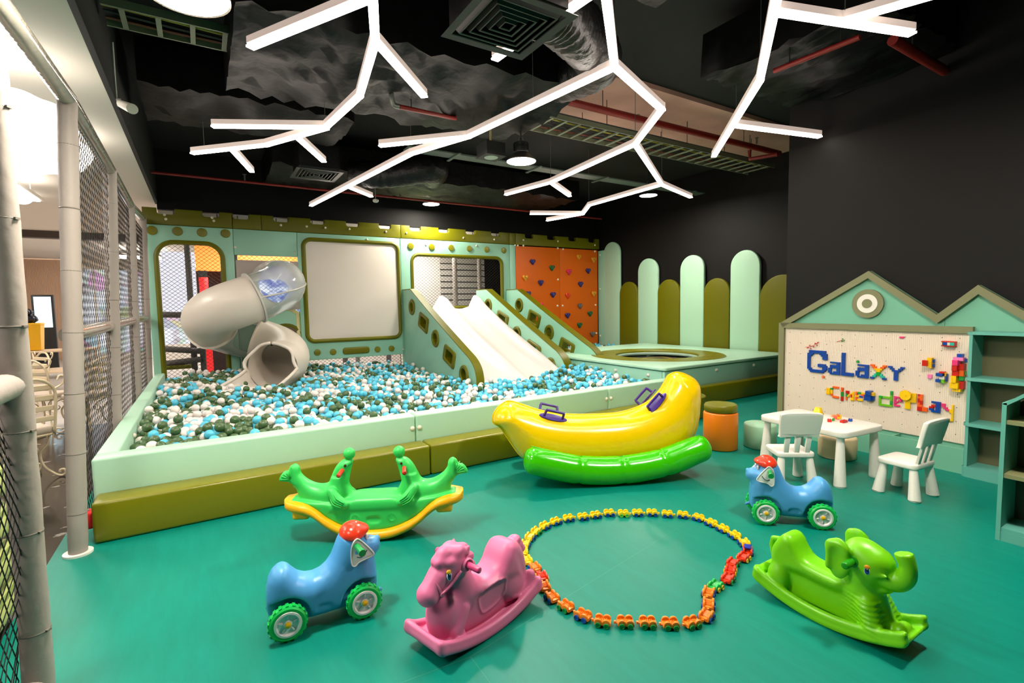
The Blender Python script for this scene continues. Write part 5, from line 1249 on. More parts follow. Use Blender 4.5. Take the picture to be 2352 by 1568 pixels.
# ------------------------------------------------------------------ bricks
BC = {'blue': (12, 72, 168), 'red': (206, 30, 20), 'orange': (244, 104, 30), 'yellow': (250, 202, 12), 'green': (24, 160, 60), 'lime': (120, 196, 36), 'pink': (236, 60, 130), 'rose': (244, 130, 190), 'white': (236, 232, 226), 'teal': (40, 190, 170), 'peach': (246, 150, 90)}
def BM(c): return mat('brick_' + c, BC[c], 0.28)
def brick(nx, ny, h=0.019, p=0.016):
    """studded building brick, base at z=0"""
    g = [rbox((0, 0, h / 2), (nx * p - 0.0005, ny * p - 0.0005, h), 0.0012, 1)]
    for i in range(nx):
        for j in range(ny): g.append(cyl(((i - (nx - 1) / 2) * p, (j - (ny - 1) / 2) * p, h), ((i - (nx - 1) / 2) * p, (j - (ny - 1) / 2) * p, h + 0.0045), 0.0046, 8))
    return merge(*g)
def on_table(px, z=0.4695): q = PZ(px[0], px[1], z); return q
TT = 0.4697
def loose(px, c, nx, ny, rz, label, zoff=0.0, h=0.019, tilt=0.0):
    q = PZ(px[0], px[1], TT + zoff); o = part('building_brick', brick(nx, ny, h), BM(c)); o.location = (q[0], q[1], TT + zoff); o.rotation_euler = (tilt, 0, rz); return tag(o, label, 'building brick', 'loose bricks on the white table')
loose((1905, 968), 'red', 3, 2, 0.5, 'red studded brick lying flat at the left of the brick heap on the table')
loose((1938, 970), 'red', 4, 2, -0.1, 'red studded brick lying nearest the viewer on the white table')
loose((1953, 967), 'blue', 2, 2, 0.3, 'blue studded brick lying alone on the white table')
loose((1915, 958), 'peach', 2, 2, 0.9, 'peach brick at the back left of the heap on the table')
loose((1924, 962), 'orange', 3, 2, 0.2, 'orange brick at the bottom of the heap on the table')
loose((1920, 962), 'pink', 2, 1, 1.2, 'pink brick showing in front of the heap on the table', 0.0)
loose((1928, 961), 'yellow', 2, 2, 0.4, 'yellow brick on top of the heap on the table', 0.0195, 0.03)
loose((1925, 957), 'orange', 2, 1, 0.9, 'small orange brick topping the heap on the white table', 0.050)
loose((1914, 966), 'green', 2, 1, 0.1, 'small green brick peeping out low in the heap on the table')
q = PZ(1879, 950, TT); t = thing('toy_bucket', 'yellow upturned toy bucket at the far end of the white table', 'toy bucket', (q[0], q[1], TT))
part('bucket_body', lathe([(0.044, 0), (0.046, 0.004), (0.040, 0.012), (0.028, 0.058), (0.024, 0.062)], 28), BM('yellow'), t); part('bucket_rim', lathe([(0.048, 0.0), (0.050, 0.004), (0.046, 0.009)], 28), BM('yellow'), t)
# ================================================================== toy house wall
M_HM = mat('sage_mint_board', (112, 178, 152), 0.45); M_HO = mat('olive_grey_trim', (122, 122, 88), 0.5); M_CB = mat('teal_mint_board', (96, 170, 156), 0.45); M_CBB = mat('olive_brown_back', (104, 98, 68), 0.55)
def house_geo(poly, o0, o1):
    V = [bw(s, o0, z) for s, z in poly] + [bw(s, o1, z) for s, z in poly]; n = len(poly)
    return V, [tuple(range(n)), tuple(range(2 * n - 1, n - 1, -1))] + [(i, n + i, n + (i + 1) % n, (i + 1) % n) for i in range(n)]
def bbox_(s0, s1, o0, o1, z0, z1): return house_geo([(s0, z0), (s1, z0), (s1, z1), (s0, z1)], o0, o1)
hc = bw(0.9, 0.03, 0)
house = thing('toy_house_wall', 'mint house shaped wall with two gables, a roundel and a white studded board', 'play wall', hc, 0)
roof = [(1.815, 1.286), (0.878, 1.836), (0.295, 1.394), (0.01, 1.655), (-0.58, 1.21)]
inner = [(-0.58, 0.0), (1.815, 0.0)] + roof
part('gable_board', house_geo(inner[::-1], -0.02, 0.008), M_HM, house, True)
def roof_trim(a, b, w, o0=0.0, o1=0.045):
    a = np.array(a); b = np.array(b); d = (b - a) / np.linalg.norm(b - a); n = np.array([-d[1], d[0]]); n = n if n[1] < 0 else -n
    return a, b, d, n
def mitre(pts, w):
    """band hanging below a polyline, mitred"""
    P = [np.array(p, float) for p in pts]; lo = []
    for i, p in enumerate(P):
        ds = []
        if i > 0: ds.append((p - P[i - 1]) / np.linalg.norm(p - P[i - 1]))
        if i < len(P) - 1: ds.append((P[i + 1] - p) / np.linalg.norm(P[i + 1] - p))
        ns = [np.array([d[1], -d[0]]) for d in ds]; ns = [n if n[1] < 0 else -n for n in ns]; m = sum(ns); m /= np.linalg.norm(m); lo.append(p + m * w / max(m @ ns[0], 0.3))
    return [tuple(p) for p in P], [tuple(p) for p in lo]
hi_, lo_ = mitre(roof, 0.062)
for i in range(len(roof) - 1):
    g = house_geo([hi_[i], hi_[i + 1], lo_[i + 1], lo_[i]], 0.008, 0.05)
    part('roof_trim', g, M_HO, house, True)
part('side_trim', bbox_(1.768, 1.832, 0.008, 0.05, 0.0, 1.286), M_HO, house, True)
part('beam_trim', bbox_(0.03, 1.768, 0.008, 0.05, 1.228, 1.288), M_HO, house, True)
part('seam', bbox_(0.245, 0.249, 0.006, 0.0095, 1.29, 1.40), mat('seam_shadow_line', (70, 120, 100), 0.6), house, True)
def board_disc(s, z, r, o0, o1, n=40): return house_geo([(s + r * math.cos(a), z + r * math.sin(a)) for a in np.linspace(0, 2 * math.pi, n, endpoint=False)], o0, o1)
r_ = part('roundel', board_disc(0.888, 1.503, 0.147, 0.008, 0.034), M_HO, house, True)
part('roundel_ring', board_disc(0.888, 1.503, 0.096, 0.034, 0.039), M_WHITEP, r_, True, label='white ring')
part('roundel_centre', board_disc(0.888, 1.503, 0.046, 0.039, 0.044), M_HO, r_, True)
M_PEG = mat('cream_stud_plate', (236, 222, 206), 0.35)
PS0, PS1, PZ0, PZ1, PO = 0.04, 1.766, 0.225, 1.227, 0.022
def studs():
    nx = int((PS1 - PS0) / 0.016); nz = int((PZ1 - PZ0) / 0.016); V = []; Fc = []; n = 6
    g = bbox_(PS0, PS1, 0.008, PO, PZ0, PZ1); V += list(g[0]); Fc += list(g[1])
    off = [(0.0047 * math.cos(k * math.pi / 3), 0.0047 * math.sin(k * math.pi / 3)) for k in range(n)]
    for i in range(nx):
        for j in range(nz):
            s = PS0 + 0.008 + i * 0.016; z = PZ0 + 0.008 + j * 0.016; b = len(V)
            for o in (PO, PO + 0.0045):
                for dx, dz in off: V.append(bw(s + dx, o, z + dz))
            for k in range(n): m = (k + 1) % n; Fc.append((b + k, b + n + k, b + n + m, b + m))
            Fc.append(tuple(b + n + k for k in range(n))[::-1])
    return V, Fc
part('stud_plate', studs(), M_PEG, house, True, smooth=30)
scr = []
for i in range(6):
    for j in range(4):
        for a_, b_ in ((0, 0), (0.13, 0), (0, 0.12), (0.13, 0.12)):
            s, z = PS1 - 0.06 - i * 0.29 - a_, PZ1 - 0.05 - j * 0.25 - b_ + 0.006 * math.sin(i * 3 + j)
            if s > PS0 + 0.02 and z > PZ0 + 0.03: scr.append(board_disc(s, z, 0.0035, PO + 0.001, PO + 0.0055, 6))
part('screw', merge(*scr), M_DARKM, house, True, kind='stuff')
# trough below the studded board
tr = part('trough', merge(bbox_(0.0, 1.80, 0.19, 0.205, 0.0, 0.222), bbox_(0.0, 1.80, 0.008, 0.19, 0.08, 0.09), bbox_(0.0, 0.015, 0.008, 0.19, 0.0, 0.222), bbox_(1.785, 1.80, 0.008, 0.19, 0.0, 0.222)), M_HM, house, True)
part('trough_divider', bbox_(0.56, 0.572, 0.008, 0.19, 0.09, 0.215), M_HM, tr, True)
# ------------------------------------------------------------------ letters and bricks on the board
PP = 0.016
def on_board(s, z, o=PO + 0.0005): return bw(s, o, z)
def pix_letter(ch, rows, s_left, z_top, cell, cols, label, name='brick_letter', depth=0.02, group=None):
    """letter made of square bricks: rows of characters, each a colour key; s decreases to the right"""
    W = len(rows[0]); H = len(rows); base = bw(s_left - W * cell / 2, PO, z_top - H * cell)
    t = thing(name, label, 'brick letter', base, 0, group)
    byc = {}
    for j, r in enumerate(rows):
        for i, c in enumerate(r):
            if c == '.': continue
            s1 = s_left - i * cell; z1 = z_top - j * cell
            g = [bbox_(s1 - cell + 0.0003, s1 - 0.0003, PO + 0.0003, PO + depth, z1 - cell + 0.0003, z1 - 0.0003)]
            for a in range(max(1, round(cell / PP))):
                for b in range(max(1, round(cell / PP))):
                    k = cell / max(1, round(cell / PP)); g.append(board_disc(s1 - (a + 0.5) * k, z1 - (b + 0.5) * k, 0.0044, PO + depth, PO + depth + 0.004, 8))
            byc.setdefault(c, {})[(i, j)] = g
    for c, cells in byc.items():   # one part for each run of touching bricks of one colour
        todo = dict(cells)
        while todo:
            stack = [next(iter(todo))]; g = []
            while stack:
                k = stack.pop()
                if k not in todo: continue
                g += todo.pop(k); stack += [(k[0] + a, k[1] + b) for a in (-1, 0, 1) for b in (-1, 0, 1)]
            part('bricks', merge(*g), BM(cols[c]), t, True, label=cols[c] + ' bricks')
def bs(px, py):
    a = ray(px, py); n = np.array([BN[0], BN[1], 0]); p0 = np.array(bw(0, PO, 0)); tt = ((p0 - CAM) @ n) / (a @ n); q = CAM + tt * a
    return float((q[:2] - np.array(bw(0, PO, 0))[:2]) @ BD), float(q[2])
def at_px(x, y): return 1780 + x * 0.31884, 600 + y * 0.31884   # pixel of the close view of the board
def letter(label, rows, box_, cols, depth=0.02, group=None):
    """box_ = left, top, right, bottom in the close view"""
    s0, z0 = bs(*at_px(box_[0], box_[1])); s1, z1 = bs(*at_px(box_[2], box_[3]))
    cell = ((s0 - s1) / len(rows[0]) + (z0 - z1) / len(rows)) / 2
    W, H = len(rows[0]), len(rows); sc = (s0 + s1) / 2; zc = (z0 + z1) / 2
    pix_letter('', rows, sc + W * cell / 2, zc + H * cell / 2, cell, cols, label, depth=depth, group=group)
B = {'b': 'blue', 'o': 'orange', 'y': 'yellow', 'g': 'green', 't': 'teal', 'l': 'lime', 'r': 'red', 'p': 'pink'}
GR = 'brick letters of the upper word'; GL = 'brick letters of the lower words'
letter('big blue brick letter G starting the upper word on the studded board', ['.bbbbbbbbbbb.', '.bbbbbbbbbbb.', 'bbbb....bbbbb', 'bbb......bbbb', 'bb........bbb', 'bb........bbb', 'bb...........', 'bb...........', 'bb...........', 'bb.....bbbbb.', 'bb.....bbbbbb', 'bb........bbb', 'bbb.......bbb', '.bbbbbbbbbbb.', '..bbbbbbbbb..'], (240, 638, 380, 806), B, group=GR)
letter('blue brick letter a right after the big G', ['.bbbbbb', '.....bb', '.bbbbbb', '.bbbbbb', 'bb...bb', 'bb...bb', 'bb.bbbb', '.bbbbbb'], (391, 720, 473, 818), B, group=GR)
letter('tall blue brick letter L in the upper word', ['bb.....'] * 12 + ['bbbbbbb'] * 2, (488, 656, 570, 830), B, group=GR)
letter('blue brick letter a under the green star brick', ['.bbbbbb', '.....bb', '.bbbbbb', '.bbbbbb', 'bb...bb', 'bb...bb', 'bb.bbbb', '.bbbbbb'], (588, 738, 678, 842), B, group=GR)
letter('rainbow coloured brick letter X in the upper word', ['oo....oo', '.oo..oo.', '..yyyy..', '...yy...', '...gg...', '..tggt..', '.tt..tt.', 'bb....bb'], (696, 738, 804, 856), B, group=GR)
letter('blue brick letter Y ending the upper word', ['bb....bb', '.bb..bb.', '..bbbb..', '...bb...', '...bb...', '...bb...', '...bb...', '...bb...'], (824, 750, 932, 866), B, group=GR)
letter('orange and green brick letter C starting the lower words', ['.ooo', 'g...', 'y...', 'y...', 'o...', '.ooo'], (404, 898, 464, 984), B, 0.016, GL)
letter('thin brick letter i with a red base in the lower words', ['o', '.', 'g', 'g', 'r', 'r'], (478, 920, 498, 992), B, 0.016, GL)
letter('red and yellow brick letter N in the lower words', ['rr..y', 'rr.yy', 'g.yry', 'gy.ry', 'o..yy', 'o..yy'], (512, 932, 576, 1002), B, 0.016, GL)
letter('many coloured brick letter e after the N', ['oggyy', 'o..oo', 'yybbo', 'o....', 'oyyy.'], (582, 940, 656, 1006), B, 0.016, GL)
letter('lime green brick letter d in the lower words', ['.....g', '.....g', '.....l', 'ggllll', 'l....l', 'l....g', 'l....g', 'llllll'], (748, 930, 856, 1042), B, 0.018, GL)
letter('pink brick letter e right after the green d', ['ppp.', 'p..p', 'p.pp', 'pp..', 'p...', 'ppp.'], (862, 970, 918, 1048), B, 0.016, GL)
letter('yellow brick letter P with a gear wheel', ['yyyy', 'yyyy', 'yyyy', 'yyyy', 'yy..', 'yy..', 'yy..'], (938, 950, 1026, 1062), B, 0.02, GL)
letter('red and orange brick letter L in the lower words', ['ro..', 'oo..', 'ro..', 'rr..', 'or..', 'oo..', 'rroo', 'rroo'][:8], (1034, 956, 1104, 1082), B, 0.02, GL)
letter('blue and red brick letter a beside the red L', ['.bbbb', '...bb', '.rrbb', 'rr.bb', 'bb.bb', '.bbbb'], (1118, 1002, 1194, 1092), B, 0.02, GL)
letter('pink and yellow brick letter y ending the lower words', ['pp...y', 'pp...y', '.pp..y', '..ppyy', '....yy', '.....y', '.....y', '.....y', '.....y', '.yyyyy'][:10], (1208, 1016, 1284, 1158), B, 0.018, GL)
def bpart(geo, c, t, name='bricks'): return part(name, geo, BM(c), t, True, label=c + ' bricks')
def star(c, px, label, r=0.016):
    s, z = bs(*at_px(*px)); pts = [(s + (r if k % 2 == 0 else r * 0.6) * math.cos(k * math.pi / 6), z + (r if k % 2 == 0 else r * 0.6) * math.sin(k * math.pi / 6)) for k in range(12)]
    solo('star_brick', house_geo(pts, PO + 0.0005, PO + 0.02), BM(c), label, 'building brick', 'small star bricks on the board')
star('green', (600, 722), 'green star brick above the second blue letter a'); star('orange', (352, 832), 'orange star brick below the big blue G'); star('orange', (488, 932), 'orange star brick topping the thin letter i', 0.013)
def plate(c, box_, label, depth=0.016, name='flat_brick'):
    s0, z0 = bs(*at_px(box_[0], box_[1])); s1, z1 = bs(*at_px(box_[2], box_[3])); g = [bbox_(s1, s0, PO + 0.0005, PO + depth, z1, z0)]
    n = max(1, round((s0 - s1) / PP)); m = max(1, round((z0 - z1) / PP))
    for i in range(n):
        for j in range(m): g.append(board_disc(s1 + (i + .5) * (s0 - s1) / n, z1 + (j + .5) * (z0 - z1) / m, 0.0044, PO + depth, PO + depth + 0.004, 8))
    return solo(name, merge(*g), BM(c), label, 'building brick', 'single bricks on the board')
plate('pink', (902, 540, 932, 554), 'small pink brick alone near the top of the studded board'); plate('rose', (1104, 812, 1136, 844), 'square pink brick below the yellow and red brick car'); plate('yellow', (374, 910, 400, 958), 'yellow brick left of the orange letter C')
# gear wheel on the P
s, z = bs(*at_px(952, 962)); g = []
gp = [(s + (0.052 if k % 2 else 0.045) * math.cos(k * math.pi / 20), z + (0.052 if k % 2 else 0.045) * math.sin(k * math.pi / 20)) for k in range(40)]
solo('gear_wheel', merge(house_geo(gp, PO + 0.027, PO + 0.043), board_disc(s, z, 0.012, PO + 0.043, PO + 0.05, 16)), BM('yellow'), 'yellow toothed gear wheel mounted on the brick letter P', 'gear wheel')
# sprigs
def sprig(pts, c, label, leaves, green=None):
    P = [on_board(*bs(*at_px(*p)), o=PO + 0.012) for p in pts]; t = thing('toy_sprig', label, 'toy sprig', P[0])
    part('stem', tube(spline(P, 4), 0.0025, 5), BM(c), t, True, smooth=180)
    for q in leaves:
        w = on_board(*bs(*at_px(*q)), o=PO + 0.014); part('leaf', sphere(w, (0.007, 0.009, 0.006), 10, 6), BM(green or c), t, True, smooth=180)
sprig([(222, 618), (262, 612), (290, 600), (324, 580)], 'red', 'red leafy toy sprig above the big blue G', [(240, 622), (256, 604), (262, 628), (284, 614), (296, 590), (308, 604), (314, 584)])
sprig([(450, 580), (480, 570), (494, 566)], 'red', 'green flower on a thin red stem near the top of the board', [(492, 558), (502, 570), (488, 574)], 'green')
# brick vehicles
def vehicle(label, box_, blocks, name='brick_vehicle'):
    s0, z0 = bs(*at_px(box_[0], box_[1])); s1, z1 = bs(*at_px(box_[2], box_[3])); t = thing(name, label, 'brick model', bw((s0 + s1) / 2, PO, z1), 0, 'brick models on the board')
    for c, x0, y0, x1, y1, d0, d1 in blocks:
        a, b = s0 + (s1 - s0) * x0, s0 + (s1 - s0) * x1; e, f = z0 + (z1 - z0) * y0, z0 + (z1 - z0) * y1
        g = [bbox_(b, a, PO + 0.0005 + d0, PO + d1, f, e)]; n = max(1, round((a - b) / PP)); m = max(1, round((e - f) / PP))
        for i in range(n):
            for j in range(m): g.append(board_disc(b + (i + .5) * (a - b) / n, f + (j + .5) * (e - f) / m, 0.0044, PO + d1, PO + d1 + 0.004, 8))
        bpart(merge(*g), c, t)
    return t
vehicle('red, blue and teal brick bus at the top right of the board', (1214, 572, 1312, 614), [('red', 0, 0, 1, .2, 0, .045), ('red', 0, .8, 1, 1, 0, .045), ('blue', .1, .22, .45, .78, .0, .05), ('white', .45, .22, .65, .78, 0, .046), ('teal', .65, .22, .95, .78, 0, .05), ('red', .95, .2, 1, .8, 0, .045), ('yellow', 0, .2, .1, .8, 0, .03)])
vehicle('yellow and red brick car on the board left of the brick tower', (1088, 690, 1154, 768), [('yellow', .35, 0, .85, .45, 0, .05), ('red', 0, .25, .5, .8, .02, .075), ('yellow', .5, .45, .85, 1, 0, .05), ('blue', .85, .15, 1, .45, 0, .03), ('blue', .85, .6, 1, .9, 0, .03)])
vehicle('blue, white and green brick car under the pink square', (1180, 788, 1248, 876), [('red', .3, 0, .75, .15, 0, .05), ('blue', 0, .15, .65, .42, 0, .06), ('white', .3, .42, .8, .68, 0, .045), ('blue', 0, .68, .5, .95, 0, .06), ('lime', .5, .68, .8, 1, 0, .05), ('yellow', .75, .1, .9, .4, 0, .03), ('blue', .85, .2, 1, .85, 0, .025)])
vehicle('tall many coloured brick tower lying along the right edge of the board', (1296, 662, 1376, 940), [('blue', .35, 0, .75, .09, 0, .05), ('rose', .1, .09, .9, .18, 0, .06), ('pink', .15, .16, .6, .30, .02, .09), ('red', .55, .26, .95, .42, 0, .06), ('red', .12, .30, .55, .44, .02, .085), ('orange', .6, .42, .95, .58, 0, .055), ('red', .1, .44, .6, .58, 0, .07), ('yellow', .1, .58, .5, .76, .02, .085), ('green', .6, .58, .9, .70, 0, .05), ('yellow', 0, .76, .65, .92, 0, .075), ('red', .65, .72, .95, .92, 0, .05), ('yellow', .15, .92, .8, 1, 0, .06), ('blue', .92, .12, 1, .22, 0, .03), ('green', .92, .45, 1, .55, 0, .03)], 'brick_tower')
vehicle('blue brick robot car between the letters e and d', (664, 926, 722, 1004), [('blue', .2, 0, .75, .45, 0, .07), ('blue', 0, .45, .8, 1, 0, .06), ('yellow', .75, .15, 1, .5, 0, .035), ('blue', .8, .55, 1, .95, 0, .03)])
# ================================================================== bookcases
def bookcase1():
    t = thing('wall_bookcase', 'teal mint open bookcase joined to the right end of the studded board', 'bookcase', bw(-0.5, 0.12, 0))
    s1, s0, d, h = -0.012, -1.0, 0.235, 1.255
    part('side_panel', bbox_(s1 - 0.022, s1, 0.01, d, 0.0, h), M_CB, t, True); part('side_panel', bbox_(s0, s0 + 0.022, 0.01, d, 0.0, h), M_CB, t, True)
    part('back_panel', bbox_(s0 + 0.022, s1 - 0.022, 0.009, 0.018, 0.0, h), M_CBB, t, True)
    def shelf(z, e, th):
        r = 0.05; pts = [(s1 - 0.022, 0.018), (s1 - 0.022, d)] + [(s1 + 0.012 - r + r * math.cos(a), d + e - r + r * math.sin(a)) for a in np.linspace(0, math.pi / 2, 6)] + [(s0, d + e), (s0, 0.018)]
        if e > 0: pts = [(s1 - 0.0225, 0.018), (s1 - 0.0225, d + 0.001), (s1 + 0.012, d + 0.001)] + pts[2:]
        V = [bw(s, o, z) for s, o in pts] + [bw(s, o, z + th) for s, o in pts]; n = len(pts)
        return V, [tuple(range(n)), tuple(range(2 * n - 1, n - 1, -1))] + [(i, n + i, n + (i + 1) % n, (i + 1) % n) for i in range(n)]
    for z in (0.835, 0.442): part('shelf', shelf(z, 0.02, 0.028), M_CB, t, True)
    part('top_board', shelf(h - 0.025, 0.006, 0.025), M_CB, t, True); part('plinth', shelf(0.0, 0.03, 0.085), M_CB, t, True)
bookcase1()
def bookcase2():
    x0, y0, d, W = 4.24, 1.01, 0.28, 0.95
    t = thing('house_bookcase', 'near teal mint bookcase with a sloping house roof, cut by the right edge', 'bookcase', (x0 + d / 2, y0 - W / 2, 0))
    def bx(a, b): return box2(a, b)
    part('side_panel', bx((x0, y0 - 0.022, 0), (x0 + d, y0, 0.885)), M_CB, t, True); part('side_panel', bx((x0, y0 - W, 0), (x0 + d, y0 - W + 0.022, 0.885)), M_CB, t, True)
    ym, zm = y0 - W / 2, 0.885 + 0.82 * W / 2
    for s in (0, 1):
        ya = y0 if s == 0 else y0 - W; sg = -1 if s == 0 else 1
        P = [(ya, 0.875), (ym, zm), (ym, zm - 0.035), (ya + sg * 0.024, 0.872)]
        V = [(x, y, z) for x in (x0, x0 + d) for y, z in P]
        part('roof_board', (V, [(0, 1, 2, 3), (7, 6, 5, 4), (0, 4, 5, 1), (1, 5, 6, 2), (2, 6, 7, 3), (3, 7, 4, 0)]), M_CB, t, True)
    part('back_panel', slab([(y0 - 0.023, 0.0), (y0 - 0.023, 0.86), (ym, zm - 0.04), (y0 - W + 0.023, 0.86), (y0 - W + 0.023, 0.0)], (), 0.012, 0.001, 'YZ', x0 + d - 0.007), mat('brown_back', (78, 70, 50), 0.6), t, True)
    for z in (0.75, 0.408): part('shelf', bx((x0 + 0.008, y0 - W + 0.0225, z), (x0 + d - 0.014, y0 - 0.0225, z + 0.024)), mat('olive_shelf', (132, 132, 92), 0.5), t, True)
    part('base_shelf', bx((x0 + 0.006, y0 - W + 0.0225, 0.062), (x0 + d - 0.014, y0 - 0.0225, 0.084)), M_CB, t, True); part('plinth', bx((x0 + 0.003, y0 - W + 0.0225, 0.0), (x0 + 0.02, y0 - 0.0225, 0.0615)), M_CB, t, True)
bookcase2()
# ================================================================== grey net fence on the left
def netting(fx, u0, u1, v0, v1, cell, r, slope=1.35, seg=0.5, sag=0.0):
    """diamond net over the rectangle u,v; fx(u, v) -> point; one thin cord per diagonal"""
    V = []; Fc = []; n = 3; H = v1 - v0
    def cord(ua, va, ub, vb):
        L = math.hypot(ub - ua, vb - va)
        if L < 0.02: return
        k = max(2, int(L / seg) + 1)
        pts = [fx(ua + (ub - ua) * i / (k - 1), va + (vb - va) * i / (k - 1)) for i in range(k)]
        g = tube(pts, r, n, caps=False); b = len(V); V.extend(g[0]); Fc.extend([tuple(i + b for i in f) for f in g[1]])
    w = H / slope; a = u0 - w
    while a < u1:
        for s in (1, -1):
            ua, va, ub, vb = (a, v0, a + w, v1) if s > 0 else (a + w, v0, a, v1)
            # clip in u
            def at(u): return va + (vb - va) * (u - ua) / (ub - ua)
            lo, hi = (ua, ub) if ua < ub else (ub, ua)
            cu0, cu1 = max(lo, u0), min(hi, u1)
            if cu1 - cu0 > 0.01: cord(cu0, at(cu0), cu1, at(cu1))
        a += cell
    return V, Fc
fence = thing('net_fence', 'grey padded net fence along the left edge of the play area', 'net fence', (-0.75, 6.5, 0))
def fpost(a, b, r, name='padded_post', ties=6, flange=False):
    a = np.array(a, float); b = np.array(b, float); n = 26; pts = [a + (b - a) * i / n for i in range(n + 1)]
    rr = [r * (1 + 0.02 * math.sin(i * 1.7)) * (0.955 if i % 5 == 0 else 1) for i in range(n + 1)]
    p = part(name, tube(pts, rr, 20), M_FOAM, fence, True, smooth=50)
    for k in range(ties):
        u = (k + 0.7) / (ties + 0.4); c = a + (b - a) * u; d = Vector(b - a).normalized()
        part('cable_tie', xf(merge(lathe([(r * 0.99, -0.004), (r * 1.025, 0), (r * 0.99, 0.004)], 20, cap=False), box((r * 1.02, 0, 0), (0.012, 0.02, 0.008))), T(*c) @ d.to_track_quat('Z', 'Y').to_matrix().to_4x4() @ Rz(-1.2)), mat('grey_tie', (120, 112, 104), 0.4), p, True)
    if flange: part('floor_flange', cyl(tuple(a), tuple(a + np.array((0, 0, 0.014))), r * 1.5, 28), M_WHITEP, p, True)
    return p
P0a, P0b = np.array(PZ(92, 1600, 0.0)), np.array(PY(-30, 60, 2.62))
P1a = np.array([-0.764, 4.15, 0.0]); P1b = np.array(PY(154, 232, 4.15))
fpost(P0a, P0b, 0.05); fpost(P1a, P1b, 0.052, ties=7, flange=True)
P2a, P2b = np.array([-0.79, 6.064, 0]), np.array(PY(252, 390, 6.064)); P3a, P3b = np.array([-0.79, 8.08, 0]), np.array(PY(298, 470, 8.08)); P4a, P4b = np.array([-0.80, 9.9, 0]), np.array(PY(327, 500, 9.9))
fpost(P2a, P2b, 0.055); fpost(P3a, P3b, 0.055); fpost(P4a, P4b, 0.055)
R0 = np.array(PY(-60, -60, 2.55))
part('top_rail', tube([R0, np.array(PY(12, 30, 2.9)) , P1b + np.array((0, 0, 0.02)), P2b, P3b, P4b, P4b + np.array((0.0, 0.25, 0.0))], [0.045, 0.045, 0.05, 0.05, 0.05, 0.05, 0.05], 18), M_CLEARWRAP, fence, True, smooth=50)
part('mid_rail', tube([(-0.735, 4.2, 1.415), (-0.755, 6.06, 1.43), (-0.765, 8.08, 1.45), (-0.77, 10.15, 1.46)], 0.05, 18), M_CLEARWRAP, fence, True, smooth=50)
q = P0a + (P0b - P0a) * 0.49
part('mid_rail', tube(spline([q, q + np.array((-0.02, -0.12, 0.0)), q + np.array((-0.03, -0.9, -0.02))], 5), 0.05, 18), M_FOAM, fence, True, smooth=50)
part('bottom_rail', tube(spline([P0a + np.array((0, 0, 0.06)), P0a + np.array((-0.02, -0.1, 0.05)), P0a + np.array((-0.03, -0.8, 0.05))], 5), 0.05, 18), M_FOAM, fence, True, smooth=50)
def fx_far(u, v):
    t = np.interp(u, [4.15, 6.064, 8.08, 10.2], [P1a[0], P2a[0], P3a[0], P4a[0]]); b = np.interp(u, [4.15, 6.064, 8.08, 10.2], [P1b[0], P2b[0], P3b[0], P4b[0]])
    s = 0.05 * math.sin(math.pi * ((u - 4.15) / 1.95 % 1)) * math.sin(math.pi * v / 2.9)
    return (t + (b - t) * v / 2.9 - s - 0.01, u, v)
part('net', netting(fx_far, 4.18, 10.18, 0.03, 2.86, 0.072, 0.0024, 1.6, 0.3), M_NET, fence, True, smooth=None)
def fx_near(u, v):
    a = P0a + (P0b - P0a) * (v / P0b[2]); return (a[0] - 0.03 - 0.05 * (P0a[1] - u) + 0.03 * math.sin(v * 5 + u * 4), u, v)
part('net', netting(fx_near, 1.6, 2.66, 0.06, 1.42, 0.045, 0.0024, 1.6, 0.15), M_NET, fence, True, smooth=None)
# ------------------------------------------------------------------ net and padded frame behind the play wall
frame = thing('play_frame', 'dark padded climbing frame with black netting behind the mint panels', 'play frame', (2.5, 10.8, 0))
part('net', netting(lambda u, v: (u, 10.62 + 0.03 * math.sin(u * 3 + v), v), -0.7, 6.3, 0.06, 2.95, 0.085, 0.0032, 0.8, 0.6), M_NET, frame, True, smooth=None)
for px, yy, w in ((437, 10.9, 0.05), (543, 10.45, 0.05), (816, 11.3, 0.05), (787, 12.0, 0.06), (888, 12.0, 0.06), (1046, 11.4, 0.06), (1102, 11.6, 0.055), (458, 10.85, 0.05)):
    z1 = 2.98 if px != 458 else 1.0
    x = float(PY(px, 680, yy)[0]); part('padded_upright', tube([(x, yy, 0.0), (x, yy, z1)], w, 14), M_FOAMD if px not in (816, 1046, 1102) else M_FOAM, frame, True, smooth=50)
for (pa, pb, y0_) in (((360, 722), (450, 724), 10.85), ((360, 800), (462, 806), 10.85), ((360, 838), (462, 825), 10.8)):
    a, b = PY(*pa, y0_), PY(*pb, y0_); part('padded_beam', tube([a, b], 0.055, 14), M_FOAMD, frame, True, smooth=50)
a, b = PY(362, 848, 10.75), PY(440, 828, 10.75); part('padded_step', rbox2((a[0], 10.7, a[2] - 0.02), (b[0], 11.3, a[2] + 0.05), 0.02), M_OLIVED, frame, True)
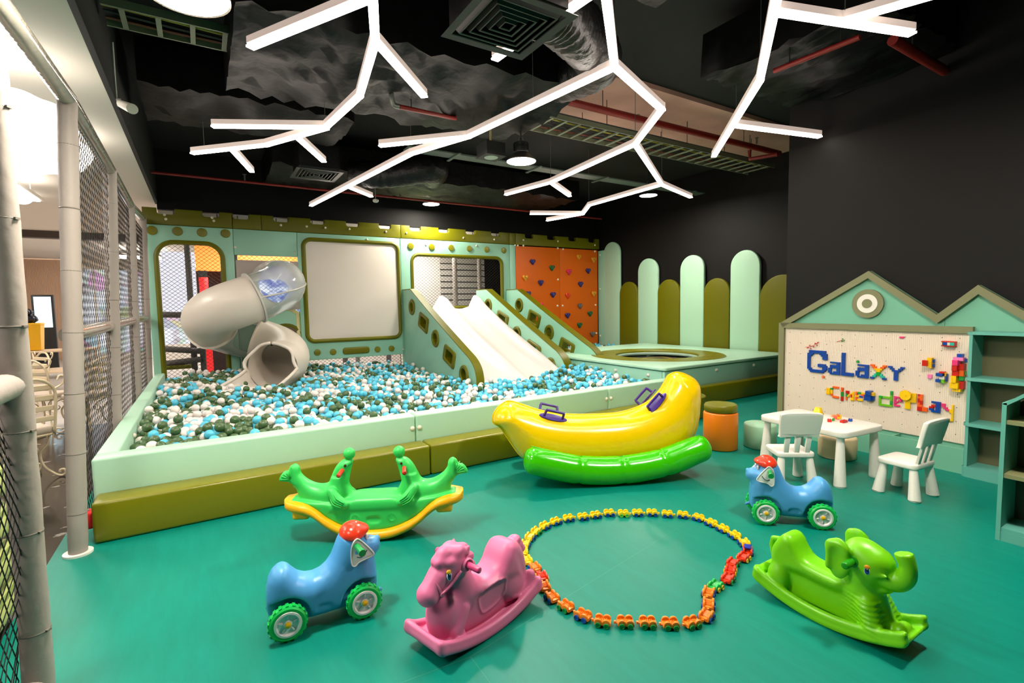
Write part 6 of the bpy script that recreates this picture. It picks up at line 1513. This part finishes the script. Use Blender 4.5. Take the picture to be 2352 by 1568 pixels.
# ------------------------------------------------------------------ what shows through the window and doorway
def slats():
    x0, x1 = wx(950, 650) * 12.6 / YP, wx(1112, 650) * 12.6 / YP; t = thing('slatted_shutter', 'pale slatted wall seen through the mint window', 'shutter', ((x0 + x1) / 2, 12.65, 0))
    part('shutter_back', box2((x0 - 0.4, 12.62, 0), (x1, 12.68, 3.38)), mat('shutter_gap', (40, 36, 34), 0.7), t, True)
    xm = x0 + (x1 - x0) * 0.36
    part('plain_panel', box2((x0 - 0.4, 12.59, 0), (xm, 12.62, 3.38)), M_WHITEWALL, t, True)
    for k in range(20): part('slat', box2((xm, 12.57, 0.1 + k * 0.165), (x1, 12.615, 0.235 + k * 0.165)), mat('pale_slat', (206, 200, 192), 0.5), t, True)
slats()
struct('wall_partition', box2((wx(1112, 650) * 12.6 / YP, 12.55, 0), (9.3, 12.7, 3.4)), M_BLACKWALL)
def mall_box(name, label, cat, pa, pb, yy, th, m, rad=0.01, **k):
    a, b = PY(*pa, yy), PY(*pb, yy); return solo(name, rbox2((a[0], yy, min(a[2], b[2])), (b[0], yy + th, max(a[2], b[2])), rad, 2), m, label, cat)
def on_floor_box(name, label, cat, pa, px1, yy, th, m, top):
    a, b = PY(pa, top, yy), PY(px1, top, yy); return solo(name, rbox2((a[0], yy, -0.012), (b[0], yy + th, a[2]), 0.02, 2), m, label, cat)
t = thing('shop_front', 'orange fronted arcade stall seen through the doorway and over the slide', 'stall', (1.6, 14.4, -0.012))
a, b = PY(446, 560, 14), PY(700, 604, 14)
part('sign_band', box2((a[0], 14.0, a[2] - 0.62), (b[0], 14.2, a[2])), mat('orange_sign', (240, 130, 50), 0.5, emit=((255, 140, 60), 1.2)), t, True)
part('stall_back', box2((a[0], 14.6, -0.012), (b[0], 14.7, a[2])), mat('stall_dark', (60, 40, 36), 0.6), t, True)
for x in (a[0] + 0.03, a[0] + 0.5): part('stall_post', box2((x, 14.0, -0.012), (x + 0.2, 14.2, a[2] - 0.62)), M_DARKM, t, True)
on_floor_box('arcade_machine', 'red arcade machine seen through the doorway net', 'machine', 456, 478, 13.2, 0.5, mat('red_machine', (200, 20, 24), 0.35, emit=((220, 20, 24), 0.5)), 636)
def swirl_mat():
    m = bpy.data.materials.new('blue_screen_picture'); m.use_nodes = True; nt = m.node_tree; nt.nodes.remove(nt.nodes['Principled BSDF'])
    tc = nt.nodes.new('ShaderNodeTexCoord'); n = nt.nodes.new('ShaderNodeTexNoise'); n.inputs['Scale'].default_value = 3.0; n.inputs['Detail'].default_value = 7; n.inputs['Distortion'].default_value = 1.5
    rp = nt.nodes.new('ShaderNodeValToRGB'); e = rp.color_ramp.elements; e[0].position = 0.36; e[0].color = L3((30, 60, 170)); e[1].position = 0.66; e[1].color = L3((240, 246, 255)); k = e.new(0.5); k.color = L3((110, 130, 190))
    em = nt.nodes.new('ShaderNodeEmission'); em.inputs[1].default_value = 1.3
    nt.links.new(tc.outputs['Object'], n.inputs['Vector']); nt.links.new(n.outputs['Fac'], rp.inputs[0]); nt.links.new(rp.outputs[0], em.inputs[0]); nt.links.new(em.outputs[0], nt.nodes['Material Output'].inputs[0]); return m
t = thing('video_screen', 'glowing blue and white video screen seen through the mouth of the tube slide', 'screen', (1.55, 11.9, 0))
part('screen_panel', box2((0.9, 11.88, 1.5), (1.85, 11.9, 2.56)), swirl_mat(), t, True); part('screen_case', box2((0.88, 11.9, 1.48), (1.87, 11.98, 2.58)), M_DARKM, t, True); part('stand', box2((1.3, 11.9, -0.012), (1.6, 11.97, 1.48)), M_DARKM, t, True)
# ------------------------------------------------------------------ the mall beyond the net
M_MALLL = emat('mall_light_panel', (255, 246, 236), MALL_POWER)
M_MALLU = emat('mall_light_upper_panel', (255, 246, 236), MALL_POWER * 0.35)  # upward glow added to brighten the mall ceiling
def mall_fill_light(x, y, w, l, label):
    t = thing('hanging_light', label, 'ceiling light', (x, y, 3.14), 0, 'mall ceiling light panels'); part('frame', box((0, 0, 0.02), (w + 0.08, l + 0.08, 0.04)), M_WHITEP, t); part('panel', box((0, 0, -0.004), (w, l, 0.012)), M_MALLL, t); part('upper_panel', box((0, 0, 0.044), (w, l, 0.008)), M_MALLU, t)
    for sx in (-1, 1): part('hanging_rod', tube([(sx * w * 0.52, 0, 0.02), (sx * w * 0.52, 0, 0.26)], 0.006, 5), M_WHITEP, t)
for x, y in ((-2.2, 2.0), (-2.2, 5.5), (-2.4, 9.0), (-5.5, 6.0), (-5.5, 11.0), (-5.0, 16.5), (-1.5, 18.0), (1.5, 16.5), (1.5, 13.0), (0.9, 11.6), (4.6, 11.5), (4.5, 15.5), (0.4, 20.5)):  # light panels added to brighten the mall and what shows through the openings
    mall_fill_light(x, y, 1.1, 1.1, 'bright square ceiling light of the mall %s' % ('beyond the grey net' if x < -0.6 else 'behind the play wall'))
M_CLOUD = mat('white_cloud_lamp', (246, 242, 236), 0.5, emit=((255, 248, 238), 5.0))
def cloud(px, yy, s, label):
    c = PY(*px, yy); t = thing('cloud_lamp', label, 'lamp', tuple(c), 0, 'white cloud lamps of the mall'); rg = np.random.default_rng(int(px[0]))
    def f(P):
        d = s_ell(P, (0, 0, 0), (0.42 * s, 0.35 * s, 0.13 * s))
        for k in range(5): a = k * 1.26; d = smin(d, s_ell(P, (0.34 * s * math.cos(a), 0.28 * s * math.sin(a), rg.uniform(-.03, .05)), (0.22 * s, 0.2 * s, 0.15 * s)), 0.08)
        return d
    part('cloud_shade', net(f, (-0.7 * s, -0.6 * s, -0.25 * s), (0.7 * s, 0.6 * s, 0.25 * s), 0.035 * s, 2), M_CLOUD, t, smooth=180); part('cord', tube([(0, 0, 0.1), (0, 0, max(0.15, 3.4 - c[2]))], 0.008, 5), M_WHITEP, t)
cloud((48, 340), 6.8, 1.0, 'glowing white cloud lamp nearest the grey net'); cloud((118, 380), 8.2, 0.6, 'white cloud lamp hanging lower beside the second net post'); cloud((42, 458), 10.5, 0.3, 'small white cloud lamp above the tiled band'); cloud((88, 412), 10.0, 0.6, 'flat white cloud lamp in front of the tiled band'); cloud((20, 250), 5.0, 0.6, 'white cloud lamp highest behind the near post')
def tile_mat():
    m = mat('white_grid_tiles', (236, 228, 214), 0.3); nt = m.node_tree; b = nt.nodes['Principled BSDF']; tc = nt.nodes.new('ShaderNodeTexCoord'); br = nt.nodes.new('ShaderNodeTexBrick'); mp = nt.nodes.new('ShaderNodeMapping'); mp.inputs['Rotation'].default_value = (math.pi / 2, 0, 0)
    br.offset = 0.0; br.inputs['Color1'].default_value = L3((236, 228, 214)); br.inputs['Color2'].default_value = L3((232, 224, 210)); br.inputs['Mortar'].default_value = L3((120, 112, 100)); br.inputs['Scale'].default_value = 1.0; br.inputs['Brick Width'].default_value = 0.32; br.inputs['Row Height'].default_value = 0.32; br.inputs['Mortar Size'].default_value = 0.012
    nt.links.new(tc.outputs['Object'], mp.inputs[0]); nt.links.new(mp.outputs[0], br.inputs['Vector']); nt.links.new(br.outputs['Color'], b.inputs['Base Color']); return m
YT = 15.0; z0, z1 = float(PY(100, 527, YT)[2]), 3.39
tb = struct('trim_2', box2((-14, YT, z0), (1.8, YT + 0.15, z1)), tile_mat())
for py in (457, 475, 511): z = float(PY(100, py, YT)[2]); part('gold_strip', box2((-14, YT - 0.03, z - 0.02), (1.8, YT, z + 0.02)), mat('gold_strip', (170, 140, 70), 0.35, metal=0.5), tb)
z = float(PY(100, 546, YT)[2]); struct('trim_3', box2((-14, YT - 0.05, z), (1.8, YT + 0.2, z0 - 0.001)), mat('dark_bronze_beam', (74, 62, 56), 0.5))
# tiled band above the play wall, seen through the battlement notches
struct('trim_4', box2((-0.54, 10.43, 2.96), (6.45, 10.5, 3.272)), tile_mat())
def curtain():
    yy = 22.5; a, b = PY(48, 585, yy), PY(152, 585, yy); zt = min(float(a[2]), 3.38); n = 110; t = thing('slat_screen', 'warm wooden slat screen on the far wall of the mall', 'slat screen', ((a[0] + b[0]) / 2, yy, -0.012))
    part('backing', box2((a[0], yy + 0.05, -0.012), (b[0], yy + 0.1, zt)), mat('warm_backing', (214, 176, 140), 0.5, emit=((255, 226, 194), 1.7)), t, True)  # backing glows to put brightness behind the slats; it is no lamp
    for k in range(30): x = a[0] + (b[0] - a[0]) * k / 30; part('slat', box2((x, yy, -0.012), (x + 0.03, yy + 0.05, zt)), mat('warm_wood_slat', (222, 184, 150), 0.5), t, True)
curtain()
yy = 18.0; a, b = PY(70, 677, yy), PY(131, 790, yy)
t = thing('advert_screen', 'tall black framed bright screen in front of the wooden slats', 'screen', ((a[0] + b[0]) / 2, yy, -0.012))
part('case', rbox2((a[0], yy, -0.012), (b[0], yy + 0.12, a[2]), 0.02), M_DARKM, t, True)
zc_ = float(PY(100, 752, yy)[2]); part('screen', box2((a[0] + 0.05, yy - 0.01, zc_), (b[0] - 0.05, yy, a[2] - 0.05)), emat('bright_screen', (214, 240, 250), 1.6), t, True)
TQ = PZ(85, 868, -0.012); p = np.array([PY(79, 800, TQ[1])[0], TQ[1], 0.682]); yy = float(p[1]); a, b = PY(56, 745, yy), PY(103, 745, yy); h = float(a[2]) - 0.682
t = thing('waste_bin', 'big yellow waste bin with dark bags on top, standing on a table in the mall', 'bin', (p[0], yy, 0.682)); w = float(b[0] - a[0])
part('bin_body', xf(lathe([(w * 0.58, 0), (w * 0.70, h)], 4), Rz(math.pi / 4)), mat('yellow_bin', (248, 190, 10), 0.4), t, smooth=20); part('bin_rim', rbox((0, 0, h), (w * 1.05, w * 1.05, 0.06), 0.02), mat('yellow_bin', (248, 190, 10), 0.4), t)
def bag(cx, cy, cz, s, label):
    rg = np.random.default_rng(int(s * 100)); ph = rg.uniform(0, 6, 6)
    def f(P):
        q = P - np.array([0, 0, 0.0]); d = s_ell(q, (0, 0, 0.3 * s), (0.5 * s, 0.45 * s, 0.32 * s)); return d + 0.03 * s * np.sin(P[..., 0] * 11 / s + ph[0]) * np.sin(P[..., 2] * 13 / s + ph[1]) + 0.025 * s * np.sin((P[..., 0] + P[..., 1]) * 19 / s + ph[2])
    o = part('garbage_bag', net(f, (-0.65 * s, -0.6 * s, -0.1 * s), (0.65 * s, 0.6 * s, 0.75 * s), 0.045 * s, 1), mat('dark_blue_bag', (22, 28, 44), 0.25), smooth=180); o.location = (cx, cy, cz); tag(o, label, 'garbage bag')
bag(p[0] - 0.05, yy, 0.682 + h + 0.03, w * 0.9, 'dark garbage bag lying on the yellow bin'); bag(p[0] - 0.1, yy, 0.682 + h + 0.03 + w * 0.5, w * 0.75, 'topmost dark garbage bag on the pile over the yellow bin')
def patterned_glow_mat():  # coloured glow for the added backdrops
    m = bpy.data.materials.new('lit_shop_window'); m.use_nodes = True; nt = m.node_tree; nt.nodes.remove(nt.nodes['Principled BSDF']); tc = nt.nodes.new('ShaderNodeTexCoord')
    v = nt.nodes.new('ShaderNodeTexVoronoi'); v.inputs['Scale'].default_value = 2.6; n = nt.nodes.new('ShaderNodeTexNoise'); n.inputs['Scale'].default_value = 1.1
    hs = nt.nodes.new('ShaderNodeHueSaturation'); hs.inputs['Saturation'].default_value = 0.45; hs.inputs['Value'].default_value = 0.8
    rp = nt.nodes.new('ShaderNodeValToRGB'); e = rp.color_ramp.elements; e[0].position = 0.45; e[0].color = (0, 0, 0, 1); e[1].position = 0.55; e[1].color = (1, 1, 1, 1)
    mx = nt.nodes.new('ShaderNodeMix'); mx.data_type = 'RGBA'; mx.inputs[7].default_value = (0.9, 0.92, 1.0, 1); em = nt.nodes.new('ShaderNodeEmission'); em.inputs[1].default_value = 1.1
    nt.links.new(tc.outputs['Object'], v.inputs['Vector']); nt.links.new(tc.outputs['Object'], n.inputs['Vector']); nt.links.new(v.outputs['Color'], hs.inputs['Color']); nt.links.new(hs.outputs[0], mx.inputs[6]); nt.links.new(n.outputs['Fac'], rp.inputs[0]); nt.links.new(rp.outputs[0], mx.inputs[0]); nt.links.new(mx.outputs[2], em.inputs[0]); nt.links.new(em.outputs[0], nt.nodes['Material Output'].inputs[0]); return m
yy = 20.0; a, b = PY(158, 575, yy), PY(352, 575, yy); t = thing('shop_window', 'brightly lit shop window full of goods seen through the grey net', 'shop window', ((a[0] + b[0]) / 2, yy, -0.012))
part('lit_display', box2((a[0], yy, 0.3), (b[0], yy + 0.1, 2.9)), patterned_glow_mat(), t, True); part('window_frame', merge(*[box2((x, yy - 0.03, -0.012), (x + 0.06, yy - 0.001, 3.0)) for x in np.linspace(float(a[0]), float(b[0]) - 0.06, 5)]), M_WHITEP, t, True); part('plinth', box2((a[0], yy, -0.012), (b[0], yy + 0.1, 0.299)), M_WHITEP, t, True)  # glowing backdrop added to brighten what shows through the net
yy = 18.6; a, b = PY(352, 575, yy), PY(446, 575, yy); t = thing('shop_front', 'bright white lit shop front seen through the doorway net', 'shop front', ((a[0] + b[0]) / 2, yy, -0.012))
part('lit_panel', box2((a[0] - 0.2, yy, 1.55), (b[0], yy + 0.1, 3.39)), emat('white_shop_light', (240, 238, 246), 0.95), t, True); part('goods_display', box2((a[0] - 0.2, yy, 0.55), (b[0], yy + 0.1, 1.549)), MATS.get('lit_shop_window') or bpy.data.materials['lit_shop_window'], t, True); part('plinth', box2((a[0] - 0.2, yy, -0.012), (b[0], yy + 0.1, 0.549)), M_WHITEP, t, True)  # glowing panels added to lighten the background of the doorway
# scrolled cream chairs
M_IRON = mat('cream_wrought_iron', (226, 206, 172), 0.4); M_CUSH = mat('taupe_cushion', (196, 180, 162), 0.6)
def bistro(label, x, y, rz, back=True):
    t = thing('bistro_chair', label, 'chair', (x, y, -0.012), rz, 'cream scrolled iron chairs of the mall')
    part('seat_cushion', slab(rrect(-0.2, -0.2, 0.2, 0.2, 0.06, 5), (), 0.07, 0.025, 'XY', 0.47), M_CUSH, t)
    part('seat_frame', tube([(q[0], q[1], 0.425) for q in rrect(-0.19, -0.19, 0.19, 0.19, 0.05, 4)], 0.012, 6, closed=True), M_IRON, t)
    for k in range(4):
        a = math.pi / 4 + k * math.pi / 2; u = np.array([math.cos(a), math.sin(a)])
        pr = [(0.23, 0.42), (0.215, 0.34), (0.15, 0.24), (0.17, 0.12), (0.255, 0.03), (0.305, 0.012), (0.33, 0.04), (0.318, 0.07), (0.29, 0.066), (0.286, 0.045)]
        part('leg', tube(spline([(u[0] * r, u[1] * r, z) for r, z in pr], 4), 0.011, 7), M_IRON, t, smooth=180)
        sc = [(0.20, 0.40), (0.11, 0.36), (0.07, 0.29), (0.10, 0.25), (0.135, 0.275), (0.12, 0.305)]
        part('scroll', tube(spline([(u[0] * r, u[1] * r, z) for r, z in sc], 4), 0.007, 6), M_IRON, t, smooth=180)
    if back:
        part('back_hoop', tube(spline([(-0.19, -0.19, 0.43), (-0.2, -0.22, 0.65), (-0.19, -0.25, 0.85), (-0.1, -0.27, 0.95), (0, -0.275, 0.97), (0.1, -0.27, 0.95), (0.19, -0.25, 0.85), (0.2, -0.22, 0.65), (0.19, -0.19, 0.43)], 4), 0.013, 7), M_IRON, t, smooth=180)
        for z in (0.58, 0.68, 0.78, 0.88): part('back_rung', rbox((0, -0.20 - 0.06 * (z - .45), z), (0.38, 0.016, 0.05), 0.006, 1), M_IRON, t)
        for s in (-1, 1): part('ear_scroll', tube(spline([(s * 0.19, -0.25, 0.86), (s * 0.25, -0.26, 0.9), (s * 0.27, -0.265, 0.96), (s * 0.23, -0.27, 0.98), (s * 0.21, -0.268, 0.94)], 4), 0.009, 6), M_IRON, t, smooth=180)
    return t
q = PZ(84, 1105, -0.012); ch0 = bistro('cream scrolled iron chair with taupe seat nearest the opening in the net fence', q[0] - 0.12, q[1] + 0.1, 0.6)
for px, rz, lab in (((112, 985), -0.4, 'cream scrolled iron chair behind the second net post'), ((60, 960), 2.2, 'cream scrolled iron chair half hidden by the near padded post'), ((205, 985), 1.0, 'cream scrolled iron chair seen through the grey net')):
    q = PZ(*px, -0.012); c = copy_tree(ch0); c.location = (q[0], q[1], -0.012); c.rotation_euler = (0, 0, rz); c['label'] = lab
def slat_bench(label, px, L, h, rz):
    q = PZ(*px, -0.012); t = thing('slatted_table', label, 'table', (q[0], q[1], -0.012), rz); m = mat('pale_wood', (226, 200, 168), 0.5)
    for k in range(5): part('top_slat', rbox((0, -0.36 + k * 0.18, h), (L, 0.16, 0.04), 0.008, 1), m, t)
    for sx in (-1, 1):
        for sy in (-1, 1): part('leg', rbox((sx * (L / 2 - 0.1), sy * 0.36, h / 2 - 0.01), (0.07, 0.07, h - 0.03), 0.01, 1), M_WHITEP, t)
slat_bench('pale wooden slatted table under the yellow bin', (85, 868), 2.4, 0.66, 0.0); slat_bench('low pale slatted bench before the wooden table', (100, 905), 1.8, 0.45, 0.2)
# striped cushions behind the near net
def cush_mat():
    m = mat('green_striped_fabric', (132, 150, 62), 0.7); nt = m.node_tree; b = nt.nodes['Principled BSDF']; tc = nt.nodes.new('ShaderNodeTexCoord'); w = nt.nodes.new('ShaderNodeTexWave'); w.inputs['Scale'].default_value = 11; w.bands_direction = 'X'
    rp = nt.nodes.new('ShaderNodeValToRGB'); e = rp.color_ramp.elements; e[0].position = 0.4; e[0].color = L3((104, 122, 52)); e[1].position = 0.6; e[1].color = L3((160, 168, 100)); nt.links.new(tc.outputs['Object'], w.inputs['Vector']); nt.links.new(w.outputs['Fac'], rp.inputs[0]); nt.links.new(rp.outputs[0], b.inputs['Base Color']); return m
MC = cush_mat()
rack = thing('cushion_rack', 'white shelf holding green striped cushions behind the near net', 'rack', (-1.12, 3.25, -0.012))
for z in (0.02, 0.22, 0.42, 0.62, 0.82): part('shelf', box2((-1.34, 2.9, z - 0.012), (-0.98, 3.6, z)), M_WHITEP, rack, True)
for x in (-1.34,):
    for y in (2.9, 3.58): part('upright', box2((x, y, -0.012), (x + 0.02, y + 0.02, 0.9)), M_WHITEP, rack, True)
for k, (z, lab) in enumerate(((0.02, 'green striped cushion on the bottom shelf behind the near net'), (0.22, 'green striped cushion second from the bottom behind the near net'), (0.42, 'green striped cushion third from the bottom behind the near net'), (0.62, 'green striped cushion on the upper shelf behind the near net'))):
    tag(part('striped_cushion', net(lambda P: s_box(P, (0, 0, 0.092), (0.22, 0.34, 0.088), 0.084), (-0.25, -0.37, -0.02), (0.25, 0.37, 0.21), 0.02, 1), MC, smooth=180, loc=(-1.09, 3.25, z + 0.002)), lab, 'cushion', 'green striped cushions on the rack')
solo('red_cloth', net(lambda P: s_box(P, (-0.735, 4.40, 0.135), (0.03, 0.05, 0.06), 0.02) + 0.006 * np.sin(P[..., 2] * 90) * np.sin(P[..., 1] * 70), (-0.80, 4.33, 0.05), (-0.69, 4.47, 0.22), 0.008, 1), mat('red_cloth', (214, 20, 24), 0.7), 'small crumpled red cloth tucked behind the padded post by the olive bench', 'cloth', smooth=180)
